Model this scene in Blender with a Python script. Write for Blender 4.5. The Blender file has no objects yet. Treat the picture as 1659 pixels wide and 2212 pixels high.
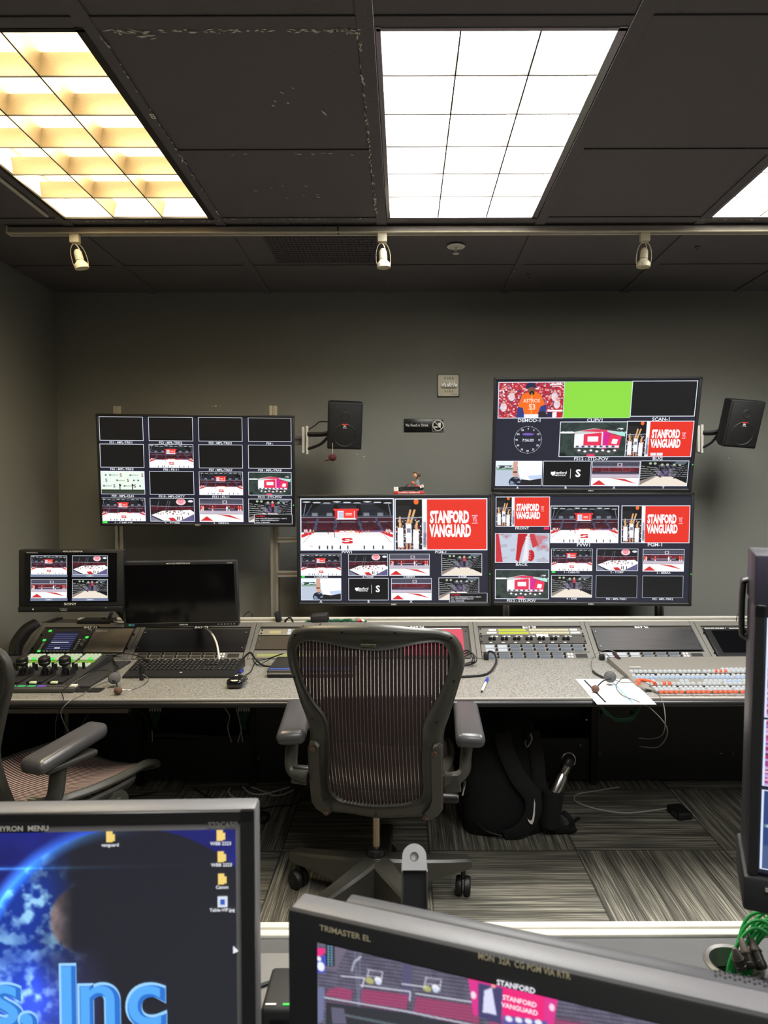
import bpy, bmesh, math, random
import numpy as np
from mathutils import Matrix, Vector, Euler
PI = math.pi
rnd = random.Random(7)
sc = bpy.context.scene
COL = sc.collection
def R(d): return math.radians(d)

# ------------------------------------------------------------------ camera, view, lights
F_PX, CX, HOR, PITCH, ROLL, EYE = 1533.0, 873.0, 1070.0, R(1.6), R(0.15), Vector((0, 0, 1.48))
CY = HOR + F_PX * math.tan(PITCH)
fwd = Vector((0, math.cos(PITCH), -math.sin(PITCH)))
u0 = Vector((0, math.sin(PITCH), math.cos(PITCH))); r0 = Vector((1, 0, 0))
right = r0 * math.cos(ROLL) - u0 * math.sin(ROLL)
up = u0 * math.cos(ROLL) + r0 * math.sin(ROLL)
cam_d = bpy.data.cameras.new('camera'); cam = bpy.data.objects.new('camera', cam_d); COL.objects.link(cam)
cam.matrix_world = Matrix(((right.x, up.x, -fwd.x, EYE.x), (right.y, up.y, -fwd.y, EYE.y), (right.z, up.z, -fwd.z, EYE.z), (0, 0, 0, 1)))
cam_d.sensor_fit = 'VERTICAL'; cam_d.sensor_height = 36; cam_d.sensor_width = 27
cam_d.lens = F_PX / 2212 * 36
cam_d.shift_x = -(CX - 829.5) / 2212; cam_d.shift_y = (CY - 1106) / 2212
cam_d.clip_start = 0.02
cam_d.dof.use_dof = True; cam_d.dof.focus_distance = 2.7; cam_d.dof.aperture_fstop = 9.0
sc.camera = cam
sc.view_settings.view_transform = 'Standard'; sc.view_settings.look = 'None'
sc.view_settings.gamma = 1; sc.view_settings.use_curve_mapping = False
sc.view_settings.exposure = 0.0
w = bpy.data.worlds.new('world'); sc.world = w; w.use_nodes = True
w.node_tree.nodes['Background'].inputs[0].default_value = (0.02, 0.02, 0.02, 1)
w.node_tree.nodes['Background'].inputs[1].default_value = 0.3
CEIL = 2.603
# name, x0, x1, y0, y1, watts, colour  (recessed fluorescent lights; the two rear ones are unseen, added for fill)
TROFFERS = [('left', -1.365, -0.775, 1.738, 2.90, 46, (1, .83, .56)),
            ('middle', -0.055, 0.53, 1.738, 2.90, 66, (1, 1, .985)),
            ('right', 1.245, 1.83, 1.738, 2.90, 88, (1, 1, .985)),
            ('rear', -0.055, 0.53, -0.70, 0.475, 60, (1, 1, .985)),
            ('rear right', 1.245, 1.83, -0.70, 0.475, 60, (1, 1, .985))]

# ------------------------------------------------------------------ helpers
def ray(px, py):
    return fwd + right * ((px - CX) / F_PX) - up * ((py - CY) / F_PX)
def atY(px, py, Y):
    d = ray(px, py); return EYE + d * ((Y - EYE.y) / d.y)
def atZ(px, py, Z):
    d = ray(px, py); return EYE + d * ((Z - EYE.z) / d.z)

def lin(c):
    return tuple(((v / 255) / 12.92 if v / 255 <= .04045 else (((v / 255) + .055) / 1.055) ** 2.4) for v in c)

class Frame:
    """a plane standing in the room: local x right, z up, facing local -y"""
    def __init__(s, loc, rx=0, ry=0, rz=0):
        s.m = Matrix.Translation(Vector(loc)) @ Matrix.Rotation(R(rz), 4, 'Z') @ Matrix.Rotation(R(ry), 4, 'Y') @ Matrix.Rotation(R(rx), 4, 'X')
        s.i = s.m.inverted()
    def uv(s, px, py):
        o = s.i @ EYE; d = s.i.to_3x3() @ ray(px, py); t = -o.y / d.y
        return (o.x + d.x * t, o.z + d.z * t)
    def at(s, x, z, y=0): return s.m @ Vector((x, y, z))

class M:
    def __init__(s): s.bm = bmesh.new(); s.X = Matrix()
    def v(s, p): return s.bm.verts.new(s.X @ Vector(p))
    def face(s, vs):
        try: return s.bm.faces.new(vs)
        except ValueError: return None
    def box(s, c, d, b=0, rot=None, seg=2, taper=None):
        m = Matrix.Translation(Vector(c))
        if rot is not None: m = m @ Euler([R(a) for a in rot]).to_matrix().to_4x4()
        hx, hy, hz = d[0] / 2, d[1] / 2, d[2] / 2
        P = []
        for sz in (-1, 1):
            k = taper if (taper and sz > 0) else (1, 1)
            for sx, sy in ((-1, -1), (1, -1), (1, 1), (-1, 1)):
                P.append(s.v(m @ Vector((sx * hx * k[0], sy * hy * k[1], sz * hz))))
        fs = [s.face([P[i] for i in q]) for q in ((3, 2, 1, 0), (4, 5, 6, 7), (0, 1, 5, 4), (1, 2, 6, 5), (2, 3, 7, 6), (3, 0, 4, 7))]
        if b > 0:
            es = list({e for f in fs for e in f.edges})
            bmesh.ops.bevel(s.bm, geom=es, offset=min(b, min(d) * .45), segments=seg, affect='EDGES', profile=.5)
        return s
    def bx(s, x0, x1, y0, y1, z0, z1, b=0, seg=2):
        return s.box(((x0 + x1) / 2, (y0 + y1) / 2, (z0 + z1) / 2), (abs(x1 - x0), abs(y1 - y0), abs(z1 - z0)), b, seg=seg)
    def ring(s, c, a, bb, ra, rb, n):
        return [s.v(c + a * (ra * math.cos(2 * PI * i / n)) + bb * (rb * math.sin(2 * PI * i / n))) for i in range(n)]
    def bridge(s, A, B):
        n = len(A)
        for i in range(n): s.face([A[i], A[(i + 1) % n], B[(i + 1) % n], B[i]])
    def cyl(s, p0, p1, r, r2=None, n=16, caps=True):
        p0, p1 = Vector(p0), Vector(p1); d = (p1 - p0).normalized()
        a = d.orthogonal().normalized(); b = d.cross(a)
        r2 = r if r2 is None else r2
        A = s.ring(p0, a, b, r, r, n); B = s.ring(p1, a, b, r2, r2, n)
        s.bridge(A, B)
        if caps: s.face(A[::-1]); s.face(B)
        return s
    def lathe(s, prof, c=(0, 0, 0), axis=(0, 0, 1), n=24, caps=True):
        c = Vector(c); d = Vector(axis).normalized(); a = d.orthogonal().normalized(); b = d.cross(a)
        rings = [s.ring(c + d * h, a, b, max(r, 1e-5), max(r, 1e-5), n) for r, h in prof]
        for i in range(len(rings) - 1): s.bridge(rings[i], rings[i + 1])
        if caps: s.face(rings[0][::-1]); s.face(rings[-1])
        return s
    def sweep(s, pts, ra, rb=None, n=8, side=None, sub=6, closed=False, prof=None):
        """tube or ribbon along a smoothed path; ra = half width, rb = half thickness"""
        P = smooth([Vector(p) for p in pts], sub, closed) if sub > 1 else [Vector(p) for p in pts]
        if callable(ra): fa = ra
        else: fa = lambda t: ra
        if rb is None: fb = fa
        elif callable(rb): fb = rb
        else: fb = lambda t: rb
        N = len(P); rings = []; prev = None
        for i, p in enumerate(P):
            if closed: t = P[(i + 1) % N] - P[i - 1]
            else: t = P[min(i + 1, N - 1)] - P[max(i - 1, 0)]
            if t.length < 1e-9: t = Vector((0, 0, 1))
            t.normalize()
            if side is not None: a = Vector(side)
            else: a = prev if prev is not None else t.orthogonal()
            a = (a - t * a.dot(t))
            if a.length < 1e-4: a = t.orthogonal()
            a.normalize(); prev = a; b = t.cross(a)
            k = i / max(N - 1, 1)
            rings.append(s.ring(p, a, b, fa(k), fb(k), n))
        for i in range(N - 1): s.bridge(rings[i], rings[i + 1])
        if closed: s.bridge(rings[-1], rings[0])
        else: s.face(rings[0][::-1]); s.face(rings[-1])
        return s
    def sph(s, c, r, n=16, rot=None):
        r = (r, r, r) if not hasattr(r, '__len__') else r
        m = Matrix.Translation(Vector(c))
        if rot is not None: m = m @ Euler([R(a) for a in rot]).to_matrix().to_4x4()
        h = n // 2; rows = []
        for j in range(1, h):
            th = PI * j / h
            rows.append([s.v(m @ Vector((r[0] * math.sin(th) * math.cos(2 * PI * i / n), r[1] * math.sin(th) * math.sin(2 * PI * i / n), r[2] * math.cos(th)))) for i in range(n)])
        T = s.v(m @ Vector((0, 0, r[2]))); B = s.v(m @ Vector((0, 0, -r[2])))
        for a, b in zip(rows, rows[1:]): s.bridge(a, b)
        for i in range(n):
            s.face([rows[0][i], T, rows[0][(i + 1) % n]]); s.face([rows[-1][i], rows[-1][(i + 1) % n], B])
        return s
    def prism(s, pts, y0, y1, b=0):
        """polygon given in (x, z), extruded along y"""
        A = [s.v((x, y0, z)) for x, z in pts]; B = [s.v((x, y1, z)) for x, z in pts]
        f1 = s.face(A); f2 = s.face(B[::-1]); n = len(pts)
        for i in range(n): s.face([A[i], B[i], B[(i + 1) % n], A[(i + 1) % n]])
        if b > 0 and f1 and f2:
            bmesh.ops.bevel(s.bm, geom=list({e for f in (f1, f2) for e in f.edges}), offset=b, segments=2, affect='EDGES', profile=.5)
        return s
    def text(s, t, x, z, size, y=0, align='CENTER', xs=1.0, bold=0.0, depth=0.0, mat=None, res=2):
        """writing in the xz plane, facing -y"""
        key = (t, align, bold, depth, res)
        if key not in _tc:
            cu = bpy.data.curves.new('t', 'FONT'); cu.body = t; cu.size = 1; cu.align_x = align; cu.align_y = 'CENTER'
            cu.offset = bold; cu.resolution_u = res; cu.extrude = depth
            ob = bpy.data.objects.new('t', cu); COL.objects.link(ob)
            bpy.context.view_layer.update()
            me = bpy.data.meshes.new_from_object(ob.evaluated_get(bpy.context.evaluated_depsgraph_get()))
            bpy.data.objects.remove(ob); bpy.data.curves.remove(cu); _tc[key] = me
        me = _tc[key]
        T = s.X @ Matrix.Translation((x, y, z)) @ Matrix.Rotation(PI / 2, 4, 'X') @ Matrix.Diagonal((size * xs, size, size, 1)) 
        if mat is not None: T = s.X @ mat @ Matrix.Diagonal((size * xs, size, size, 1))
        vs = [s.bm.verts.new(T @ v.co) for v in me.vertices]
        for p in me.polygons: s.face([vs[i] for i in p.vertices])
        return s
_tc = {}
def smooth(P, k, closed=False):
    n = len(P); out = []
    if n < 3 and not closed: return P
    rng = n if closed else n - 1
    for i in range(rng):
        if closed: a, b, c, d = P[(i - 1) % n], P[i], P[(i + 1) % n], P[(i + 2) % n]
        else: a, b, c, d = P[max(i - 1, 0)], P[i], P[i + 1], P[min(i + 2, n - 1)]
        for j in range(k):
            t = j / k
            out.append(.5 * ((2 * b) + (c - a) * t + (2 * a - 5 * b + 4 * c - d) * t * t + (3 * b - a - 3 * c + d) * t ** 3))
    if not closed: out.append(P[-1])
    return out

def build(name, m, mat, parent=None, loc=None, mw=None, smooth_=True, ang=38):
    bm = m.bm if isinstance(m, M) else m
    bmesh.ops.recalc_face_normals(bm, faces=bm.faces[:])
    me = bpy.data.meshes.new(name); bm.to_mesh(me); bm.free()
    if smooth_:
        me.polygons.foreach_set('use_smooth', [True] * len(me.polygons)); me.set_sharp_from_angle(angle=R(ang))
    me.materials.append(mat)
    o = bpy.data.objects.new(name, me); COL.objects.link(o)
    if parent is not None: o.parent = parent
    if loc is not None: o.location = loc
    if mw is not None: o.matrix_basis = mw
    return o
def tag(o, label, cat, group=None):
    o['label'] = label; o['category'] = cat
    if group: o['group'] = group
    return o
def thing(name, label, cat, loc=(0, 0, 0), group=None, mw=None):
    o = bpy.data.objects.new(name, None); COL.objects.link(o); o.empty_display_size = .05
    if mw is not None: o.matrix_basis = mw
    else: o.location = loc
    return tag(o, label, cat, group)
def struct(name, m, mat):
    o = build(name, m, mat); o['kind'] = 'structure'; return o
def copy_tree(o, parent=None):
    c = o.copy(); COL.objects.link(c)
    if parent is not None: c.parent = parent
    for ch in [x for x in sc.objects if x.parent == o]: copy_tree(ch, c)
    return c
def L(o, label): o['label'] = label; return o

# ------------------------------------------------------------------ materials
def nt(name):
    m = bpy.data.materials.new(name); m.use_nodes = True; t = m.node_tree
    b = t.nodes['Principled BSDF']; return m, t, b
def mat(name, c, rough=.5, metal=0, var=.08, scale=30, bump=0, spec=.5, coat=0, stretch=None):
    m, t, b = nt(name); c = lin(c)
    tc = t.nodes.new('ShaderNodeTexCoord'); no = t.nodes.new('ShaderNodeTexNoise'); no.inputs['Scale'].default_value = scale
    no.inputs['Detail'].default_value = 4
    src = tc.outputs['Object']
    if stretch:
        mp = t.nodes.new('ShaderNodeMapping'); mp.inputs['Scale'].default_value = stretch
        t.links.new(src, mp.inputs[0]); src = mp.outputs[0]
    t.links.new(src, no.inputs['Vector'])
    mx = t.nodes.new('ShaderNodeMix'); mx.data_type = 'RGBA'
    mx.inputs[6].default_value = (*[v * (1 - var) for v in c], 1); mx.inputs[7].default_value = (*[min(1, v * (1 + var)) for v in c], 1)
    t.links.new(no.outputs[0], mx.inputs[0]); t.links.new(mx.outputs[2], b.inputs['Base Color'])
    b.inputs['Roughness'].default_value = rough; b.inputs['Metallic'].default_value = metal
    b.inputs['Specular IOR Level'].default_value = spec; b.inputs['Coat Weight'].default_value = coat
    if bump:
        bp = t.nodes.new('ShaderNodeBump'); bp.inputs['Strength'].default_value = bump; bp.inputs['Distance'].default_value = .004
        t.links.new(no.outputs[0], bp.inputs['Height']); t.links.new(bp.outputs[0], b.inputs['Normal'])
    return m
def emis(name, c, s=1.0):
    m, t, b = nt(name); c = lin(c)
    b.inputs['Base Color'].default_value = (.01, .01, .01, 1); b.inputs['Roughness'].default_value = .4
    b.inputs['Emission Color'].default_value = (*c, 1); b.inputs['Emission Strength'].default_value = s
    m.cycles.emission_sampling = 'NONE'
    return m
def picmat():
    m, t, b = nt('screen_picture')
    a = t.nodes.new('ShaderNodeAttribute'); a.attribute_name = 'Col'
    t.links.new(a.outputs['Color'], b.inputs['Emission Color']); b.inputs['Emission Strength'].default_value = 1.12
    b.inputs['Base Color'].default_value = (.006, .006, .006, 1); b.inputs['Roughness'].default_value = .35
    m.cycles.emission_sampling = 'NONE'
    return m
PIC = picmat()
BLK = mat('black_plastic', (24, 24, 25), .38)
BLKM = mat('matte_black_plastic', (20, 20, 21), .62)
BEZ = mat('monitor_bezel', (34, 34, 35), .35)
GRYTOP = mat('grey_plastic_shell', (104, 103, 104), .42, bump=.1, scale=400)
ALU = mat('aluminium', (196, 190, 178), .34, .75, .05, 12)
ALUW = mat('pale_aluminium', (225, 221, 210), .45, .35, .03, 12)
STEEL = mat('steel', (190, 188, 184), .22, 1, .05, 12)
BRUSH = mat('brushed_panel', (62, 60, 58), .36, .8, .30, 3, stretch=(2, 1, 90))
RACKP = mat('rack_grey_paint', (112, 110, 104), .5, .3, .05, 25)
RACKD = mat('rack_dark_paint', (70, 68, 65), .5, .3, .05, 25)
DARKU = mat('dark_cabinet_paint', (22, 22, 23), .6)
CHAIRG = mat('graphite_plastic', (56, 55, 49), .36, 0, .10, 60, bump=.05)
PADM = mat('armrest_vinyl', (66, 65, 66), .30, 0, .12, 40)
WHITE = mat('white_plastic', (228, 226, 214), .45)
CREAM = mat('cream_painted_metal', (222, 214, 190), .4)
WIREW = mat('white_cable', (205, 203, 196), .45)
WIREB = mat('black_cable', (18, 18, 19), .4)
WIREG = mat('green_cable', (44, 170, 84), .42)
WIREDG = mat('dark_green_cable', (30, 84, 56), .5)
RUB = mat('black_rubber', (14, 14, 15), .5)
FAB = mat('black_fabric', (10, 10, 11), .9, bump=.4, scale=500)
BUTW = mat('white_key_cap', (214, 216, 212), .4)
REDM = mat('red_plastic', (196, 40, 34), .4)
SCRB = mat('dark_screen_glass', (9, 9, 11), .12, 0, .02, 3)
TXTW = emis('white_marking', (200, 200, 196), .55)
TXTW = mat('white_marking_paint', (222, 222, 216), .6)
ETXT = emis('screen_white_text', (235, 238, 245), 1)
EGRN = emis('green_lit_key', (70, 240, 90), 1)
ELIME = emis('lime_display', (170, 210, 60), .8)

def wall_mat():
    m, t, b = nt('dark_wall_paint')
    tc = t.nodes.new('ShaderNodeTexCoord'); no = t.nodes.new('ShaderNodeTexNoise'); no.inputs['Scale'].default_value = 160
    t.links.new(tc.outputs['Object'], no.inputs['Vector'])
    n2 = t.nodes.new('ShaderNodeTexNoise'); n2.inputs['Scale'].default_value = 1.5; t.links.new(tc.outputs['Object'], n2.inputs['Vector'])
    mx = t.nodes.new('ShaderNodeMix'); mx.data_type = 'RGBA'
    mx.inputs[6].default_value = (*lin((126, 126, 120)), 1); mx.inputs[7].default_value = (*lin((136, 136, 129)), 1)
    t.links.new(n2.outputs[0], mx.inputs[0]); t.links.new(mx.outputs[2], b.inputs['Base Color'])
    bp = t.nodes.new('ShaderNodeBump'); bp.inputs['Strength'].default_value = .25; bp.inputs['Distance'].default_value = .002
    t.links.new(no.outputs[0], bp.inputs['Height']); t.links.new(bp.outputs[0], b.inputs['Normal'])
    b.inputs['Roughness'].default_value = .55; b.inputs['Specular IOR Level'].default_value = .35
    return m
WALL = wall_mat()
def ceil_mat():
    m, t, b = nt('black_ceiling_paint')
    tc = t.nodes.new('ShaderNodeTexCoord'); no = t.nodes.new('ShaderNodeTexNoise'); no.inputs['Scale'].default_value = 110; no.inputs['Detail'].default_value = 6
    t.links.new(tc.outputs['Object'], no.inputs['Vector'])
    sp = t.nodes.new('ShaderNodeTexNoise'); sp.inputs['Scale'].default_value = 9; sp.inputs['Detail'].default_value = 9; sp.inputs['Roughness'].default_value = .8
    t.links.new(tc.outputs['Object'], sp.inputs['Vector'])
    rp = t.nodes.new('ShaderNodeValToRGB'); rp.color_ramp.elements[0].position = .69; rp.color_ramp.elements[1].position = .74
    rp.color_ramp.elements[0].color = (*lin((104, 100, 101)), 1); rp.color_ramp.elements[1].color = (*lin((150, 146, 140)), 1)
    t.links.new(sp.outputs[0], rp.inputs[0]); t.links.new(rp.outputs[0], b.inputs['Base Color'])
    bp = t.nodes.new('ShaderNodeBump'); bp.inputs['Strength'].default_value = .5; bp.inputs['Distance'].default_value = .004
    t.links.new(no.outputs[0], bp.inputs['Height']); t.links.new(bp.outputs[0], b.inputs['Normal'])
    b.inputs['Roughness'].default_value = .7; b.inputs['Specular IOR Level'].default_value = .3
    return m
CEILM = ceil_mat()
def laminate():
    m, t, b = nt('speckled_grey_laminate')
    tc = t.nodes.new('ShaderNodeTexCoord'); vo = t.nodes.new('ShaderNodeTexNoise'); vo.inputs['Scale'].default_value = 130; vo.inputs['Detail'].default_value = 5; vo.inputs['Roughness'].default_value = .75
    t.links.new(tc.outputs['Object'], vo.inputs['Vector'])
    rp = t.nodes.new('ShaderNodeValToRGB')
    e = rp.color_ramp.elements; e[0].position = .38; e[0].color = (*lin((80, 80, 76)), 1); e[1].position = .62; e[1].color = (*lin((150, 147, 140)), 1)
    t.links.new(vo.outputs[0], rp.inputs[0]); t.links.new(rp.outputs[0], b.inputs['Base Color'])
    b.inputs['Roughness'].default_value = .5
    return m
LAM = laminate()
def carpet():
    m, t, b = nt('striped_carpet_tiles')
    N, K = t.nodes, t.links
    tc = N.new('ShaderNodeTexCoord'); sx = N.new('ShaderNodeSeparateXYZ'); K.new(tc.outputs['Object'], sx.inputs[0])
    T = .614
    def math_(op, a, b_=None, c=None):
        n = N.new('ShaderNodeMath'); n.operation = op
        for i, v in enumerate((a, b_, c)):
            if v is None: continue
            if isinstance(v, (int, float)): n.inputs[i].default_value = v
            else: K.new(v, n.inputs[i])
        return n.outputs[0]
    ux = math_('DIVIDE', math_('ADD', sx.outputs[0], -.100 + 20 * T), T); uy = math_('DIVIDE', math_('ADD', sx.outputs[1], -2.915 + 20 * T), T)
    fx = math_('FLOOR', ux); fy = math_('FLOOR', uy)
    chk = math_('MODULO', math_('ADD', fx, fy), 2)          # 0 / 1
    gx = math_('SUBTRACT', ux, fx); gy = math_('SUBTRACT', uy, fy)
    # across = coordinate across the stripes, along = coordinate along them
    def mixv(a, b_, f):
        n = N.new('ShaderNodeMix'); n.data_type = 'FLOAT'; K.new(f, n.inputs[0]); K.new(a, n.inputs[2]); K.new(b_, n.inputs[3]); return n.outputs[0]
    across = mixv(ux, uy, chk); along = mixv(uy, ux, chk)
    cell = math_('ADD', math_('MULTIPLY', fx, 7.3), math_('MULTIPLY', fy, 3.7))
    def noise(sa, sl, det):
        cb = N.new('ShaderNodeCombineXYZ'); K.new(math_('MULTIPLY', across, sa), cb.inputs[0]); K.new(math_('MULTIPLY', along, sl), cb.inputs[1]); K.new(cell, cb.inputs[2])
        n = N.new('ShaderNodeTexNoise'); n.inputs['Scale'].default_value = 1; n.inputs['Detail'].default_value = det; n.inputs['Roughness'].default_value = .65
        K.new(cb.outputs[0], n.inputs['Vector']); return n.outputs[0]
    n1 = noise(190, 2.0, 3); n2 = noise(34, 1.1, 2)
    comb = math_('ADD', math_('MULTIPLY', n1, .62), math_('MULTIPLY', n2, .38))
    rp = N.new('ShaderNodeValToRGB'); e = rp.color_ramp.elements
    e[0].position = .34; e[0].color = (*lin((40, 40, 36)), 1); e[1].position = .68; e[1].color = (*lin((196, 190, 171)), 1)
    x = e.new(.50); x.color = (*lin((106, 103, 94)), 1)
    K.new(comb, rp.inputs[0])
    # thin seams
    sm = math_('MINIMUM', math_('MINIMUM', gx, gy), math_('MINIMUM', math_('SUBTRACT', 1, gx), math_('SUBTRACT', 1, gy)))
    seam = math_('LESS_THAN', sm, .006)
    mx = N.new('ShaderNodeMix'); mx.data_type = 'RGBA'; K.new(math_('MULTIPLY', seam, .6), mx.inputs[0]); K.new(rp.outputs[0], mx.inputs[6]); mx.inputs[7].default_value = (*lin((30, 28, 25)), 1)
    K.new(mx.outputs[2], b.inputs['Base Color']); b.inputs['Roughness'].default_value = .95; b.inputs['Specular IOR Level'].default_value = .1
    bp = N.new('ShaderNodeBump'); bp.inputs['Strength'].default_value = .6; bp.inputs['Distance'].default_value = .004
    K.new(n1, bp.inputs['Height']); K.new(bp.outputs[0], b.inputs['Normal'])
    return m
CARPET = carpet()
def pellicle(name, axis, pitch, gap, opac, c1=(38, 24, 26), c2=(66, 42, 42)):
    """woven chair mesh: dark bands with thin open lines between them, a pale thread in each line"""
    m, t, b = nt(name); N, K = t.nodes, t.links
    tc = N.new('ShaderNodeTexCoord'); sx = N.new('ShaderNodeSeparateXYZ'); K.new(tc.outputs['Object'], sx.inputs[0])
    def mth(op, a, b_):
        n = N.new('ShaderNodeMath'); n.operation = op
        for i, v in enumerate((a, b_)):
            if isinstance(v, (int, float)): n.inputs[i].default_value = v
            else: K.new(v, n.inputs[i])
        return n.outputs[0]
    f = mth('FRACT', mth('DIVIDE', mth('ADD', sx.outputs[axis], 5.0), pitch), 0)
    g = mth('LESS_THAN', f, gap)
    no = N.new('ShaderNodeTexNoise'); no.inputs['Scale'].default_value = 300; K.new(tc.outputs['Object'], no.inputs['Vector'])
    mx = N.new('ShaderNodeMix'); mx.data_type = 'RGBA'; mx.inputs[6].default_value = (*lin(c1), 1); mx.inputs[7].default_value = (*lin(c2), 1)
    K.new(no.outputs[0], mx.inputs[0])
    m2 = N.new('ShaderNodeMix'); m2.data_type = 'RGBA'; K.new(g, m2.inputs[0]); K.new(mx.outputs[2], m2.inputs[6]); m2.inputs[7].default_value = (*lin((176, 160, 152)), 1)
    K.new(m2.outputs[2], b.inputs['Base Color']); b.inputs['Roughness'].default_value = .6
    al = mth('SUBTRACT', 1.0, mth('MULTIPLY', g, 1 - opac)); K.new(al, b.inputs['Alpha'])
    return m
MESHB = pellicle('chair_back_mesh', 0, .0118, .16, .35, (26, 17, 19), (46, 29, 30))
MESHS = pellicle('chair_seat_mesh', 1, .011, .30, .95, (50, 34, 32), (84, 62, 58))

# ------------------------------------------------------------------ room shell
XL, XR, YB, YF = -1.93, 3.3, 3.967, -2.6
struct('floor', M().bx(XL - .1, XR + .1, YF - .1, YB + .1, -.1, 0), CARPET)
struct('wall_back', M().bx(XL - .1, XR + .1, YB, YB + .1, 0, CEIL + .3), WALL)
struct('wall_left', M().bx(XL - .1, XL, YF, YB, 0, CEIL + .3), WALL)
struct('wall_right', M().bx(XR, XR + .1, YF, YB, 0, CEIL + .3), WALL)
struct('wall_rear', M().bx(XL - .1, XR + .1, YF - .1, YF, 0, CEIL + .3), WALL)
# ceiling: painted tiles set a little above a painted grid, open where lights are recessed
XS = [XL, -1.385, -.755, -.09, .565, 1.225, 1.85, 2.5, XR]
YS = [YF, -1.95, -1.33, -.72, -.12, .495, 1.11, 1.716, 2.36, 2.925, 3.516, YB]
holes = {(1, 7), (1, 8), (3, 7), (3, 8), (5, 7), (5, 8), (3, 3), (3, 4), (5, 3), (5, 4)}
cm = M()
for i in range(len(XS) - 1):
    for j in range(len(YS) - 1):
        if (i, j - 0) in {(a, b) for a, b in holes}: continue
        cm.bx(XS[i] + .004, XS[i + 1] - .004, YS[j] + .004, YS[j + 1] - .004, CEIL + .003, CEIL + .02, .002, 1)
YH = {3: (-.72, .495), 7: (1.716, 2.925)}
struct('ceiling', cm, CEILM)
struct('ceiling_slab', M().bx(XL - .1, XR + .1, YF - .1, YB + .1, CEIL + .3, CEIL + .35), CEILM).name = 'trim_1'
gm = M()
for x in XS[1:-1]:
    gm.bx(x - .021, x + .021, YF, YB, CEIL - .003, CEIL + .0015, .001, 1)
for k, y in enumerate(YS[1:-1]):
    j = k + 1
    for i in range(len(XS) - 1):
        if (i, j) in holes and (i, j - 1) in holes: continue
        gm.bx(XS[i] + .021, XS[i + 1] - .021, y - .022, y + .022, CEIL - .002, CEIL + .0015, .001, 1)
struct('trim_2', gm, CEILM)
# scuffed, chipped edge paint along the tile left of the middle light
chip = M(); r2 = random.Random(3)
CH = mat('bare_chipped_edge', (226, 220, 204), .8)
def chips(x0, y0, x1, y1, n, w=.004):
    for _ in range(n):
        t = r2.random() ** 1.0; x = x0 + (x1 - x0) * t + r2.uniform(-w, w); y = y0 + (y1 - y0) * t + r2.uniform(-w, w)
        l = r2.uniform(.003, .012) * (1.6 if r2.random() < .15 else 1); q = r2.uniform(.0012, .0035); a = math.atan2(y1 - y0, x1 - x0) + r2.uniform(-.5, .5)
        ps = [(x + math.cos(a + th) * (l if k % 2 == 0 else q) , y + math.sin(a + th) * (l if k % 2 == 0 else q)) for k, th in enumerate((0, PI / 2, PI, 3 * PI / 2))]
        A = [chip.v((px, py, CEIL - .0036)) for px, py in ps]; chip.face(A)
chips(-.108, 1.74, -.108, 2.91, 60); chips(-.735, 1.74, -.735, 2.91, 30); chips(-.73, 1.742, -.11, 1.742, 60, .006); chips(-.73, 2.905, -.11, 2.905, 22); chips(-.70, 1.745, -.60, 1.76, 16, .012); chips(-.16, 1.74, -.11, 1.75, 18, .008)
chips(-.6, 2.60, -.3, 2.75, 8, .12); chips(-.35, 2.0, -.25, 2.1, 6, .05); chips(.56, 3.50, .54, 3.9, 6); chips(1.2, 2.925, 1.85, 2.925, 40, .004); chips(-1.3, 2.925, -.75, 2.925, 22, .004); chips(-.6, 2.36, -.15, 2.36, 8, .006)
struct('trim_3', chip, CH)

# ------------------------------------------------------------------ ceiling lights
HOUS = mat('light_housing', (215, 212, 200), .5)
LOUV = mat('louver_blade', (196, 190, 178), .38, .35, .10, 300)
LAMPW = emis('warm_lamp_glow', (255, 226, 168), 3.2); LAMPC = emis('white_lamp_glow', (255, 255, 250), 5)
LEDGE = mat('louver_edge_shade', (60, 54, 46), .6)  # dark strips paint the unlit undersides of the blades
LOUVW = mat('warm_shaded_louver_blade', (128, 113, 86), .42, .45, .3, 300)  # warm lamp tint and poor lighting put into the blade colour
LTRIM = mat('light_frame_metal', (150, 145, 150), .35, .6)
LTRIMD = mat('light_frame_dark', (50, 46, 42), .5, .3)
LABT = {'left': 'recessed ceiling light with warm yellowish louver cells on the left',
        'middle': 'brilliant white recessed ceiling light with louver grid above the middle',
        'right': 'white recessed ceiling light cut off by the right side of the photo',
        'rear': 'added white ceiling fill light, unseen behind the camera',
        'rear right': 'added white ceiling fill light, unseen behind the camera on the right'}
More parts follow.
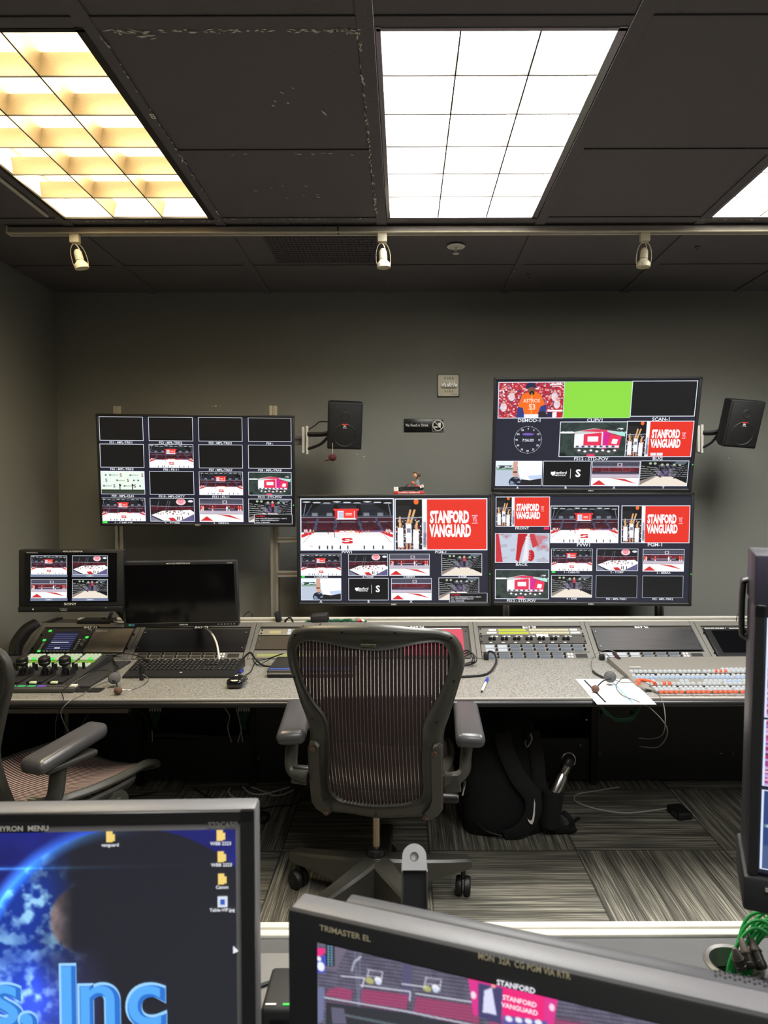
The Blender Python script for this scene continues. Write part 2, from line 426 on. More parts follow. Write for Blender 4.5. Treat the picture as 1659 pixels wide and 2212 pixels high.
for nm, x0, x1, y0, y1, W, colr in TROFFERS:
    t = thing('ceiling_light', LABT[nm], 'ceiling light', ((x0 + x1) / 2, (y0 + y1) / 2, CEIL))
    wx, wy = (x1 - x0) / 2, (y1 - y0) / 2
    h = M()
    h.bx(-wx - .004, -wx + .001, -wy - .004, wy + .004, 0, .125); h.bx(wx - .001, wx + .004, -wy - .004, wy + .004, 0, .125)
    h.bx(-wx, wx, -wy - .004, -wy + .001, 0, .125); h.bx(-wx, wx, wy - .001, wy + .004, 0, .125); h.bx(-wx, wx, -wy, wy, .12, .125)
    build('housing', h, HOUS, t)
    f = M()
    for sx in (-1, 1): f.bx(sx * wx - .012, sx * wx + .004 * sx + .006, -wy - .01, wy + .01, -.005, .004, .001, 1)
    for sy in (-1, 1): f.bx(-wx - .01, wx + .01, sy * wy - .006, sy * wy + .006, -.005, .004, .001, 1)
    build('frame', f, LTRIMD if nm == 'left' else LTRIM, t)
    lv = M()
    def blade_x(x, a, b_):          # runs along y, thin at the bottom, thick at the top
        n = 5; A = []; B = []
        for k in range(n):
            q = k / (n - 1); wd = .0012 + .012 * q * q; z = .002 + .058 * q
            A.append((lv.v((x - wd, a, z)), lv.v((x - wd, b_, z)))); B.append((lv.v((x + wd, a, z)), lv.v((x + wd, b_, z))))
        for k in range(n - 1):
            lv.face([A[k][0], A[k][1], A[k + 1][1], A[k + 1][0]]); lv.face([B[k][0], B[k + 1][0], B[k + 1][1], B[k][1]])
        lv.face([A[0][0], B[0][0], B[0][1], A[0][1]])
    def blade_y(y, a, b_):
        n = 5; A = []; B = []
        for k in range(n):
            q = k / (n - 1); wd = .0012 + .012 * q * q; z = .002 + .054 * q
            A.append((lv.v((a, y - wd, z)), lv.v((b_, y - wd, z)))); B.append((lv.v((a, y + wd, z)), lv.v((b_, y + wd, z))))
        for k in range(n - 1):
            lv.face([A[k][0], A[k][1], A[k + 1][1], A[k + 1][0]]); lv.face([B[k][0], B[k + 1][0], B[k + 1][1], B[k][1]])
        lv.face([A[0][0], B[0][0], B[0][1], A[0][1]])
    for k in range(1, 3): blade_x(-wx + 2 * wx * k / 3, -wy, wy)
    for k in range(1, 6): blade_y(-wy + 2 * wy * k / 6, -wx, wx)
    build('louver', lv, LOUVW if nm == 'left' else LOUV, t)
    le = M(); e_ = .0022
    for k in range(1, 3): x_ = -wx + 2 * wx * k / 3; le.bx(x_ - e_, x_ + e_, -wy, wy, -.001, .0018)
    for k in range(1, 6): y_ = -wy + 2 * wy * k / 6; le.bx(-wx, wx, y_ - e_, y_ + e_, -.001, .0018)
    build('louver_shade_strip', le, LEDGE, t)
    build('lamp_diffuser', M().bx(-wx + .004, wx - .004, -wy + .004, wy - .004, .092, .096), LAMPW if nm == 'left' else LAMPC, t)
    # the lamp tray: the tubes' light comes down through the louver
    ld = bpy.data.lights.new('fluorescent_lamp', 'AREA'); ld.shape = 'RECTANGLE'; ld.size = 2 * wx - .02; ld.size_y = 2 * wy - .02
    ld.energy = W; ld.color = colr
    lo = bpy.data.objects.new('fluorescent_lamp', ld); COL.objects.link(lo); lo.parent = t; lo.location = (0, 0, .085)

# thin pale edge beside the left light, like a lifted frame
build_o = build('metal_edge_strip', M().bx(-1.425, -1.412, 1.6, 2.86, CEIL - .012, CEIL - .004, .001, 1), ALUW)
tag(build_o, 'thin bent metal strip on ceiling left of the warm light', 'strip')

# ------------------------------------------------------------------ track and spotlights
TY = atZ(900, 488, CEIL - .008).y + .018
t = thing('lighting_track', 'long pale track rail mounted across the ceiling', 'lighting track', (0, TY, CEIL))
tr = M(); x0, x1 = -1.64, 2.9
tr.bx(x0, x1, -.018, .018, -.030, -.008, .0015, 1); build('rail', tr, mat('track_metal', (176, 170, 166), .4, .3), t)
build('lower_lip', M().bx(x0, x1, -.020, -.013, -.034, -.029).bx(x0, x1, .013, .020, -.034, -.029), CREAM, t)
build('joint', M().bx(-.275, -.268, -.0195, .0195, -.032, -.003), RACKD, t)
build('end_cap', M().bx(x0 - .006, x0, -.02, .02, -.034, -.004, .001, 1), CREAM, t)
def spot(px, lean, yaw, label):
    X = atY(px, 500, TY).x
    t = thing('track_spotlight', label, 'spotlight', (X, TY, CEIL - .034), 'spotlights on the ceiling track')
    build('adapter', M().box((0, 0, -.020), (.046, .032, .042), .003), CREAM, t)
    X_ = Matrix.Translation((0, 0, -.042)) @ Matrix.Rotation(R(yaw), 4, 'Z') @ Matrix.Rotation(R(lean), 4, 'Y')
    y = M(); y.X = X_
    pts = [(-.033, 0, -.112), (-.036, 0, -.085), (-.033, 0, -.045), (-.020, 0, -.012), (0, 0, -.002), (.020, 0, -.012), (.033, 0, -.045), (.036, 0, -.085), (.033, 0, -.112)]
    y.sweep(pts, .009, .0018, n=8, side=(0, 1, 0)); build('yoke', y, CREAM, t)
    s = M(); s.X = X_
    s.lathe([(.008, -.030), (.013, -.034), (.019, -.045), (.020, -.082), (.017, -.084)], n=20); build('lamp_holder', s, CREAM, t)
    c = M(); c.X = X_
    c.lathe([(.018, -.084), (.022, -.092), (.030, -.100), (.034, -.108), (.034, -.124), (.031, -.125), (.029, -.112), (.0, -.110)], n=24, caps=False); build('lamp_ring', c, CREAM, t)
    a = M(); a.X = X_; a.sweep([(0, 0, -.002), (.008, 0, -.018), (.013, .004, -.036)], .004, .002, n=6); build('pivot_arm', a, CREAM, t)
    t.scale = (.84, .84, .84)
    return t
spot(162, -14, 25, 'cream spotlight hanging from the left end of the track')
spot(826, -3, 5, 'cream spotlight hanging from the track under the middle light')
spot(1393, 3, -8, 'cream spotlight hanging from the track at right')
# sprinkler and small ceiling stubs
p = atZ(985, 530, CEIL)
t = thing('sprinkler_head', 'round white sprinkler head on the black ceiling', 'sprinkler', (p.x, p.y, CEIL))
build('escutcheon', M().lathe([(.022, -.002), (.040, -.003), (.041, -.007), (.030, -.010), (.022, -.006)], n=28), WHITE, t)
build('stem', M().cyl((0, 0, -.002), (0, 0, -.036), .004, n=10), CREAM, t)
df = M()
for k in range(12):
    a = 2 * PI * k / 12; df.box((.011 * math.cos(a), .011 * math.sin(a), -.037), (.009, .003, .0015), rot=(0, 0, math.degrees(a)))
df.cyl((0, 0, -.036), (0, 0, -.0385), .009, n=14); build('deflector', df, WHITE, t)
for px, py, lab in ((1506, 534, 'small painted stub on the ceiling right of the right spotlight'), (1142, 594, 'tiny pale fixing on the ceiling near the back wall')):
    p = atZ(px, py, CEIL); o = build('ceiling_fixing', M().lathe([(.012, 0), (.012, -.003), (.004, -.008), (.004, -.014)], n=12), RACKP, None, (p.x, p.y, CEIL)); tag(o, lab, 'fixing')
v = M()
for k in range(26): v.bx(-.60 + .0185 * k, -.592 + .0185 * k, 2.94, 3.46, CEIL - .001, CEIL + .002)
for k in range(18): v.bx(-.61, -.12, 2.945 + .0295 * k, 2.949 + .0295 * k, CEIL - .0015, CEIL + .001)
tag(build('air_vent', v, mat('vent_black', (78, 75, 76), .7)), 'black perforated air return panel in the ceiling behind the track', 'vent')
p = atZ(330, 249, CEIL)
t = thing('ceiling_tag', 'tiny printed white sticker on the ceiling beside the warm light', 'sticker', (p.x, p.y, CEIL - .003))
build('sticker', M().box((0, 0, -.0004), (.013, .026, .0006)), mat('dull_sticker', (236, 232, 226), .6), t)
build('print', M().bx(-.003, .003, -.008, -.003, -.0012, -.0008).bx(-.003, .003, .002, .007, -.0012, -.0008), BLK, t)

# ------------------------------------------------------------------ what the screens show (drawn as coloured mesh points)
class Cv:
    def __init__(s, w, h, c, q=2, f=None):
        s.w, s.h, s.q = w, h, q; s.W, s.H = w * q, h * q; s.f = f
        s.a = np.empty((s.H, s.W, 3)); s.a[:] = np.array(c, float)
        s.U, s.V = np.meshgrid((np.arange(s.W) + .5) / s.W, (np.arange(s.H) + .5) / s.H)
        s.rs = np.random.RandomState(5)
    def put(s, m, c, al=1.0):
        m = m.astype(float)[..., None] * al; s.a = s.a * (1 - m) + np.array(c, float) * m; return s
    def P(s, pts): return [s.f(*p) for p in pts] if s.f else pts
    def rect(s, x0, y0, x1, y1, c, al=1):
        if s.f: return s.poly([(x0, y0), (x1, y0), (x1, y1), (x0, y1)], c, al)
        a, b, e, d = int(x0 * s.W), int(y0 * s.H), int(math.ceil(x1 * s.W)), int(math.ceil(y1 * s.H))
        r = s.a[max(b, 0):d, max(a, 0):e]; r[:] = r * (1 - al) + np.array(c, float) * al; return s
    def poly(s, pts, c, al=1):
        pts = s.P(pts); m = np.zeros(s.U.shape, bool); n = len(pts)
        for i in range(n):
            (x0, y0), (x1, y1) = pts[i], pts[(i + 1) % n]
            if y0 == y1: continue
            k = ((y0 > s.V) != (y1 > s.V)) & (s.U < (x1 - x0) * (s.V - y0) / (y1 - y0) + x0); m ^= k
        return s.put(m, c, al)
    def ell(s, cx, cy, rx, ry, c, al=1):
        if s.f:
            (a, b), (e, _), (_, d) = s.f(cx, cy), s.f(cx + rx, cy), s.f(cx, cy + ry); cx, cy, rx, ry = a, b, abs(e - a), abs(d - b)
        return s.put(((s.U - cx) / rx) ** 2 + ((s.V - cy) / ry) ** 2 < 1, c, al)
    def line(s, x0, y0, x1, y1, w, c, al=1):
        (x0, y0), (x1, y1) = s.P([(x0, y0), (x1, y1)]); asp = s.W / s.H
        dx, dy = (x1 - x0) * asp, y1 - y0; l = max(dx * dx + dy * dy, 1e-9)
        t = np.clip((((s.U - x0) * asp) * dx + (s.V - y0) * dy) / l, 0, 1)
        d = np.hypot((s.U - x0) * asp - t * dx, s.V - y0 - t * dy); return s.put(d < w / 2, c, al)
    def noise(s, sc_, oct_=3):
        o = np.zeros(s.U.shape)
        for k in range(oct_):
            n = max(2, int(sc_ * 2 ** k)); m = max(2, int(n * s.H / s.W)) + 2; g = s.rs.rand(m + 2, n + 2)
            x = s.U * n; y = s.V * m; xi, yi = x.astype(int), y.astype(int); fx, fy = x - xi, y - yi
            fx = fx * fx * (3 - 2 * fx); fy = fy * fy * (3 - 2 * fy)
            o += ((g[yi, xi] * (1 - fx) + g[yi, xi + 1] * fx) * (1 - fy) + (g[yi + 1, xi] * (1 - fx) + g[yi + 1, xi + 1] * fx) * fy) / 2 ** k
        return o / sum(1 / 2 ** k for k in range(oct_))
    def img(s): return s.a.reshape(s.h, s.q, s.w, s.q, 3).mean((1, 3))
def lin_np(a):
    a = np.clip(a / 255, 0, 1); return np.where(a <= .04045, a / 12.92, ((a + .055) / 1.055) ** 2.4)
def picmesh(name, img, texts=(), border=(225, 232, 245), bt=.011, asp=1.777, extra=(), tres=2):
    """unit picture (x, z in -.5..+.5, facing -y); texts: (string, x, z, size, xs, bold, colour)"""
    h, w, _ = img.shape
    X, Z = np.meshgrid(np.linspace(-.5, .5, w), np.linspace(.5, -.5, h)); Y = np.full(X.shape, 0.)
    co = [np.stack([X, Y, Z], -1).reshape(-1, 3)]; cols = [lin_np(img.reshape(-1, 3))]
    idx = np.arange(w * h).reshape(h, w)
    faces = np.stack([idx[:-1, :-1], idx[1:, :-1], idx[1:, 1:], idx[:-1, 1:]], -1).reshape(-1, 4).tolist(); base = w * h
    def add(vs, fs, c, y):
        nonlocal base
        v = np.array(vs, float); v = np.stack([v[:, 0], np.full(len(v), y), v[:, 1]], -1); co.append(v)
        cols.append(np.tile(lin_np(np.array([c], float)), (len(v), 1)))
        for f in fs: faces.append([base + i for i in f])
        base += len(v)
    if border:
        bx, bz = bt, bt * asp
        for q in ([(-.5 - bx, .5 + bz), (.5 + bx, .5 + bz), (.5 + bx, .5), (-.5 - bx, .5)], [(-.5 - bx, -.5), (.5 + bx, -.5), (.5 + bx, -.5 - bz), (-.5 - bx, -.5 - bz)],
                  [(-.5 - bx, .5), (-.5, .5), (-.5, -.5), (-.5 - bx, -.5)], [(.5, .5), (.5 + bx, .5), (.5 + bx, -.5), (.5, -.5)]):
            add(q, [(3, 2, 1, 0)], border, 0)
    for pts, c in extra: add(pts, [tuple(range(len(pts)))], c, -.25)
    for kk, (st, x, z, size, xs, bold, c) in enumerate(texts):
        m = M(); m.text(st, x, z, size, align='CENTER', xs=xs / asp, bold=bold, res=tres)
        m.bm.verts.index_update(); add([(v.co.x, v.co.z) for v in m.bm.verts], [[v.index for v in f.verts] for f in m.bm.faces], c, -.5 - .1 * kk); m.bm.free()
    me = bpy.data.meshes.new(name); me.from_pydata(np.concatenate(co).tolist(), [], faces)
    at = me.color_attributes.new('Col', 'FLOAT_COLOR', 'POINT'); C4 = np.ones((base, 4), np.float32); C4[:, :3] = np.concatenate(cols)
    at.data.foreach_set('color', C4.ravel()); me.materials.append(PIC); me.update(); return me

CARD, DRED, WH = (206, 36, 44), (110, 20, 32), (250, 250, 252)
def arena(w=208, h=117):
    c = Cv(w, h, (8, 9, 14)); n = c.noise(40, 2); rs = c.rs
    for k in range(9): c.ell(.06 + .11 * k, .055 + .012 * (k % 3), .045, .012, (235, 240, 250), .9)
    c.rect(.2, .085, .8, .095, (70, 74, 86)); c.rect(.4, .12, .6, .135, (60, 70, 110))
    c.poly([(.0, .34), (.22, .1), (.36, .1), (.33, .34)], (38, 42, 52)); c.poly([(.66, .34), (.64, .1), (.78, .1), (1, .34)], (38, 42, 52)); c.rect(.42, .12, .6, .34, (44, 48, 60))
    for k in range(10): c.rect(0, .12 + k * .022, 1, .126 + k * .022, (14, 14, 20), .6)
    c.line(.05, .1, .02, .4, .012, (150, 160, 185)); c.line(.95, .1, .98, .4, .012, (150, 160, 185)); c.line(.12, .1, .03, .4, .008, (120, 130, 160))
    c.rect(0, .33, 1, .37, (120, 122, 140)); c.rect(0, .335, 1, .35, (28, 28, 36))
    for x in (.12, .28, .68, .83): c.rect(x, .27, x + .06, .33, (180, 184, 196), .6)
    c.rect(0, .37, 1, .62, (92, 30, 48))
    for k in range(12): c.rect(0, .375 + k * .0215, 1, .383 + k * .0215, (30, 10, 20), .75)
    c.rect(0, .45, 1, .462, (30, 30, 40)); c.rect(0, .445, 1, .45, (170, 170, 190))
    for x0, x1 in ((.17, .13), (.37, .35), (.61, .64), (.8, .86)):
        c.poly([(x0, .37), (x0 + .025, .37), (x1 + .035, .62), (x1, .62)], (70, 78, 104))
    c.put((n > .62) & (c.V > .37) & (c.V < .62), (30, 12, 20), .5)
    c.rect(0, .62, 1, .655, (40, 36, 50)); c.rect(.36, .62, .64, .655, (220, 50, 50)); c.rect(.42, .628, .58, .646, (250, 240, 240)); c.rect(.66, .625, .9, .645, (150, 110, 170))
    c.rect(0, .655, 1, 1, (252, 250, 250)); c.poly([(0, .7), (.1, .655), (.14, .655), (.04, .74), (0, .76)], (220, 40, 50)); c.poly([(1, .7), (.9, .655), (.86, .655), (.96, .74), (1, .76)], (220, 40, 50))
    c.line(.1, .7, .02, .86, .006, (60, 60, 70)); c.line(.9, .7, .98, .86, .006, (60, 60, 70)); c.line(.1, .7, .9, .7, .004, (190, 180, 180))
    for k in range(16): c.ell(rs.rand(), .62 + rs.rand() * .05, .008, .025, (200, 60 + rs.rand() * 120, 90))
    for x in (.04, .06, .1, .93, .955): c.ell(x, .63, .012, .04, (220, 190, 200)); c.ell(x, .68, .01, .03, (190, 50, 60))
    for x in (.19, .28, .33, .42, .5, .68, .78, .88): c.rect(x, .92, x + .012, .985, (30, 30, 40)); 
    c.ell(.11, .93, .022, .018, (220, 214, 216)); c.line(.36, .66, .365, .75, .012, (90, 40, 40))
    c.poly([(.35, .19), (.63, .19), (.625, .23), (.355, .23)], (232, 60, 56)); c.poly([(.37, .23), (.61, .23), (.6, .4), (.385, .4)], (240, 242, 250))
    c.rect(.37, .23, .395, .38, (214, 40, 52)); c.rect(.585, .23, .61, .38, (214, 40, 52)); c.rect(.41, .25, .46, .37, (190, 200, 226)); c.rect(.465, .235, .575, .37, (238, 60, 44)); c.rect(.485, .28, .555, .29, WH); c.rect(.485, .31, .555, .32, WH)
    return c.img()
S_LOGO = [(.045, .055), (-.045, .055), (-.06, .035), (-.06, .015), (-.04, .002), (.02, -.006), (.025, -.02), (-.02, -.026), (-.03, -.015), (-.06, -.015), (-.055, -.04), (-.035, -.055), (.045, -.055), (.062, -.035), (.062, -.01), (.045, .002), (-.018, .012), (-.024, .026), (.02, .03), (.03, .018), (.06, .018), (.058, .042)]
def slogo(x, z, k, c=CARD, ky=1.0): return [([(x + a * k, z + b * k * ky) for a, b in S_LOGO], c)]
def promo():
    c = Cv(208, 117, (14, 14, 16)); rs = c.rs; n = c.noise(26, 2)
    c.rect(0, .45, .29, 1, (30, 26, 30)); 
    for _ in range(260):
        x, y = rs.rand() * .3, .38 + rs.rand() * .6
        c.rect(x, y, x + .012, y + .02, [(150, 30, 40), (225, 225, 230), (40, 40, 50), (90, 50, 50), (60, 70, 120), (200, 170, 150)][rs.randint(6)], .9)
    for k in range(9): c.rect(0, .14 + k * .03, .16, .147 + k * .03, (60, 60, 62), .7)
    for x, y in ((.055, .5), (.145, .42), (.225, .54)):
        c.ell(x, y, .016, .045, (190, 140, 110)); c.poly([(x - .03, y + .06), (x + .03, y + .06), (x + .034, y + .34), (x - .034, y + .34)], (244, 244, 248)); c.rect(x - .03, y + .34, x + .032, y + .45, (236, 236, 242)); c.rect(x - .028, y + .45, x - .01, 1, (200, 150, 120)); c.rect(x + .01, y + .45, x + .028, 1, (200, 150, 120))
    for x0, y0, x1, y1 in ((.13, .48, .165, .22), (.165, .48, .21, .22), (.05, .55, .05, .36), (.23, .6, .235, .45)): c.line(x0, y0, x1, y1, .04, (225, 175, 120))
    c.rect(.125, .58, .165, .66, (60, 60, 90), .6)
    c.line(0, .38, .29, .36, .02, (160, 170, 190)); c.ell(.228, .05, .027, .055, (240, 110, 40))
    c.rect(.294, 0, .348, 1, (240, 244, 252)); c.rect(.31, .45, .335, .8, (110, 120, 150), .6)
    for k in range(40): c.rect(.3 + rs.rand() * .045, .62 + rs.rand() * .38, .31 + rs.rand() * .04, .7 + rs.rand() * .3, (40, 44, 60), .15)
    c.rect(.348, 0, 1, 1, (226, 48, 34)); return c.img()
def oblique():
    c = Cv(150, 84, (12, 12, 16)); n = c.noise(30, 2); rs = c.rs
    for k in range(8): c.line(0, .05 + k * .05, 1, .02 + k * .05, .012, (60, 62, 70), .8)
    c.rect(0, .36, 1, .5, (96, 28, 42)); c.put((n > .5) & (c.V > .3) & (c.V < .52), (36, 16, 24), .7)
    c.line(0, .33, .5, .36, .02, (150, 152, 166)); c.line(.5, .36, 1, .34, .02, (130, 132, 150))
    for x in (.2, .4, .45): c.line(x, .1, x - .05, .5, .012, (130, 136, 160))
    c.ell(.7, .15, .11, .14, (240, 200, 210)); c.ell(.7, .12, .08, .1, (220, 60, 80)); c.rect(.62, .07, .78, .2, WH, .5); c.ell(.92, .12, .06, .05, (230, 232, 240))
    c.poly([(0, .74), (.28, .54), (.92, .5), (1, .6), (1, .98), (0, .98)], (250, 248, 248)); c.poly([(0, .52), (.28, .5), (0, .74)], (60, 26, 36))
    c.poly([(.4, .86), (.52, .84), (.6, .98), (.46, .98)], (206, 40, 50)); c.poly([(0, .72), (.3, .98), (0, 1)], (48, 46, 66)); c.poly([(.66, 1), (1, .68), (1, 1)], (70, 66, 110))
    for k in range(7): c.line(0, .78 + k * .035, .22, 1 + k * .02, .012, (190, 190, 215)); c.line(.7, 1 + k * .03, 1, .72 + k * .045, .010, (150, 140, 190))
    for _ in range(34): 
        x, y = rs.rand() * .9, .5 + rs.rand() * .2; c.rect(x, y, x + .012, y + .05, (50, 40, 50) if rs.rand() < .6 else (200, 60, 70))
    for x in (.6, .64, .72): c.rect(x, .8, x + .02, .93, (40, 30, 40))
    return c.img()
def lowcourt(players=True):
    c = Cv(150, 84, (44, 44, 56)); rs = c.rs; n = c.noise(40, 2)
    for k in range(4): c.rect(0, .05 + k * .055, 1, .06 + k * .055, (150, 150, 175), .7)
    c.rect(0, .24, 1, .42, (122, 34, 44)); c.put((n > .52) & (c.V > .24) & (c.V < .42), (50, 20, 30), .6)
    for x in (.28, .38, .62, .74): c.line(x, .05, x + (x - .5) * .3, .42, .016, (90, 92, 120))
    c.rect(0, .225, 1, .245, (190, 190, 210)); c.rect(.53, .08, .63, .2, WH, .8); c.rect(.55, .1, .61, .18, (90, 60, 80))
    c.rect(0, .42, 1, .5, (40, 34, 46)); c.rect(.2, .43, .8, .45, (190, 170, 190)); c.rect(0, .5, 1, .66, (196, 184, 200)); c.rect(0, .5, 1, .53, (120, 106, 130))
    c.rect(0, .66, 1, 1, (252, 250, 250)); c.poly([(.01, .97), (.16, .77), (.31, .97)], (206, 42, 48)); c.poly([(.4, .68), (.7, .72), (.96, .92)], (206, 52, 56)); c.line(0, .665, 1, .665, .01, (60, 50, 60))
    if players:
        for x, cc in ((.04, (214, 60, 60)), (.08, (230, 180, 170)), (.63, (240, 240, 250)), (.68, (60, 60, 80)), (.9, (220, 60, 60)), (.95, (230, 80, 70)), (.3, (220, 60, 60))):
            c.ell(x, .34, .012, .03, (220, 180, 160)); c.rect(x - .018, .36, x + .018, .46, cc); c.rect(x - .014, .46, x + .012, .54, (230, 210, 205))
    else: c.rect(.05, .44, .95, .47, (70, 60, 80))
    return c.img()
def bleachers(person=True):
    c = Cv(150, 84, (14, 15, 18)); rs = c.rs; n = c.noise(30, 2)
    c.poly([(.3, .62), (.66, .62), (1, .9), (1, 1), (0, 1), (0, .98)], (232, 220, 206)); c.poly([(0, .98), (.35, .62), (.3, .62), (0, .8)], (140, 130, 124))
    c.rect(.36, .4, .66, .62, (70, 60, 84)); c.put((n > .5) & (c.V > .15) & (c.V < .62) & (c.U > .3) & (c.U < .75), (150, 140, 180), .5)
    for k in range(6): c.line(0, .2 + k * .1, .4, .3 + k * .06, .02, (176, 180, 180)); c.line(1, .18 + k * .09, .6, .34 + k * .05, .018, (150, 152, 160))
    for x0, y0, x1, y1 in ((.02, .1, .44, .66), (.2, .0, .5, .5), (.98, .1, .72, .7), (.9, .6, .7, .2), (.84, .62, .98, .2)): c.line(x0, y0, x1, y1, .035, (18, 18, 22))
    for x in (.2, .3, .45, .56, .7, .82): c.ell(x, .1 + .05 * (x > .4), .03, .05, (170, 190, 160))
    c.poly([(.58, 0), (1, 0), (.9, .16), (.66, .1)], (90, 100, 110)); c.rect(.6, .02, .72, .1, (20, 22, 40))
    if person: c.ell(.56, .12, .018, .05, (220, 170, 150)); c.rect(.53, .18, .59, .34, (214, 50, 60)); c.rect(.535, .34, .585, .56, (28, 28, 36))
    return c.img()
def jumbo():
    c = Cv(150, 84, (52, 66, 62)); n = c.noise(14, 2); c.put(n > .5, (34, 44, 44), .6); rs = c.rs
    for x, y in ((.05, .3), (.12, .3), (.17, .3), (.95, .3), (.9, .2)): c.ell(x, y, .05, .03, (245, 250, 250))
    c.line(.66, .02, .98, .3, .02, (24, 28, 30)); c.line(.7, .14, .95, .22, .012, (24, 28, 30)); c.line(.82, .1, .86, .8, .01, (30, 34, 36))
    c.poly([(.22, .28), (.5, .18), (.98, .3), (.98, .42), (.65, .27), (.22, .38)], (200, 204, 204)); c.poly([(.3, .26), (.5, .2), (.7, .22), (.72, .3), (.4, .27)], (214, 60, 90)); c.poly([(.82, .26), (.98, .3), (.98, .42), (.86, .36)], (170, 230, 220))
    c.poly([(.22, .36), (.65, .28), (.65, .76), (.22, .7)], (244, 240, 244)); c.poly([(.36, .35), (.63, .3), (.63, .7), (.36, .68)], (226, 48, 84)); c.poly([(.65, .28), (.75, .3), (.72, .76), (.65, .78)], (212, 34, 140)); c.poly([(.75, .34), (.93, .4), (.9, .76), (.72, .74)], (232, 50, 90)); c.rect(.42, .42, .58, .56, WH); c.poly([(.8, .48), (.88, .5), (.86, .64), (.78, .62)], WH)
    c.rect(.22, .68, .9, .74, (230, 232, 240)); 
    for k in range(7): c.rect(.25 + k * .09, .69, .29 + k * .09, .73, (60, 60, 90))
    c.poly([(.2, .78), (.9, .82), (.8, .95), (.3, .93)], (70, 74, 76)); 
    for k in range(7): c.ell(.3 + k * .09, .82 + .03 * (k % 2), .022, .03, (245, 248, 240))
    c.rect(.42, .93, .54, 1, (230, 60, 100)); c.rect(0, .9, .1, 1, (20, 26, 26)); return c.img()
def hand():
    c = Cv(150, 84, (184, 196, 214)); n = c.noise(20, 3)
    c.rect(0, 0, 1, .24, (226, 238, 250)); c.put((c.V > .17) & (c.V < .32) & (n > .42), (40, 60, 52)); c.rect(0, .3, 1, .36, (120, 160, 130)); c.poly([(.46, .0), (1, 0), (1, .8), (.56, .78), (.5, .5)], (252, 252, 255)); c.poly([(.56, .74), (.75, .78), (1, .7), (1, 1), (.5, 1)], (26, 26, 32)); c.poly([(.7, .6), (1, .55), (1, .7), (.75, .76)], (190, 206, 236))
    c.poly([(.38, 0), (.48, 0), (.46, .42), (.5, .62), (.42, .66), (.36, .5)], (206, 160, 140)); c.rect(.38, .42, .47, .47, (60, 30, 34)); c.line(.42, .5, .46, .7, .05, (210, 160, 140))
    c.ell(.42, .86, .13, .22, (24, 26, 40)); c.put((((c.U - .42) / .12) ** 2 + ((c.V - .86) / .2) ** 2 < 1) & (n > .58), (150, 170, 200), .8); return c.img()
def backdrop():
    c = Cv(150, 84, (226, 240, 232)); n = c.noise(6, 2); c.put(n > .5, (236, 246, 226), .5); c.rect(0, .8, 1, .84, (20, 60, 20)); c.rect(0, .84, 1, 1, (56, 62, 56)); c.rect(.08, .0, .95, .02, (246, 252, 246))
    for x in (.42, .71): c.rect(x, .6, x + .02, .8, (30, 34, 34)); c.ell(x + .01, .6, .02, .05, (30, 34, 34)); c.line(x, .7, x + .05, .6, .02, (30, 34, 34))
    return c.img()
def blur_back():
    c = Cv(120, 68, (190, 200, 216)); n = c.noise(5, 3); c.put(n > .5, (168, 160, 176), .6); c.put(n > .62, (214, 70, 80), .5)
    c.poly([(0, 0), (.06, 0), (.1, .5), (.14, 1), (0, 1)], (196, 50, 60)); c.poly([(.42, 0), (.6, 0), (.5, .5), (.44, 1), (.38, .9), (.4, .5)], (186, 28, 36)); c.poly([(.62, .0), (.72, 0), (.8, .4), (.7, .5)], (196, 60, 66)); c.ell(.66, .76, .07, .2, (190, 24, 30)); c.poly([(.6, 0), (.64, 0), (.62, .9), (.5, 1), (.54, .5)], (226, 222, 232))
    for k in range(9): y = .08 + k * .09; c.line(.6, y, .56, y + .07, .02, (240, 240, 248)); c.line(.6, y, .66, y + .07, .02, (190, 184, 200))
    return c.img()
def baseball():
    c = Cv(170, 96, (178, 44, 58)); rs = c.rs
    for _ in range(900):
        x, y = rs.rand(), rs.rand(); r = .012 + rs.rand() * .014
        c.rect(x, y, x + r, y + r * 1.6, [(206, 30, 50), (240, 236, 240), (120, 20, 34), (214, 150, 140), (60, 70, 120), (226, 90, 100), (236, 190, 190)][rs.randint(7)], .9)
    for x, y in ((.86, .4), (.9, .62), (.08, .7), (.2, .4)): c.ell(x, y, .05, .12, (236, 236, 242), .8); c.ell(x, y - .14, .02, .05, (210, 160, 140))
    c.poly([(.28, 1), (.3, .7), (.34, .36), (.44, .28), (.56, .28), (.68, .38), (.74, .7), (.74, 1)], (44, 60, 130)); c.poly([(.3, .68), (.36, .34), (.46, .27), (.57, .26), (.66, .36), (.72, .62), (.65, .68), (.61, .9), (.4, .9), (.38, .72)], (240, 108, 28)); c.rect(.4, .9, .62, 1, (236, 236, 240))
    c.ell(.5, .2, .055, .14, (120, 78, 60)); c.ell(.51, .3, .04, .06, (36, 26, 24)); c.poly([(.41, .16), (.43, .04), (.48, 0), (.55, .02), (.58, .16), (.5, .13), (.4, .18)], (28, 36, 74)); c.rect(.505, .3, .515, .88, (250, 160, 90))
    c.poly([(.62, .84), (.7, .8), (.78, .95), (.74, 1), (.64, 1)], (40, 36, 40)); c.rect(.76, .78, .99, .82, (240, 240, 245)); c.rect(.76, .84, .83, .98, (26, 40, 84)); c.rect(.84, .84, .9, .98, (245, 245, 248)); c.rect(.91, .84, .98, .98, (190, 30, 46)); c.rect(.8, .04, .97, .07, (236, 236, 240)); c.rect(.86, .1, .95, .12, (220, 220, 226))
    return c.img()
def flat(c, w=4, h=4): return Cv(w, h, c).img()
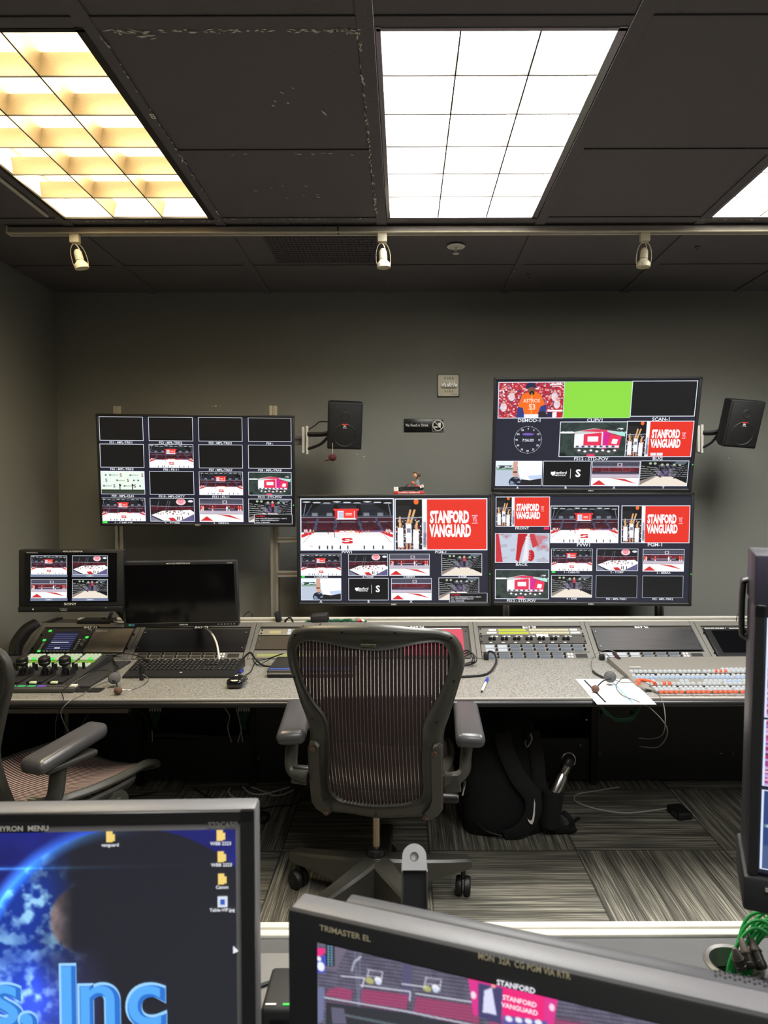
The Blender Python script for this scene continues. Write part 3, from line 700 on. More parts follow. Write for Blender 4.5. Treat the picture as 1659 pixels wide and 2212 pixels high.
def crowd():
    c = Cv(60, 150, (150, 60, 110)); rs = c.rs
    for _ in range(700):
        x, y = rs.rand(), rs.rand(); c.ell(x, y, .05, .018, [(214, 60, 150), (190, 160, 230), (70, 50, 110), (230, 190, 220), (160, 30, 60), (110, 80, 190)][rs.randint(6)], .9)
    return c.img()
A_ = picmesh('p', arena(), extra=slogo(0.0, -.325, 1.0))
PROMO_T = [('STANFORD', .095, .135, .325, .455, .05, WH), ('VANGUARD', .103, -.14, .325, .45, .05, WH), ('VS', .372, .10, .16, .5, .01, (250, 200, 220))]
PR = picmesh('p', promo(), PROMO_T, extra=[([(.34, .172), (.405, .172), (.405, .18), (.34, .18)], WH), ([(.34, .018), (.405, .018), (.405, .026), (.34, .026)], WH)])
OB = picmesh('p', oblique()); LC = picmesh('p', lowcourt()); LC2 = picmesh('p', lowcourt(False)); BL = picmesh('p', bleachers()); BL2 = picmesh('p', bleachers(False))
JU = picmesh('p', jumbo()); HA = picmesh('p', hand()); BB = picmesh('p', blur_back())
SM_T = [('Stanford', -.14, .03, .16, .9, .012, WH), ('MEDICINE', -.14, -.075, .085, 1.1, .012, WH), ('S', .24, 0, .42, 1, .03, WH)]
SM = picmesh('p', flat((8, 8, 12)), SM_T, extra=[([(.075, .2), (.083, .2), (.083, -.2), (.075, -.2)], WH), ([(-.34, .07), (-.25, .07), (-.25, -.02), (-.295, -.1), (-.34, -.02)], WH), ([(.232, .13), (.248, .13), (.262, .0), (.244, .02), (.244, -.13), (.236, -.13), (.236, .02), (.218, .0)], (8, 8, 12))])
BD = picmesh('p', backdrop(), [(s_, x, z, k, 1, .02, c) for s_, x, z, k, c in [('S', -.04, .33, .2, (120, 20, 40)), ('S', .46, .33, .2, (120, 20, 40)), ('S', -.38, .1, .2, (110, 30, 40)), ('S', .12, .1, .2, (110, 30, 40)), ('S', -.2, -.15, .2, (70, 20, 30)), ('S', .28, -.15, .2, (70, 20, 30)),
    ('Stanford', -.2, .34, .09, (120, 140, 130)), ('Stanford', .28, .34, .09, (120, 140, 130)), ('Stanford', -.04, .1, .09, (120, 140, 130)), ('Stanford', -.35, -.14, .09, (120, 140, 130)), ('Stanford', .13, -.14, .09, (120, 140, 130))]],
    extra=[([(x - .02, z + .035), (x + .02, z + .035), (x + .02, z - .01), (x, z - .04), (x - .02, z - .01)], (70, 84, 84)) for x, z in ((-.29, .33), (.18, .33), (-.13, .1), (.36, .1), (-.44, -.15), (.04, -.15), (-.39, .33), (.26, .1), (.4, -.15))])
BK = picmesh('p', flat((12, 12, 16)))
BK0 = picmesh('p', flat((12, 12, 16)), border=(170, 180, 196))
GRN = picmesh('p', flat((138, 214, 66)), border=(150, 210, 140))
BAS = picmesh('p', baseball(), [('ASTROS', .01, -.02, .15, .85, .01, (250, 226, 214)), ('53', .02, -.2, .22, .9, .012, (246, 226, 214))])
for n_, m_ in (('arena', A_), ('promo', PR), ('oblique', OB), ('low_court', LC), ('empty_court', LC2), ('bleachers', BL), ('bleachers_empty', BL2), ('scoreboard', JU), ('hand', HA), ('hockey', BB), ('medicine', SM), ('backdrop', BD), ('black', BK), ('black_plain', BK0), ('green', GRN), ('baseball', BAS)): m_.name = 'picture_' + n_

def tile(F, par, me, x0, y0, x1, y1, label=None, d=.0012, yoff=0):
    """a picture filling the photo-pixel rectangle on frame F, child of the screen"""
    a, b, c, e = F.uv(x0, y0), F.uv(x1, y0), F.uv(x1, y1), F.uv(x0, y1)
    cx = (a[0] + b[0] + c[0] + e[0]) / 4; cz = (a[1] + b[1] + c[1] + e[1]) / 4
    W = (b[0] + c[0] - a[0] - e[0]) / 2; H = (a[1] + b[1] - c[1] - e[1]) / 2
    o = bpy.data.objects.new('picture_tile', me); COL.objects.link(o); o.parent = par
    k = 1 / 1.022; o.location = (cx, yoff - d, cz); o.scale = (W * k, .0006, H / 1.039)
    if label: o['label'] = label
    return o
def caption(F, par, txt, px, py, hpx=9, name='caption', xs=1.0, mt=None, d=.0022, al='CENTER', bold=.02, yoff=0):
    x, z = F.uv(px, py); s = abs(F.uv(px, py - hpx)[1] - z) / .70
    m = M(); m.text(txt, 0, 0, s, align=al, xs=xs, bold=bold)
    return build(name, m, mt or ETXT, par, (x, yoff - d, z), smooth_=False)

def wall_tv(F, W, H, label, inner, led=None, handle=''):
    """inner = bezel widths left, right, top, bottom"""
    t = thing('wall_monitor', label, 'monitor', mw=F.m, group='large wall monitors')
    l, r, tp, bt = inner
    c = M(); c.bx(-W / 2, W / 2, 0, .028, H / 2 - tp, H / 2, .003).bx(-W / 2, W / 2, 0, .028, -H / 2, -H / 2 + bt, .003).bx(-W / 2, -W / 2 + l, 0, .028, -H / 2, H / 2, .003).bx(W / 2 - r, W / 2, 0, .028, -H / 2, H / 2, .003)
    build('bezel', c, BEZ, t)
    build('back_housing', M().bx(-W / 2 + .02, W / 2 - .02, .026, .062, -H / 2 + .02, H / 2 - .02, .012).bx(-W * .3, W * .3, .06, .078, -H * .3, H * .3, .008), BLKM, t)
    s = build('screen', M().bx(-W / 2 + l - .002, W / 2 - r + .002, .006, .02, -H / 2 + bt - .002, H / 2 - tp + .002), NAVY, t)
    lip = build('lower_bezel_edge', M().bx(-W / 2 + l, W / 2 - r, -.0012, .004, -H / 2 + bt - .003, -H / 2 + bt), RACKP, t)
    m = M().text('NEC', 0, -H / 2 + bt * .5, .009, y=-.0012, xs=1.5, bold=.02); build('maker_mark', m, TXTW, t)
    if led: build('power_light', M().cyl((W / 2 - r / 2, -.0015, led), (W / 2 - r / 2, .002, led), .003, n=10), EGRN, t)
    m = M(); m.bx(-W / 2 + .055, -W / 2 + .13, -.0012, .002, H / 2 - tp + .003, H / 2 - tp + .010); lb = build('name_strip', m, BLK, t)
    return t, s
NAVY = emis('screen_navy_glow', (26, 28, 48), 1)
TOPY = .006

# left monitor
F1 = Frame((-1.0417, 3.5668, 1.6049), 5.37, .52, 1.72)
tv, s = wall_tv(F1, .98, .562, 'wall monitor at left showing a four by four grid of mostly black tiles', (.012, .012, .014, .014), -.17)
cols = [(213.5, 308.5), (320, 416), (428, 523), (535.5, 629)]; rows = [(900, 952), (959, 1010), (1017.5, 1068), (1075.5, 1126)]; sh = [0, 1.8, 3.5, 5.0]; shr = [0, 1.3, 2.0, 2.5]
G = [[BK, BK, BK, BK], [BK, A_, BK, BK], [BD, BK, A_, JU], [A_, OB, LC, BL]]
T1 = [['FS1 : MPL-TRK1', 'FS2 : MPL-TRK2', 'FS3 : MPL-TRK3', 'FS4 :'], ['FS5 : MPL-TRK5', 'FS6 : FS-11', 'FS7 : MPL-TRK7', 'FS8 : MPL-TRK8'], ['FS9 : MPL-CLN', 'FS10 : MPL-DRTY', 'FS11 : FS-11', 'FS12 : STD-POV'], ['1 - CARLOS', '2 - TOSEF', '3 - SIERRA', '']]
for j in range(4):
    for i in range(4):
        x0, x1 = cols[i][0] + sh[j] * (1 - i * .28), cols[i][1] + sh[j] * (1 - i * .28); y0, y1 = rows[j][0] + i * .8, rows[j][1] + i * .8
        tile(F1, s, G[j][i], x0, y0, x1, y1, yoff=TOPY)
        if T1[j][i]: caption(F1, s, T1[j][i], (x0 + x1) / 2, y1 + 3.9, 4.6, yoff=TOPY, xs=1.15)
def infobox(F, s, x0, y0, x1, y1):
    o = tile(F, s, BK, x0, y0, x1, y1, 'small status box with lines of white text', d=.004, yoff=TOPY)
    h = (y1 - y0)
    caption(F, s, 'Cam Ballard', x0 + 3, y0 + h * .2, h * .14, al='LEFT', yoff=TOPY, d=.006, mt=emis('red_text', (230, 50, 60)))
    for k, tx in enumerate(('Layout  Ballys 2022 Basketball 16x9 Pct 1 - HALO 2', 'Name   SHADOWKEEPER-BALL-IS-51', 'Version  7.0 Build 5020')):
        caption(F, s, tx, x0 + 3, y0 + h * (.43 + .21 * k), h * .12, al='LEFT', yoff=TOPY, d=.006, xs=.9)
infobox(F1, s, 549, 1111, 631.5, 1131.5)
build('status_mark', M().bx(*[v for v in (F1.uv(221, 1126)[0], F1.uv(231, 1126)[0])], TOPY - .003, TOPY - .001, F1.uv(221, 1131)[1], F1.uv(221, 1125.5)[1]), EGRN, s)

# centre monitor
F2 = Frame((-.0529, 3.5648, 1.2034), -.34, -.1, -1.5)
tv, s = wall_tv(F2, .98, .562, 'wall monitor in the centre, figurine standing on it, with big red scoreboard graphic', (.014, .016, .018, .016), -.12)
tile(F2, s, A_, 648.5, 1076.5, 851, 1189.5, yoff=TOPY); tile(F2, s, PR, 852.5, 1076.5, 1053, 1189, yoff=TOPY)
for me, x0, y0, x1, y1 in ((A_, 649.5, 1196.5, 737, 1244), (OB, 752, 1196.5, 838, 1244), (LC, 841, 1196.5, 928, 1244), (BL, 954, 1196, 1041.5, 1244), (HA, 650, 1249, 737, 1297), (SM, 752.5, 1249, 839, 1297), (LC2, 845, 1249, 932.5, 1297), (BL2, 947.5, 1248, 1035, 1296.5)):
    tile(F2, s, me, x0, y0, x1, y1, yoff=TOPY)
for tx, x, y, h in (('PVW1', 749.5, 1193.2, 5.5), ('PGM-1', 952.5, 1193, 5.5), ('1-CARLOS', 693, 1246.5, 4), ('2-TOSEF', 795, 1246.5, 4), ('3-SIERRA', 884, 1246.3, 4), ('4-SAM', 999, 1246, 4), ('A', 693, 1300, 5), ('B', 796, 1300, 5), ('X', 888, 1300, 5)):
    caption(F2, s, tx, x, y, h, yoff=TOPY, xs=1.15)
infobox(F2, s, 970.5, 1281, 1053, 1301)
build('status_mark', M().bx(F2.uv(651, 1246)[0], F2.uv(658, 1246)[0], TOPY - .003, TOPY - .001, F2.uv(651, 1248)[1], F2.uv(651, 1244.5)[1]), EGRN, s)

# right lower monitor
F3 = Frame((.9287, 3.5043, 1.2088), 3.17, .05, -3.3)
tv, s = wall_tv(F3, .98, .562, 'lower right wall monitor with mixed tiles captioned FRONT, BACK and PVW1', (.012, .014, .014, .016), -.12)
for me, x0, y0, x1, y1 in ((PR, 1071, 1073, 1188, 1138), (BB, 1069.5, 1152, 1187, 1216), (JU, 1069.5, 1230.5, 1186, 1294.5), (A_, 1189, 1092.5, 1337, 1173.5), (PR, 1342.5, 1092, 1491, 1173.5), (A_, 1191, 1185.5, 1280, 1233.5), (OB, 1289, 1185.5, 1379, 1233.5), (LC, 1389, 1186.5, 1478.5, 1235), (BL, 1191, 1243, 1279.5, 1291), (BK0, 1287.5, 1243.5, 1377, 1292), (BK0, 1388, 1244, 1476.5, 1292)):
    tile(F3, s, me, x0, y0, x1, y1, yoff=TOPY)
for tx, x, y, h in (('FRONT', 1128, 1141.3, 5.5), ('BACK', 1127, 1220, 6), ('FS12 : STD-POV', 1126, 1298.2, 5.5), ('PVW1', 1261.5, 1177.8, 7), ('PGM-1', 1416, 1177.3, 7), ('1 - CARLOS', 1235, 1236.5, 4), ('2 - TOSEF', 1333, 1236.5, 4), ('3 - SIERRA', 1434, 1238, 4), ('4 - SAM', 1235, 1293.8, 4), ('FS1 : MPL-TRK1', 1332, 1294.6, 4), ('FS2 : MPL-TRK2', 1432, 1294.8, 4)):
    caption(F3, s, tx, x, y, h, yoff=TOPY, xs=1.15)
build('status_mark', M().bx(F3.uv(1175, 1141)[0], F3.uv(1186.5, 1141)[0], TOPY - .003, TOPY - .001, F3.uv(1175, 1144)[1], F3.uv(1175, 1139)[1]), emis('pink_mark', (230, 40, 100)), s)
build('status_mark', M().bx(F3.uv(1192, 1236)[0], F3.uv(1200, 1236)[0], TOPY - .003, TOPY - .001, F3.uv(1192, 1237.5)[1], F3.uv(1192, 1234)[1]), EGRN, s)

# right upper monitor
F4 = Frame((.9228, 3.4522, 1.7644), 14.13, .32, -3.04)
tv, s = wall_tv(F4, .98, .562, 'upper right wall monitor tilted down, with a bright green tile and a clock', (.013, .016, .014, .018), -.14)
for me, x0, y0, x1, y1 in ((BAS, 1076, 825, 1219, 904), (GRN, 1217.5, 824, 1364.5, 903.5), (BK, 1364, 822.5, 1505, 900), (JU, 1208.5, 911, 1354, 987.5), (PR, 1352.5, 909.5, 1497, 987.5), (HA, 1070.5, 996, 1171, 1050), (SM, 1173, 996, 1276.5, 1050.5), (LC2, 1278, 996, 1382, 1050.5), (BL2, 1382.5, 995.5, 1487, 1050.5)):
    tile(F4, s, me, x0, y0, x1, y1, yoff=TOPY)
for tx, x, y, h in (('DEMOD-1', 1144, 908.7, 7), ('CLIPV1', 1286, 908, 7), ('SCAN-1', 1429, 906, 7), ('FS12 : STD-POV', 1277, 991.7, 6.5), ('BUG', 1421, 991.3, 6.5), ('A', 1118, 1054, 5), ('B', 1222, 1054, 5), ('X', 1326.5, 1054, 5), ('Y', 1433, 1053.6, 5)):
    caption(F4, s, tx, x, y, h, yoff=TOPY, xs=1.15)
cx, cz = F4.uv(1140.5, 950.5); ck = M(); rr = abs(F4.uv(1170, 950.5)[0] - cx)
for k in range(60):
    a = 2 * PI * k / 60; q = .0016 if k % 5 else .0022; ck.cyl((cx + rr * math.cos(a), 0, cz + rr * math.sin(a)), (cx + rr * math.cos(a), .0008, cz + rr * math.sin(a)), q, n=6)
for k in range(12):
    a = PI / 2 - 2 * PI * k / 12; ck.text(str(k * 5), cx + rr * .83 * math.cos(a), cz + rr * .83 * math.sin(a), .0125, bold=.02)
ck.text('7:56:20', cx, cz - .002, .019, bold=.02); build('clock_face', ck, ETXT, s, (0, TOPY - .003, 0), smooth_=False)
ck = M().sph((cx, 0, cz + rr * .42), (rr * .45, .0006, .006), 16); build('clock_badge', ck, emis('violet_badge', (120, 90, 190)), s, (0, TOPY - .0025, 0))
pm = M(); x, z = F4.uv(1419, 981.5); pm.bx(x - .03, x - .004, -.001, .001, z - .007, z + .007).bx(x, x + .028, -.001, .001, z - .007, z + .007); build('score_bug', pm, ETXT, s, (0, TOPY - .003, 0))

# ------------------------------------------------------------------ extrusion framework behind the monitors
def extrusion(m, p0, p1, w=.04, d=.04):
    """two ribs with a groove between, vertical or horizontal"""
    (x0, y, z0), (x1, _, z1) = p0, p1
    if abs(z1 - z0) > abs(x1 - x0):
        xc = (x0 + x1) / 2
        m.bx(xc - w / 2, xc - w * .13, y, y + d, z0, z1, .0015, 1).bx(xc + w * .13, xc + w / 2, y, y + d, z0, z1, .0015, 1).bx(xc - w * .14, xc + w * .14, y + d * .3, y + d, z0, z1)
    else:
        zc = (z0 + z1) / 2
        m.bx(x0, x1, y, y + d, zc - w / 2, zc - w * .13, .0015, 1).bx(x0, x1, y, y + d, zc + w * .13, zc + w / 2, .0015, 1).bx(x0, x1, y + d * .3, y + d, zc - w * .14, zc + w * .14)
    return m
fr = thing('mounting_frame', 'aluminium extrusion frame holding the wall monitors behind the console', 'frame', (0, 3.69, 0))
for px, top in ((254.5, 877), (591, 876)):
    X = atY(px, 1000, 3.69).x; build('upright', extrusion(M(), (X, 0, .80), (X, 0, atY(px, top, 3.69).z), .042), ALU, fr)
for px in (1093.5, 1427): X = atY(px, 1320, 3.69).x; build('upright', extrusion(M(), (X, 0, .80), (X, 0, 1.72), .036), ALU, fr)
for py in (1166, 1241): z = atY(620, py, 3.65).z; build('crossbar', extrusion(M(), (-.655, -.03, z), (-.42, -.03, z), .032), ALU, fr)
z = atY(640, 951, 3.69).z; build('crossbar', extrusion(M(), (-.57, 0, z), (-.50, 0, z), .045), ALU, fr)

z = atY(1500, 948, 3.69).z; build('crossbar', extrusion(M(), (1.30, 0, z), (1.545, 0, z), .036), ALU, fr)

# ------------------------------------------------------------------ speakers
GRILLE = mat('speaker_grille', (34, 34, 35), .55, .3, .25, 900, bump=.3)
JBLR = emis('orange_badge', (226, 70, 44), .8)
def speaker(px, py, Y, tilt, yaw, lean, label, plates, arm, mirror):
    F = Frame(atY(px, py, Y), tilt, lean, yaw)
    t = thing('loudspeaker', label, 'speaker', mw=F.m, group=None)
    w, h, d = .17, .232, .14
    c = M(); fr_ = [(-w / 2, h / 2), (w / 2, h / 2), (w / 2, -h / 2), (-w / 2, -h / 2)]
    lv = []
    for y, k in ((0, 1), (.05, 1), (.11, .82), (d, .55)): lv.append([c.v((x * k, y, z * (1 - (1 - k) * .35))) for x, z in fr_])
    for a, b in zip(lv, lv[1:]): c.bridge(a, b)
    c.face(lv[0][::-1]); c.face(lv[-1]); bmesh.ops.bevel(c.bm, geom=c.bm.edges[:], offset=.006, segments=3, affect='EDGES', profile=.5)
    build('cabinet', c, BLKM, t)
    g = M(); g.bx(-w / 2 + .008, w / 2 - .008, -.005, .004, -h / 2 + .008, h / 2 - .008, .004, 2); gr = build('grille', g, GRILLE, t)
    k = M(); k.lathe([(.052, 0), (.055, -.0025), (.058, 0)], (0, -.005, -.045), (0, 1, 0), 30, caps=False); build('woofer_ring', k, BLKM, gr)
    k = M(); k.lathe([(.016, 0), (.018, -.002), (.021, 0)], (0, -.005, .052), (0, 1, 0), 20, caps=False); build('tweeter_ring', k, BLKM, gr)
    build('badge', M().bx(-.014, .014, -.0075, -.004, .008, .013), JBLR, gr)
    m = M().text('JBL', 0, .001, .011, y=-.0066, bold=.03).bx(-.010, .010, -.007, -.0055, -.008, -.0065); build('lettering', m, TXTW, gr)
    # wall bracket: pale plates and a dark arm
    b = thing('speaker_bracket', plates[2], 'bracket', atY(plates[0], plates[1], 3.66))
    pl = M().bx(-.0165, -.002, -.01, .029, -.068, .068, .002, 1).bx(.004, .018, -.004, .029, -.074, .074, .002, 1); build('mounting_plate', pl, ALUW, b)
    q = F.m @ Vector((0, d * .95, 0)) - b.location
    am = M(); am.sweep([(.015, 0, .03), (q.x * .55, -.02, .032), (q.x * .85, q.y * .7, q.z * .6 + .01), q], .010, .014, n=8, sub=4); am.sweep([(.015, 0, -.045), (q.x * .4, -.01, -.02), (q.x * .6, -.02, .02)], .006, .008, n=6, sub=3)
    build('arm', am, BLKM, b)
    return F, t
FS1, sp1 = speaker(745, 921, 3.50, 17, 6, 1.5, 'black loudspeaker left of the no food sign, small red cap hanging under it', (659, 951, 'pale bracket plates and dark arm carrying the left loudspeaker'), None, 1)
FS2, sp2 = speaker(1607, 917, 3.48, 16, 2, 4.5, 'black loudspeaker beyond the tilted monitor at the right edge', (1512, 948, 'pale bracket plates and dark arm carrying the right loudspeaker'), None, -1)
p0, p1 = atY(667, 928, 3.66), atY(708, 911, 3.60)
c = M().sweep([p0, p0 + Vector((.03, 0, .02)), (p0 + p1) / 2 + Vector((.01, 0, .02)), p1], .003, n=6); tag(build('speaker_wire', c, WIREB), 'short black wire looping into the left loudspeaker', 'wire')
# red cap ornament
p = atY(716, 990, 3.5)
t = thing('cap_ornament', 'small dark red cap ornament dangling below the left loudspeaker', 'ornament', p)
m = M(); m.sph((.005, 0, .004), (.020, .02, .018), 16); m.sph((-.016, -.004, -.008), (.020, .016, .0035), 14, (0, -18, 0)); build('cap', m, mat('dark_red_cloth', (72, 22, 22), .85), t)
build('string', M().cyl((.006, 0, .02), (.006, 0, .075), .0008, n=5), WHITE, t)

# ------------------------------------------------------------------ fire strobe and sign on the back wall
p = atY(968, 833.5, YB)
t = thing('fire_alarm_strobe', 'square cream fire alarm strobe lettered FIRE on the back wall', 'fire alarm', (p.x, YB, p.z))
build('plate', M().box((0, -.008, 0), (.117, .016, .119), .005, seg=2), CREAM, t)
build('back_box', M().box((0, -.002, 0), (.124, .004, .126), .002), BLK, t)
ln = build('lens', M().box((.004, -.02, 0), (.09, .022, .028), .006), mat('clear_lens', (210, 214, 210), .08, 0, .1, 30, spec=.8), t)
rf = M()
for k in range(9): rf.box((-.036 + .01 * k, -.0315, .003 * math.sin(k * 2.1)), (.008, .003, .018), rot=(0, 30 * math.sin(k * 1.7), 20))
build('reflector', rf, STEEL, ln)
DKT = mat('engraved_letters', (110, 100, 78), .6)
lt = M().text('F I R E', .004, .038, .020, y=-.0165, bold=.01).text('F I R E', .004, -.034, .019, y=-.0165, bold=.01); build('lettering', lt, DKT, t, smooth_=False)
lt = M().text('PU-S RSL', .033, -.049, .009, y=-.0166, bold=.01); build('handwritten_note', lt, BLK, t, smooth_=False)
p = atY(915.5, 919, YB)
t = thing('no_food_sign', 'black sign reading No Food or Drink on the back wall', 'sign', (p.x, YB, p.z))
build('plate', M().box((0, -.004, 0), (.222, .008, .073), .006, seg=3), mat('sign_black', (14, 15, 17), .25), t)
m = M().text('No Food or Drink', -.038, 0, .0215, y=-.0085, xs=.78, bold=.012)
m.box((.079, -.0085, .0325), (.062, .001, .0014)).box((.079, -.0085, -.0325), (.062, .001, .0014)).box((.047, -.0085, 0), (.0014, .001, .064)).box((.111, -.0085, 0), (.0014, .001, .064))
m.lathe([(.0265, -.0004), (.0265, .0006), (.0305, .0006), (.0305, -.0004)], (.079, -.0088, 0), (0, -1, 0), 32, caps=False)
m.box((.079, -.0088, 0), (.056, .001, .0032), rot=(0, 45, 0)).box((.087, -.0086, .0), (.013, .001, .024), taper=(1.25, 1)).box((.091, -.0086, .017), (.0018, .001, .012), rot=(0, 15, 0))
m.box((.067, -.0086, -.0075), (.018, .001, .0035), .0004).box((.067, -.0086, -.0125), (.018, .001, .004), .0004)
build('lettering', m, WHITE, t, smooth_=False)
# wall scuffs
sf = M()
for px, py, w_ in ((466, 877, .012), (459, 878, .006), (476, 877, .005), (771, 981, .006), (786, 986, .008), (787, 990, .005), (1574, 989, .006), (1557, 989, .003), (1637, 859, .003), (6, 1000, 0)):
    if w_: p = atY(px, py, YB); sf.box((p.x, YB - .0004, p.z), (w_, .0006, w_ * .5), rot=(0, rnd.uniform(-30, 30), 0))
struct('trim_4', sf, CH)

# ------------------------------------------------------------------ figurine on the centre monitor
p = atY(887, 1066.5, 3.575)
t = thing('bobblehead_figurine', 'figurine of a person in a black toy sports car on the centre monitor', 'figurine', (p.x - .008, 3.60, F2.at(0, .281).z + .003))
build('base', M().box((0, 0, .006), (.155, .045, .012), .002), REDM, t)
lt = M().text('CARDINAL CHAMPIONS', 0, .006, .010, y=-.0232, bold=.02); build('base_lettering', lt, TXTW, t, smooth_=False)
car = M(); prof = [(-.072, .020), (-.066, .030), (-.03, .036), (-.008, .037), (.0, .034), (.04, .036), (.062, .040), (.072, .036), (.074, .022), (.06, .018), (-.06, .017)]
car.prism(prof, -.018, .018, .003); cb = build('toy_car', car, mat('glossy_dark_car', (34, 44, 42), .2), t)
for x in (-.042, .036):
    wh = M()
    for s_ in (-1, 1): wh.cyl((x, s_ * .016, .0215), (x, s_ * .021, .0215), .0105, n=18)
    build('wheel', wh, RUB, t); hb = M()
    for s_ in (-1, 1): hb.cyl((x, s_ * .0205, .0215), (x, s_ * .0225, .0215), .006, n=12)
    build('hub_cap', hb, STEEL, t)
build('windscreen', M().box((-.010, 0, .044), (.004, .034, .022), .001, rot=(0, 45, 0)), BLK, t)
build('seat', M().box((-.004, 0, .036), (.018, .024, .010), .004).box((.038, 0, .040), (.018, .026, .014), .004), REDM, t)
build('race_plate', M().box((.064, -.020, .038), (.020, .002, .014), .0005, rot=(0, -18, 0)).box((-.065, -.0215, .024), (.023, .002, .021), .0005), WHITE, t)
m = M().text('02', .064, .038, .013, y=-.0213, bold=.02).text('S', -.065, .027, .012, y=-.0228, bold=.02); build('plate_lettering', m, REDM, t, smooth_=False)
tb = M(); tb.lathe([(.012, .036), (.0125, .045), (.011, .058), (.009, .068), (.005, .072)], (.042, 0, 0), n=16); tb.sweep([(.042, -.011, .064), (.034, -.015, .052), (.022, -.010, .050)], .0035, n=8); tb.sweep([(.042, .011, .064), (.034, .015, .052), (.022, .010, .050)], .0035, n=8)
bd = build('body', tb, mat('grey_jacket', (128, 136, 140), .7), t)
hd = M(); hd.sph((.040, 0, .094), (.016, .015, .019), 20); hd.sph((.0235, 0, .092), (.0035, .003, .004), 8); hd.sph((.040, -.0155, .092), (.003, .002, .005), 8); hd.cyl((.042, 0, .068), (.042, 0, .08), .004, n=10)
build('head', hd, mat('skin_figure', (222, 170, 130), .5), t)
hr = M(); hr.sph((.0445, 0, .099), (.0165, .0165, .0185), 20); hr.sph((.034, 0, .109), (.012, .013, .008), 14); build('hair', hr, mat('brown_grey_hair', (92, 78, 62), .8), t)
hs = M().sweep([(.046, -.017, .098), (.043, -.018, .086), (.038, -.016, .076)], .0028, n=8); hs.sph((.0455, -.0155, .096), (.004, .003, .006), 8); build('headset', hs, BLK, t)
build('toy_ball', M().sph((.020, -.006, .055), .0095, 16), mat('orange_ball', (196, 92, 50), .5), t)

# ------------------------------------------------------------------ far console desk
DX0, DX1 = -1.78, 2.75
DZ = .74
ds = thing('production_console', 'long grey speckled console desk with sloped equipment bays below the wall monitors', 'desk', (0, 2.55, 0))
def P(name, m, mt, label=None):
    o = build(name, m, mt, ds, (0, -2.55, 0))
    if label: o['label'] = label
    return o
P('desktop', M().bx(DX0, DX1, 2.565, 3.22, DZ - .022, DZ), LAM)
P('front_edge', M().bx(DX0, DX1, 2.535, 2.568, DZ - .026, DZ - .003, .010, 4), mat('edge_vinyl', (26, 26, 27), .35), 'rounded black desk edge')
P('edge_highlight', M().bx(DX0, DX1, 2.560, 2.567, DZ - .006, DZ + .0012), mat('edge_highlight_strip', (176, 172, 164), .4))  # pale strip paints the highlight along the desk's front edge
FR = Frame((0, 3.2, DZ), -60.1)      # the sloped rack face, z runs up the slope
SL = math.hypot(.2, .115)
bayx = [-1.745, -1.262, -.712, -.190, .329, .866, 1.395, 1.93, 2.45]
m = M(); m.X = FR.m; m.bx(bayx[0] - .02, 2.7, .004, .02, -.02, SL + .006)
P('rack_slope', m, RACKD)
for i, x in enumerate(bayx):
    m = M(); m.X = FR.m; m.bx(x - .022, x - .001, -.005, .006, -.004, SL + .02, .001, 1).bx(x + .001, x + .022, -.005, .006, -.004, SL + .02, .001, 1); P('bay_post', m, RACKP)
m = M(); m.X = FR.m
for a, b in zip(bayx, bayx[1:]): m.bx(a + .022, b - .022, -.004, .006, SL - .012, SL + .02, .001, 1)
P('bay_header', m, RACKP)
m = M().bx(bayx[0] - .02, 2.7, 3.395, 3.62, .80, .851, .002, 1); P('rear_shelf', m, RACKD)
P('rear_rail', extrusion(M(), (-1.62, 3.50, .862), (2.7, 3.50, .862), .024, .03), ALUW, 'pale aluminium rail along the top')
m = M().prism([(2.50, .0), (3.62, 0), (3.62, .86), (3.40, .86), (3.2, .735), (2.6, .70)], -1.78, -1.75)
m.bm.transform(Matrix(((0, 1, 0, 0), (1, 0, 0, 0), (0, 0, 1, 0), (0, 0, 0, 1)))) ; P('end_panel', m, DARKU)
m = M().sweep([(-1.765, 3.20, .75), (-1.79, 3.26, .80), (-1.79, 3.34, .845), (-1.77, 3.40, .865)], .02, .03, n=10); P('corner_bumper', m, BLK)
BY = 3.60
P('back_panel', M().bx(DX0, DX1, 3.80, 3.82, .0, .80), DARKU)
for a, b, z1 in ((-1.72, -1.37, .66), (-1.34, -.79, .235), (-.765, .26, .66), (.30, .945, .235), (.985, 1.83, .66), (1.86, 2.70, .66)):
    P('kick_panel', M().bx(a, b, BY, BY + .02, .02, z1, .002, 1), mat('kick_panel_paint', (38, 38, 39), .5) if 'KP' not in globals() else KP)
for x in (-1.355, -.777, .28, .965, 1.845): P('divider', M().bx(x - .014, x + .014, BY - .02, 3.80, 0, .69), DARKU)
sc_ = M()
for x, z in ((-.75, .135), (-1.33, .14), (-1.33, .18), (-1.44, .155), (.30, .155), (.90, .20), (1.0, .155), (1.62, .155), (1.68, .155), (.93, .33)): sc_.cyl((x, BY - .003, z), (x, BY + .001, z), .004, n=8)
P('panel_screws', sc_, STEEL)
P('under_rail', M().bx(-1.75, -1.03, 2.62, 2.65, .672, .688), RACKP)
# bay name plates
for i, (tx, px) in enumerate((('BAY 21', 197), ('BAY 22', 436), ('BAY 23', 670), ('BAY 24', 901), ('BAY 25', 1143), ('BAY 26', 1385), ('BAY 27', 1620))):
    x, z = FR.uv(px, 1357); m = M(); m.X = FR.m; m.bx(x - .038, x + .038, -.006, -.003, z - .011, z + .007); o = P('bay_plate', m, BLK)
    m = M(); m.X = FR.m; m.text(tx, x, z - .002, .021, y=-.0066, bold=.025); P('bay_name', m, TXTW)
for o in ds.children:
    if o.name.startswith(('bay_name',)): pass

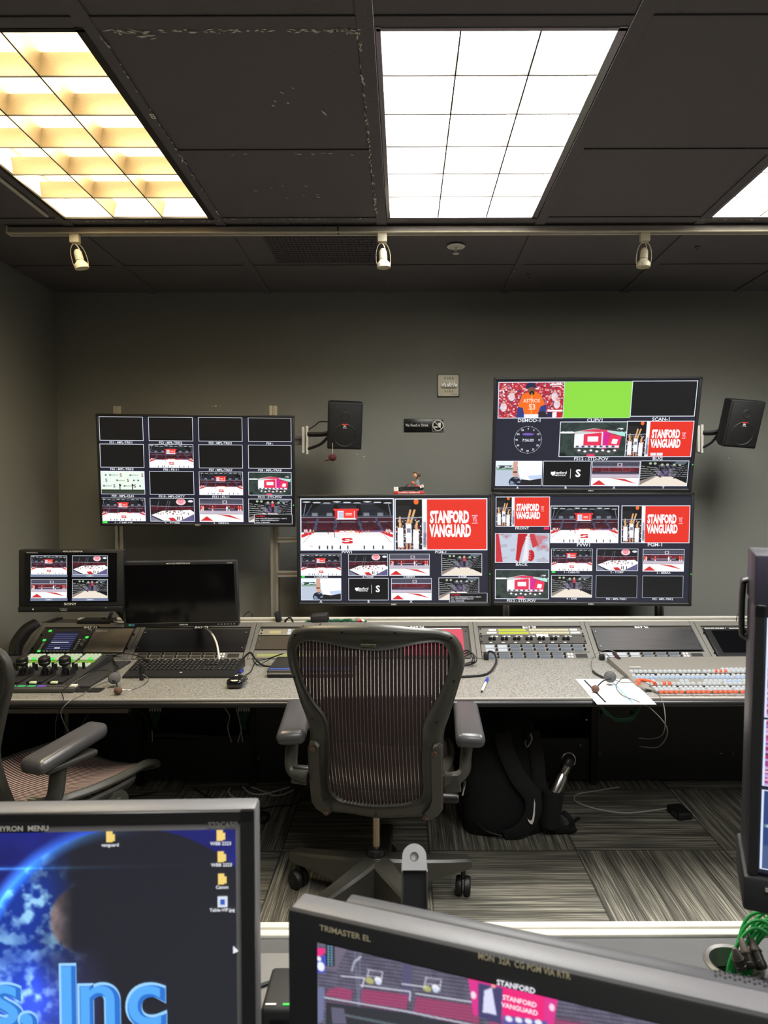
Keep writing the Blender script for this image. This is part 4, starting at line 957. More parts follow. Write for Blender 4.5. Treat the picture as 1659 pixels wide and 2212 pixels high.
# ------------------------------------------------------------------ rack gear on the slope
def rk(name, label, cat, px, py): 
    x, z = FR.uv(px, py); o = thing(name, label, cat, mw=FR.m @ Matrix.Translation((x, -.005, z))); o['_x'] = 0; del o['_x']
    return o, x, z
class RP:
    """part builder working in slope coordinates, relative to the unit"""
    def __init__(s, o, x, z): s.o, s.x, s.z = o, x, z
    def uv(s, px, py): a, b = FR.uv(px, py); return a - s.x, b - s.z
    def box(s, m, x0, y0, x1, y1, h=.004, b=.0, d=0):
        a, b_ = s.uv(x0, y0), s.uv(x1, y1); m.bx(min(a[0], b_[0]), max(a[0], b_[0]), -h, d, min(a[1], b_[1]), max(a[1], b_[1]), b, 1)
    def knob(s, m, px, py, r=.006, h=.012):
        a, b = s.uv(px, py); m.cyl((a, 0, b), (a, -h, b), r, r * .85, n=12)
    def rect(s, m, x0, x1, py0, py1, h=.004, b=0, d=0):
        """x in metres on the slope, rows in photo pixels"""
        z0 = FR.uv(873, py1)[1] - s.z; z1 = FR.uv(873, py0)[1] - s.z; m.bx(x0 - s.x, x1 - s.x, -h, d, z0, z1, b, 1)
    def build(s, n, m, mt, par=None, label=None):
        o = build(n, m, mt, par or s.o)
        if label: o['label'] = label
        return o
SCREW = mat('rack_screw', (40, 38, 36), .3, .8)
def screws(r, xs, ys, mt=None):
    m = M()
    for x in xs:
        for y in ys: z = FR.uv(873, y)[1] - r.z; m.cyl((x - r.x, 0, z), (x - r.x, -.0075, z), .0042, .0036, n=10)
    r.build('rack_screws', m, mt or SCREW)

# BAY 21: waveform monitor with blue screen plus blank door
o, x, z = rk('waveform_monitor', 'rack waveform monitor with blue lit screen and glowing green buttons at left', 'monitor', 190, 1412); r = RP(o, x, z)
m = M(); r.rect(m, -1.70, -1.475, 1360, 1411, .008, .002); r.build('face', m, mat('dark_grey_panel', (58, 56, 55), .5), label='dark grey control face')
m = M(); r.rect(m, -1.472, -1.29, 1360, 1411, .008, .002); r.build('blank_door', m, mat('taupe_panel', (124, 114, 98), .42, .2, .1, 4), label='blank taupe metal door')
m = M(); r.rect(m, -1.655, -1.535, 1367, 1407, .0088); sc1 = r.build('screen', m, emis('waveform_navy', (20, 22, 42), 1))
m = M()
for k in range(8): r.rect(m, -1.645, -1.54, 1372 + k * 4.4, 1374 + k * 4.4, .0095)
r.build('trace_lines', m, emis('waveform_blue', (70, 74, 116), .9), sc1)
m = M(); r.rect(m, -1.64, -1.56, 1390, 1391, .0099); r.rect(m, -1.61, -1.585, 1402, 1404, .0099); r.build('bright_trace', m, ETXT, sc1)
for xx, yy in ((-1.679, 1366), (-1.679, 1386), (-1.672, 1409.5), (-1.488, 1380)):
    m = M(); zz = FR.uv(873, yy)[1] - z; m.bx(xx - x - .007, xx - x + .007, -.012, -.008, zz - .006, zz + .006, .001, 1); r.build('green_button', m, EGRN)
for xx, yy in ((-1.492, 1365), (-1.492, 1388), (-1.492, 1396)):
    zz = FR.uv(873, yy)[1] - z; r.build('knob', M().lathe([(.009, -.008), (.009, -.016), (.0075, -.018)], (xx - x, 0, zz), (0, 1, 0), 16) if False else M().cyl((xx - x, -.008, zz), (xx - x, -.019, zz), .0085, .0075, n=16), mat('grey_knob', (150, 146, 136), .5) if 'GK' not in globals() else GK)
m = M()
for k in range(6): r.rect(m, -1.68, -1.67, 1391 + k * 3, 1392.5 + k * 3, .0092); r.rect(m, -1.52, -1.51, 1384 + k * 4, 1385.6 + k * 4, .0092)
for k in range(8): r.rect(m, -1.655 + k * .0155, -1.645 + k * .0155, 1408.5, 1409.8, .0092)
r.build('key_legends', m, TXTW)
m = M(); zz = FR.uv(873, 1366)[1] - z; m.text('Tektronix', -1.435 - x, zz, .014, y=-.0086, bold=.01); r.build('maker_mark', m, TXTW)
screws(r, (-1.715, -1.278), (1372, 1402))
o, x, z = rk('headset_hook_panel', 'thin rack strip with two black thumb knobs and a slot under the waveform monitor', 'panel', 190, 1425); r = RP(o, x, z)
m = M(); r.rect(m, -1.72, -1.28, 1413, 1426, .004, .001); r.build('face', m, RACKP)
for xx in (-1.59, -1.40):
    zz = FR.uv(873, 1418)[1] - z; r.build('knob', M().cyl((xx - x, -.004, zz), (xx - x, -.018, zz), .008, .007, n=14), BLK)
m = M(); r.rect(m, -1.36, -1.31, 1416, 1421, .006, .002); r.rect(m, -1.66, -1.62, 1416, 1419, .006, .002); r.build('slot', m, BLK)

# blank brushed panels
def blank(px, label, x0, x1, y0, y1, mt):
    o, x, z = rk('blank_panel', label, 'panel', px, y1); r = RP(o, x, z)
    m = M(); r.rect(m, x0, x1, y0, y1, .004, .001); r.build('plate', m, mt)
    screws(r, (x0 + .012, x1 - .012), (y0 + 8, y1 - 7), STEEL)
BRB = mat('glossy_black_panel', (24, 23, 22), .25, .3, .15, 6)
BRL = mat('brushed_taupe_panel', (104, 98, 88), .34, .8, .22, 3, stretch=(2, 1, 90))
blank(430, 'glossy black blank rack panel behind the keyboard', -1.238, -.736, 1361, 1409, BRB)
blank(620, 'brushed taupe blank panel left of the mesh chair', -.688, -.214, 1376, 1405, BRL)
blank(1385, 'scuffed brushed grey blank panel right of the audio panel', .892, 1.371, 1361, 1408, mat('scuffed_brushed_panel', (92, 92, 92), .33, .75, .35, 3, stretch=(2, 1, 70)))

def keypanel(label, x0, x1, y0, y1, n, white=0, spk=True, light=False):
    o, x, z = rk('intercom_panel', label, 'intercom panel', (CX + (x0 + x1) / 2 / 3.3 * F_PX), y1); r = RP(o, x, z)
    m = M(); r.rect(m, x0, x1, y0, y1, .004, .001); r.build('face', m, RACKP)
    w_ = (x1 - x0 - (.13 if spk else .03)) / n
    nr = 2 if y1 - y0 < 20 else 2
    hh = (y1 - y0)
    for j in range(2):
        ya = y0 + hh * (.14 + .46 * j)
        for i in range(n):
            m = M(); r.rect(m, x0 + .02 + w_ * i, x0 + .02 + w_ * i + w_ * .70, ya, ya + hh * .34, .0055); r.build('key_display', m, (WDISP if i < white else BDISP))
            if j == 0 or not light:
                zz = FR.uv(873, ya + hh * .17)[1] - z; r.build('volume_knob', M().cyl((x0 + .02 + w_ * (i + .86) - x, -.004, zz), (x0 + .02 + w_ * (i + .86) - x, -.014, zz), .0055, .0045, n=12), BLK)
    if spk:
        m = M(); r.rect(m, x1 - .07, x1 - .015, y0 + hh * .2, y1 - hh * .1, .005, .002); r.build('speaker_slot', m, BLKM)
        m = M()
        for i in range(2):
            for j in range(2): r.rect(m, x1 - .105 + i * .014, x1 - .096 + i * .014, y0 + hh * (.18 + .4 * j), y0 + hh * (.45 + .4 * j), .006)
        r.build('small_keys', m, BUTW)
    return r
BDISP = emis('pale_blue_display', (104, 116, 130), .9); WDISP = emis('white_display', (226, 234, 240), .9); DDISP = mat('unlit_display', (40, 36, 30), .4)
t_ = BDISP; BDISP = DDISP
keypanel('narrow unlit intercom strip behind the keyboard', -1.235, -.736, 1411, 1424.5, 6, 0)
BDISP = t_
# BAY 23 small controller: display and green keys
o, x, z = rk('router_panel', 'rack control strip with amber display and green keys left of the chair', 'control panel', 620, 1374); r = RP(o, x, z)
m = M(); r.rect(m, -.688, -.214, 1361, 1374, .004, .001); r.build('face', m, mat('warm_grey_panel', (128, 122, 108), .5))
m = M(); r.rect(m, -.64, -.585, 1365, 1371, .0052); r.build('display', m, emis('amber_display', (206, 190, 130), .9))
for k in range(8):
    for j in range(2):
        m = M(); r.rect(m, -.545 + k * .020 + (.005 if k else -.008), -.530 + k * .020 + (.005 if k else -.008), 1362 + j * 6, 1366.5 + j * 6, .007, .0008); r.build('lit_key', m, EGRN if (j == 0 and k > 0) else WDISP)
screws(r, (-.676, -.226), (1364, 1371))
o, x, z = rk('small_green_panel', 'thin lime lit strip at the foot of the slope beside the laptop', 'control panel', 580, 1425); r = RP(o, x, z)
m = M(); r.rect(m, -.688, -.214, 1407, 1425, .004, .001); r.build('face', m, RACKP)
m = M(); r.rect(m, -.67, -.40, 1415, 1421, .0052); r.build('lit_strip', m, emis('pale_lime_strip', (190, 190, 110), .8))
# BAY 24 monitor with pink picture
o, x, z = rk('rack_monitor', 'small rack monitor showing a pink picture behind the mesh chair', 'monitor', 900, 1424); r = RP(o, x, z)
m = M(); r.rect(m, -.166, .30, 1361, 1425, .006, .002); r.build('face', m, RACKD)
m = M(); r.rect(m, .0, .275, 1364, 1420, .0075); r.build('screen', m, emis('pink_picture', (226, 70, 96), 1))
m = M(); r.rect(m, .17, .245, 1380, 1392, .008); r.build('pale_block', m, emis('pale_pink', (250, 190, 200), 1))
m = M(); r.rect(m, -.01, .27, 1361.5, 1363, .0075); r.build('legend_strip', m, TXTW)
screws(r, (-.154, .29), (1368, 1417))
# BAY 25 meters, knobs and keys
o, x, z = rk('audio_meter_panel', 'rack audio meter with two yellow bar graphs at centre right', 'audio meter', 1145, 1376); r = RP(o, x, z)
m = M(); r.rect(m, .353, .846, 1361, 1375, .004, .001); r.build('face', m, RACKP)
for j in range(2):
    y = 1363 + j * 6.2
    m = M(); r.rect(m, .445, .575 + .012 * j, y, y + 4, .0055); r.build('lit_bar', m, emis('yellow_bar', (208, 216, 44), 1) if j == 0 else bpy.data.materials['yellow_bar'])
    m = M(); 
    for k in range(34): r.rect(m, .592 + k * .0055, .5955 + k * .0055, y, y + 4, .0055)
    r.build('unlit_bar', m, mat('pale_segments', (190, 184, 150), .5) if j == 0 else bpy.data.materials['pale_segments'])
    m = M(); r.rect(m, .40 - .01 * j, .435, y, y + 3.6, .0055); r.build('legend_plate', m, BUTW)
    m = M(); r.rect(m, .785, .82 + .01 * j, y, y + 3.6, .0055); r.build('legend_plate', m, BUTW)
screws(r, (.360, .840), (1363, 1373))
o, x, z = rk('volume_knob_panel', 'rack panel with a row of black volume knobs under the audio meter', 'control panel', 1145, 1394); r = RP(o, x, z)
m = M(); r.rect(m, .353, .846, 1376, 1394, .004, .001); r.build('face', m, RACKD)
for k in range(14):
    xx = .392 + k * .0287 + (.008 if k % 2 == 0 else -.002)
    zz = FR.uv(873, 1385)[1] - z; kb = r.build('knob', M().cyl((xx - x, -.004, zz), (xx - x, -.020, zz), .0085, .0065, n=14), BLK)
    if k % 2 == 0: r.build('knob_cap', M().cyl((xx - x, -.020, zz + .002), (xx - x, -.0215, zz + .002), .0045, n=10), STEEL, kb)
m = M()
for k in range(7): r.rect(m, .405 + k * .0574, .44 + k * .0574, 1377.5, 1379.5, .005); r.rect(m, .395 + k * .0574, .408 + k * .0574, 1391, 1392.5, .005)
r.build('legends', m, TXTW)
m = M(); r.rect(m, .62, .675, 1375, 1381, .0075); r.build('taped_note', m, WHITE, label='white paper note taped above the knobs')
screws(r, (.360, .840), (1379, 1390))
keypanel('double row intercom panel with pale displays under the volume knobs', .353, .846, 1395, 1412, 8, 2, False)
keypanel('pale lit intercom panel at the foot of the slope below the audio meter', .353, .846, 1413, 1427, 6, 0)
keypanel('white lit intercom strip at the foot of the slope behind the right headset', .890, 1.371, 1412.5, 1427, 6, 3)
# BAY 27 dark monitor
o, x, z = rk('rack_monitor', 'dark switched off rack monitor at the far right of the slope', 'monitor', 1570, 1425); r = RP(o, x, z)
m = M(); r.rect(m, 1.42, 1.90, 1362, 1425, .010, .003); r.build('face', m, BLK)
m = M(); r.rect(m, 1.45, 1.87, 1369, 1417, .011); r.build('screen', m, SCRB)
m = M(); zz = FR.uv(873, 1421)[1] - z; m.text('SONY', 1.66 - x, zz, .012, y=-.0106, bold=.02, xs=1.2); zz = FR.uv(873, 1364.5)[1] - z; m.text('MON 27A SHR-MIX 1', 1.475 - x, zz, .011, y=-.0106, bold=.02); m.bx(1.54 - x, 1.6 - x, -.011, -.010, zz - .002, zz + .001); r.build('lettering', m, TXTW)
screws(r, (1.414,), (1372, 1415))

# ------------------------------------------------------------------ mesh task chairs
RZ = -7
root_m = Matrix.Translation((-.085, 2.66, 0)) @ Matrix.Rotation(R(RZ), 4, 'Z')
root_i = root_m.inverted()
FB = Frame(atY(812, 1775, 2.315), 13, 0, RZ)
def cp(cx, cy): return FB.uv(560 + cx / 3.072, 1340 + cy / 3.072)
def bulge(x, z): return .55 * x * x - .050 * math.sin(PI * min(max(z, 0), .62) / .62) + .03
BM = root_i @ FB.m                      # back frame in chair coordinates
OUT = [[(750, 60), (870, 68), (1000, 85), (1170, 110), (1270, 150), (1330, 220), (1358, 310)],
       [(1355, 380), (1330, 450), (1290, 570), (1250, 680), (1225, 760)],
       [(1220, 900), (1219, 1050), (1218, 1200), (1215, 1290)],
       [(1180, 1345), (1120, 1362), (1000, 1352), (770, 1350)],
       [(600, 1325), (440, 1320), (370, 1300), (330, 1240)],
       [(325, 1100), (325, 950), (325, 830), (335, 760)],
       [(310, 660), (265, 560), (215, 440), (160, 320), (147, 220)],
       [(165, 160), (210, 110), (330, 80), (540, 65)]]
INN = [[(750, 225), (860, 220), (960, 205), (1080, 190), (1190, 195), (1240, 240), (1255, 310)],
       [(1250, 365), (1240, 400), (1190, 510), (1120, 620), (1082, 690)],
       [(1080, 800), (1075, 950), (1082, 1090), (1070, 1180)],
       [(1040, 1208), (1000, 1225), (930, 1235), (800, 1240)],
       [(700, 1235), (600, 1222), (540, 1210), (480, 1160)],
       [(462, 1080), (470, 950), (480, 800), (465, 680)],
       [(430, 610), (350, 530), (280, 430), (235, 310), (225, 240)],
       [(255, 195), (330, 175), (440, 185), (560, 205)]]
def loop(segs, n):
    pts = [cp(*p) for s_ in segs for p in s_]; k = 8
    sm = smooth([Vector((x, z, 0)) for x, z in pts], k, True); out = []; st = 0
    for s_ in segs:
        a = sm[st:st + len(s_) * k + 1]
        if len(a) < len(s_) * k + 1: a = a + [sm[0]]
        st += len(s_) * k
        d = [0]
        for p, q in zip(a, a[1:]): d.append(d[-1] + (q - p).length)
        for j in range(n):
            t = d[-1] * j / n; i = max(i_ for i_ in range(len(d)) if d[i_] <= t + 1e-9); i = min(i, len(a) - 2)
            u = (t - d[i]) / max(d[i + 1] - d[i], 1e-9); out.append(a[i].lerp(a[i + 1], u))
    return out
Lo, Li = loop(OUT, 14), loop(INN, 14); NL = len(Lo); BO = -.145

def make_chair(label):
    t = thing('mesh_office_chair', label, 'chair', mw=root_m, group=None)
    m = M(); cols_ = []
    for f, y in ((0.0, .006), (.05, -.006), (.22, -.013), (.45, -.011), (.60, -.004), (.80, -.005), (.94, -.012), (1.0, -.004), (.97, .008), (.5, .012)):
        ring = []
        for a, b in zip(Lo, Li):
            p = a.lerp(b, f); ring.append(m.v((p.x, bulge(p.x, p.y) + y, p.y)))
        cols_.append(ring)
    for a, b in zip(cols_, cols_[1:] + cols_[:1]): m.bridge(a, b)
    fr = build('back_frame', m, CHAIRG, t, mw=BM, ang=60)
    # woven back
    m = M(); c0 = Vector((0, 0, 0)); rings = []
    cen = sum(Li, Vector()) / NL
    for f in [1, .85, .7, .55, .4, .25, .12]:
        rings.append([m.v(((cen.x + (p.x - cen.x) * f), bulge(cen.x + (p.x - cen.x) * f, cen.y + (p.y - cen.y) * f), cen.y + (p.y - cen.y) * f)) for p in [q.lerp(o, .06) for q, o in zip(Li, Lo)]])
    for a, b in zip(rings, rings[1:]): m.bridge(a, b)
    m.face(rings[-1]); build('back_mesh', m, MESHB, t, mw=BM)
    # badge in the top bar
    x, z = cp(718, 184); m = M(); m.box((0, 0, 0), (.050, .006, .0115), .005); bd_ = build('badge', m, mat('badge_metal', (132, 128, 112), .35, .5), t, mw=BM @ Matrix.Translation((x, bulge(x, z) - .012, z)))
    m = M().text('HermanMiller', 0, 0, .0085, y=-.0034, bold=.02); build('badge_lettering', m, BLK, bd_)
    # lumbar pad
    m = M(); pts = [(395, 545), (1150, 545), (1085, 690), (1075, 825), (470, 825), (455, 690)]
    for a_ in (1,):
        A = [cp(*p) for p in pts]; n1 = [m.v((x, bulge(x, z) + .022, z)) for x, z in A]; n2 = [m.v((x, bulge(x, z) + .034, z)) for x, z in A]
        m.bridge(n1, n2); m.face(n1); m.face(n2)
    build('lumbar_pad', m, mat('lumbar_foam', (26, 24, 24), .7), t, mw=BM, smooth_=False)
    # side supports with screws
    for side, pts in ((-1, [(327, 830), (345, 790), (385, 778), (412, 800), (414, 990), (412, 1170), (428, 1225), (468, 1262), (470, 1300), (445, 1325), (400, 1312), (365, 1292), (335, 1240), (328, 1050)]),
                      (1, [(1143, 835), (1160, 808), (1195, 800), (1218, 830), (1219, 1050), (1216, 1290), (1180, 1342), (1120, 1360), (1085, 1345), (1078, 1308), (1122, 1262), (1145, 1200), (1146, 1000)])):
        m = M(); A = [cp(*p) for p in pts]
        n0 = [m.v((x, bulge(x, z) - .006, z)) for x, z in A]; n1 = [m.v((x, bulge(x, z) - .020, z)) for x, z in A]
        cx_ = sum(a[0] for a in A) / len(A); cz_ = sum(a[1] for a in A) / len(A)
        n2 = [m.v((cx_ + (x - cx_) * .82, bulge(x, z) - .026, cz_ + (z - cz_) * .965)) for x, z in A]
        m.bridge(n0, n1); m.bridge(n1, n2); m.face(n2); m.face(n0)
        br = build('side_support', m, CHAIRG, t, mw=BM, ang=30)
        for q in (((368, 822), (437, 1297)) if side < 0 else ((1167, 855), (1100, 1330))):
            x, z = cp(*q); y = bulge(x, z) - .026; m = M().lathe([(.0075, .0), (.0085, -.004), (.004, -.006), (.0035, -.003)], (x, y, z), (0, 1, 0), 16, caps=True)
            build('screw', m, mat('bronze_screw', (120, 96, 84), .35, .7), br)
    m = M()
    for q in ((210, 137), (540, 95), (897, 100), (1267, 163), (222, 397), (1290, 430), (357, 640), (1180, 667), (770, 1305)):
        x, z = cp(*q); y = bulge(x, z) - .0125; m.cyl((x, y, z), (x, y - .0025, z), .004, n=10)
    build('rivets', m, RUB, fr)
    # seat pan
    W_, sz = .255, .475
    def sp(u, v_):                      # u -1..1 across, v 0 rear .. 1 front
        x = u * (.225 + .03 * math.sin(PI * v_)); y = -.21 + .47 * v_
        z = sz + .030 * abs(u) ** 3 - .030 * max(0, (v_ - .78) / .22) ** 2 - .012 * (1 - abs(u)) + .03 * max(0, .25 - v_)
        return x, y, z
    m = M(); g = [[m.v(sp(-1 + 2 * i / 16, j / 16)) for i in range(17)] for j in range(17)]
    for j in range(16):
        for i in range(16): m.face([g[j][i], g[j][i + 1], g[j + 1][i + 1], g[j + 1][i]])
    build('seat_mesh', m, MESHS, t)
    ed = [sp(-1 + 2 * i / 10, 0) for i in range(10)] + [sp(1, i / 10) for i in range(10)] + [sp(1 - 2 * i / 10, 1) for i in range(10)] + [sp(-1, 1 - i / 10) for i in range(10)]
    build('seat_frame', M().sweep([(x * 1.01, y, z - .008) for x, y, z in ed], .015, .010, n=8, closed=True, sub=3, side=None), CHAIRG, t)
    m = M().box((0, .02, .43), (.20, .26, .055), .02); m.box((0, -.15, .435), (.12, .16, .04), .015); m.sweep([(-.19, -.18, .41), (-.1, -.16, .40), (.1, -.16, .40), (.19, -.18, .41)], .02, .016, n=10)
    build('tilt_mechanism', m, CHAIRG, t)
    for s_ in (-1, 1):
      m = M(); m.sweep([(s_ * .16, .16, .43), (s_ * .235, .12, .455), (s_ * .25, .02, .455), (s_ * .24, -.1, .45), (s_ * .19, -.18, .43)], .022, .012, n=8)
      build('seat_support', m, CHAIRG, t)
    for s_ in (-1, 1):
      m = M(); m.cyl((s_ * .232, .03, .412), (s_ * .268, .03, .412), .048, .043, n=24); m.cyl((s_ * .268, .03, .412), (s_ * .276, .03, .412), .022, n=14)
      build('pivot_disc', m, CHAIRG, t)
    # arms: pad, neck, hooked bracket
    for s_, pc, br in ((-1, (638, 1558), [(634, 1600), (630, 1625), (629, 1650), (634, 1664), (650, 1669), (668, 1672)]), (1, (1011, 1564), [(1005, 1610), (1006, 1640), (1004, 1662), (994, 1676), (975, 1684), (958, 1686)])):
        P0 = root_i @ atY(pc[0], pc[1], 2.385)
        m = M(); m.box((0, 0, 0), (.094, .285, .048), .023, seg=6)
        for v_ in m.bm.verts:
            k = (v_.co.y + .13) / .26; v_.co.x = v_.co.x * (1.08 - .22 * abs(k - .3)) - s_ * .016 * (k - .5); v_.co.z += .030 * k
            if v_.co.z > 0: v_.co.z -= .35 * v_.co.x ** 2 / .04 * .1
        m.bm.transform(Matrix.Rotation(R(13 if s_ < 0 else 2), 4, 'Z')); build('armrest_pad', m, PADM, t, (P0.x, P0.y, P0.z - .012), ang=60)
        m = M(); m.box((0, 0, 0), (.066, .19, .02), .009, seg=3); build('pad_shell', m, CHAIRG, t, (P0.x, P0.y, P0.z - .040))
        Q = [root_i @ atY(px, py, 2.36 - .006 * i) for i, (px, py) in enumerate(br)]
        Q[0] = Vector((P0.x, P0.y - .03, P0.z - .045)); 
        m = M(); m.sweep(Q, lambda k: .024 + .012 * max(0, k - .55) / .45, lambda k: .013 + .004 * k, n=12, side=(0, 0.3, 1) if False else None, sub=6); build('arm_bracket', m, CHAIRG, t, ang=60)
        q = root_i @ (atY(648, 1674, 2.335) if s_ < 0 else atY(976, 1692, 2.325))
        build('bracket_plate', M().box(tuple(q), (.058, .014, .062), .012, seg=4, rot=(0, s_ * -6, 0)), CHAIRG, t)
    q = root_i @ atY(976, 1724, 2.42); build('tilt_knob', M().cyl(tuple(q - Vector((.045, 0, 0))), tuple(q + Vector((.018, 0, 0))), .017, n=18).cyl(tuple(q + Vector((.018, 0, 0))), tuple(q + Vector((.024, 0, 0))), .015, .012, n=18), BLK, t)
    q = root_i @ atY(1002, 1702, 2.45); build('lever', M().box(tuple(q), (.008, .02, .05), .003, rot=(0, 12, 0)), STEEL, t)
    # column, hub, legs, castors
    build('gas_column', M().cyl((0, BO, .19), (0, BO, .44), .0135, n=20), mat('bronzed_steel', (176, 160, 138), .3, .8), t)
    m = M(); m.lathe([(.030, .188), (.034, .192), (.034, .214), (.026, .219), (.016, .221)], (0, BO, 0), n=24); build('column_collar', m, BLK, t)
    m = M(); m.lathe([(.060, .050), (.060, .085), (.050, .14), (.040, .178), (.031, .192)], (0, BO, 0), n=28); build('hub', m, CHAIRG, t)
    for k in range(5):
        a = R(90 + 7 - 5 + 72 * k); d = Vector((math.cos(a), math.sin(a), 0)); n_ = Vector((-d.y, d.x, 0))
        m = M(); pr = [(.02, .045, .188, .040), (.10, .062, .172, .036), (.18, .080, .160, .031), (.26, .096, .150, .028), (.330, .104, .144, .027), (.352, .110, .138, .023)]
        rg = []
        for r_, z0, z1, hw in pr:
            c = d * r_ + Vector((0, BO, 0)); rg.append([m.v(c + n_ * (hw * sx) + Vector((0, 0, zz))) for sx, zz in ((-1, z0), (1, z0), (1, z1 - .008), (.72, z1), (-.72, z1), (-1, z1 - .008))])
        for A, B in zip(rg, rg[1:]): m.bridge(A, B)
        m.face(rg[0]); m.face(rg[-1]); build('base_leg', m, CHAIRG, t, ang=30)
        cc = d * .326 + Vector((0, BO, 0)); ca = a + R(40 + 30 * k); ax = Vector((math.cos(ca), math.sin(ca), 0)); m = M()
        m.cyl(cc + Vector((0, 0, .062)), cc + Vector((0, 0, .112)), .009, n=12)
        for s2 in (-1, 1): m.lathe([(.028, 0), (.0345, .003), (.0345, .017), (.030, .023), (.008, .024)] if s2 > 0 else [(.028, 0), (.0345, -.003), (.0345, -.017), (.030, -.023), (.008, -.024)], cc + ax * (.004 * s2) + Vector((0, 0, .0350)), ax, 22)
        cs = build('caster', m, RUB, t)
        m = M(); m.cyl(cc + ax * .0275 + Vector((0, 0, .035)), cc + ax * .0288 + Vector((0, 0, .035)), .011, n=16); build('caster_cap', m, BLK, cs)
    return t
ch = make_chair('dark mesh office chair seen from behind, standing free in the middle of the aisle')
c2 = copy_tree(ch); c2.matrix_basis = Matrix.Translation((-1.25, 2.52, 0)) @ Matrix.Rotation(R(-24), 4, 'Z')
c2['label'] = 'mesh office chair cut off by the left edge of the photo, facing the console'
ch['group'] = c2['group'] = 'mesh office chairs in front of the console'

# ------------------------------------------------------------------ things on the far desk
# left graphics control surface with levers
g = thing('effects_control_panel', 'black control panel with four lever knobs and glowing green keys at desk left', 'control panel', (-1.54, 2.90, DZ))
def G(n, m, mt, label=None):
    m.bm.transform(Matrix.Translation((1.54, -2.90, -DZ))); o = build(n, m, mt, g)
    if label: o['label'] = label
    return o
m = M().prism([(2.715, DZ), (3.135, DZ), (3.135, DZ + .032), (3.10, DZ + .038), (2.96, DZ + .026), (2.72, DZ + .010)], -1.765, -1.30)
m.bm.transform(Matrix(((0, 1, 0, 0), (1, 0, 0, 0), (0, 0, 1, 0), (0, 0, 0, 1)))); G('body', m, mat('charcoal_panel', (44, 44, 46), .55))
G('side_pad', M().bx(-1.298, -1.215, 2.72, 3.135, DZ + .0005, DZ + .008, .002), mat('black_pad', (38, 38, 40), .7), 'flat black pad beside the panel')
G('front_strip', M().bx(-1.75, -1.245, 2.648, 2.700, DZ + .0005, DZ + .016, .002), RACKD)
G('strip_tail', M().bx(-1.243, -1.150, 2.655, 2.705, DZ + .0005, DZ + .005, .001), BLK)
for k in range(12):
    cc = {6: (60, 190, 110), 7: (60, 190, 110), 8: (60, 190, 110), 9: (120, 80, 200)}.get(k, (70, 66, 58))
    nm = 'strip_key_%s' % (('green' if k in (6, 7, 8) else 'violet') if k in (6, 7, 8, 9) else 'unlit')
    mt = bpy.data.materials.get(nm) or (emis(nm, cc, .9) if k in (6, 7, 8, 9) else mat(nm, cc, .5))
    G('strip_key', M().bx(-1.74 + k * .038, -1.713 + k * .038, 2.680, 2.694, DZ + .016, DZ + .0185), mt)
G('strip_tag', M().bx(-1.272, -1.246, 2.668, 2.690, DZ + .016, DZ + .024, .001), WHITE)
LEVK = mat('lever_knob_black', (26, 25, 24), .38)
for k, (px, kx) in enumerate(((11, 70), (54, 110), (102, 150), (146, 192))):
    X = atY(px, 1478, 2.84).x; Yk = 2.84
    m = M().bx(X - .030, X + .030, 2.735, 2.86, DZ + .012, DZ + .022, .003); m.cyl((X - .018, 2.85, DZ + .018), (X - .014, 2.85, DZ + .018), .030, n=20); m.cyl((X + .014, 2.85, DZ + .018), (X + .018, 2.85, DZ + .018), .030, n=20)
    lv = G('lever', m, BLKM)
    m = M().cyl((X, 2.85, DZ + .025), (X, 2.825, DZ + .066), .005, n=10); m.bm.transform(Matrix.Translation((1.54, -2.90, -DZ))); build('lever_rod', m, STEEL, lv)
    m = M().lathe([(.012, .0), (.021, .006), (.0235, .016), (.0215, .019), (.023, .022), (.022, .033), (.012, .040)], (X, 2.823, DZ + .062), (0, -.1, 1), 24); m.bm.transform(Matrix.Translation((1.54, -2.90, -DZ))); build('lever_knob', m, LEVK, lv)
    G('lever_key', M().bx(X - .013, X + .013, 2.725, 2.745, DZ + .014, DZ + .022, .002), mat('pale_green_cap', (206, 224, 180), .5) if k == 0 else bpy.data.materials['pale_green_cap'])
    Xk = atY(kx, 1431, 3.05).x
    km = M(); kg = M(); kw = M()
    for i in range(4):
        for j in range(3):
            (kg if (j == 0 and i == 2) else km).bx(Xk - .036 + i * .0175, Xk - .021 + i * .0175, 3.045 + j * .022, 3.063 + j * .022, DZ + .032 + j * .003, DZ + .042 + j * .003, .002, 1)
    G('keypad', km, bpy.data.materials.get('pale_lit_key') or emis('pale_lit_key', (206, 216, 178), .85)); G('lit_key', kg, EGRN)
    G('green_display', M().bx(Xk - .036, Xk + .036, 3.008, 3.036, DZ + .029, DZ + .0335), bpy.data.materials.get('green_lcd') or emis('green_lcd', (120, 170, 30), .9))
    for i in range(4):
        for j in range(2): kw.bx(Xk - .036 + i * .0185, Xk - .021 + i * .0185, 2.955 + j * .023, 2.973 + j * .023, DZ + .025, DZ + .034, .002, 1)
    G('keypad', kw, bpy.data.materials['pale_lit_key'])
    for i, (dx, dy) in enumerate(((-.030, 2.91), (-.010, 2.93), (.012, 2.91), (.033, 2.93))): G('rotary_knob', M().cyl((Xk + dx, dy, DZ + .02), (Xk + dx, dy - .004, DZ + .050), .0065, .0055, n=12), BLK)

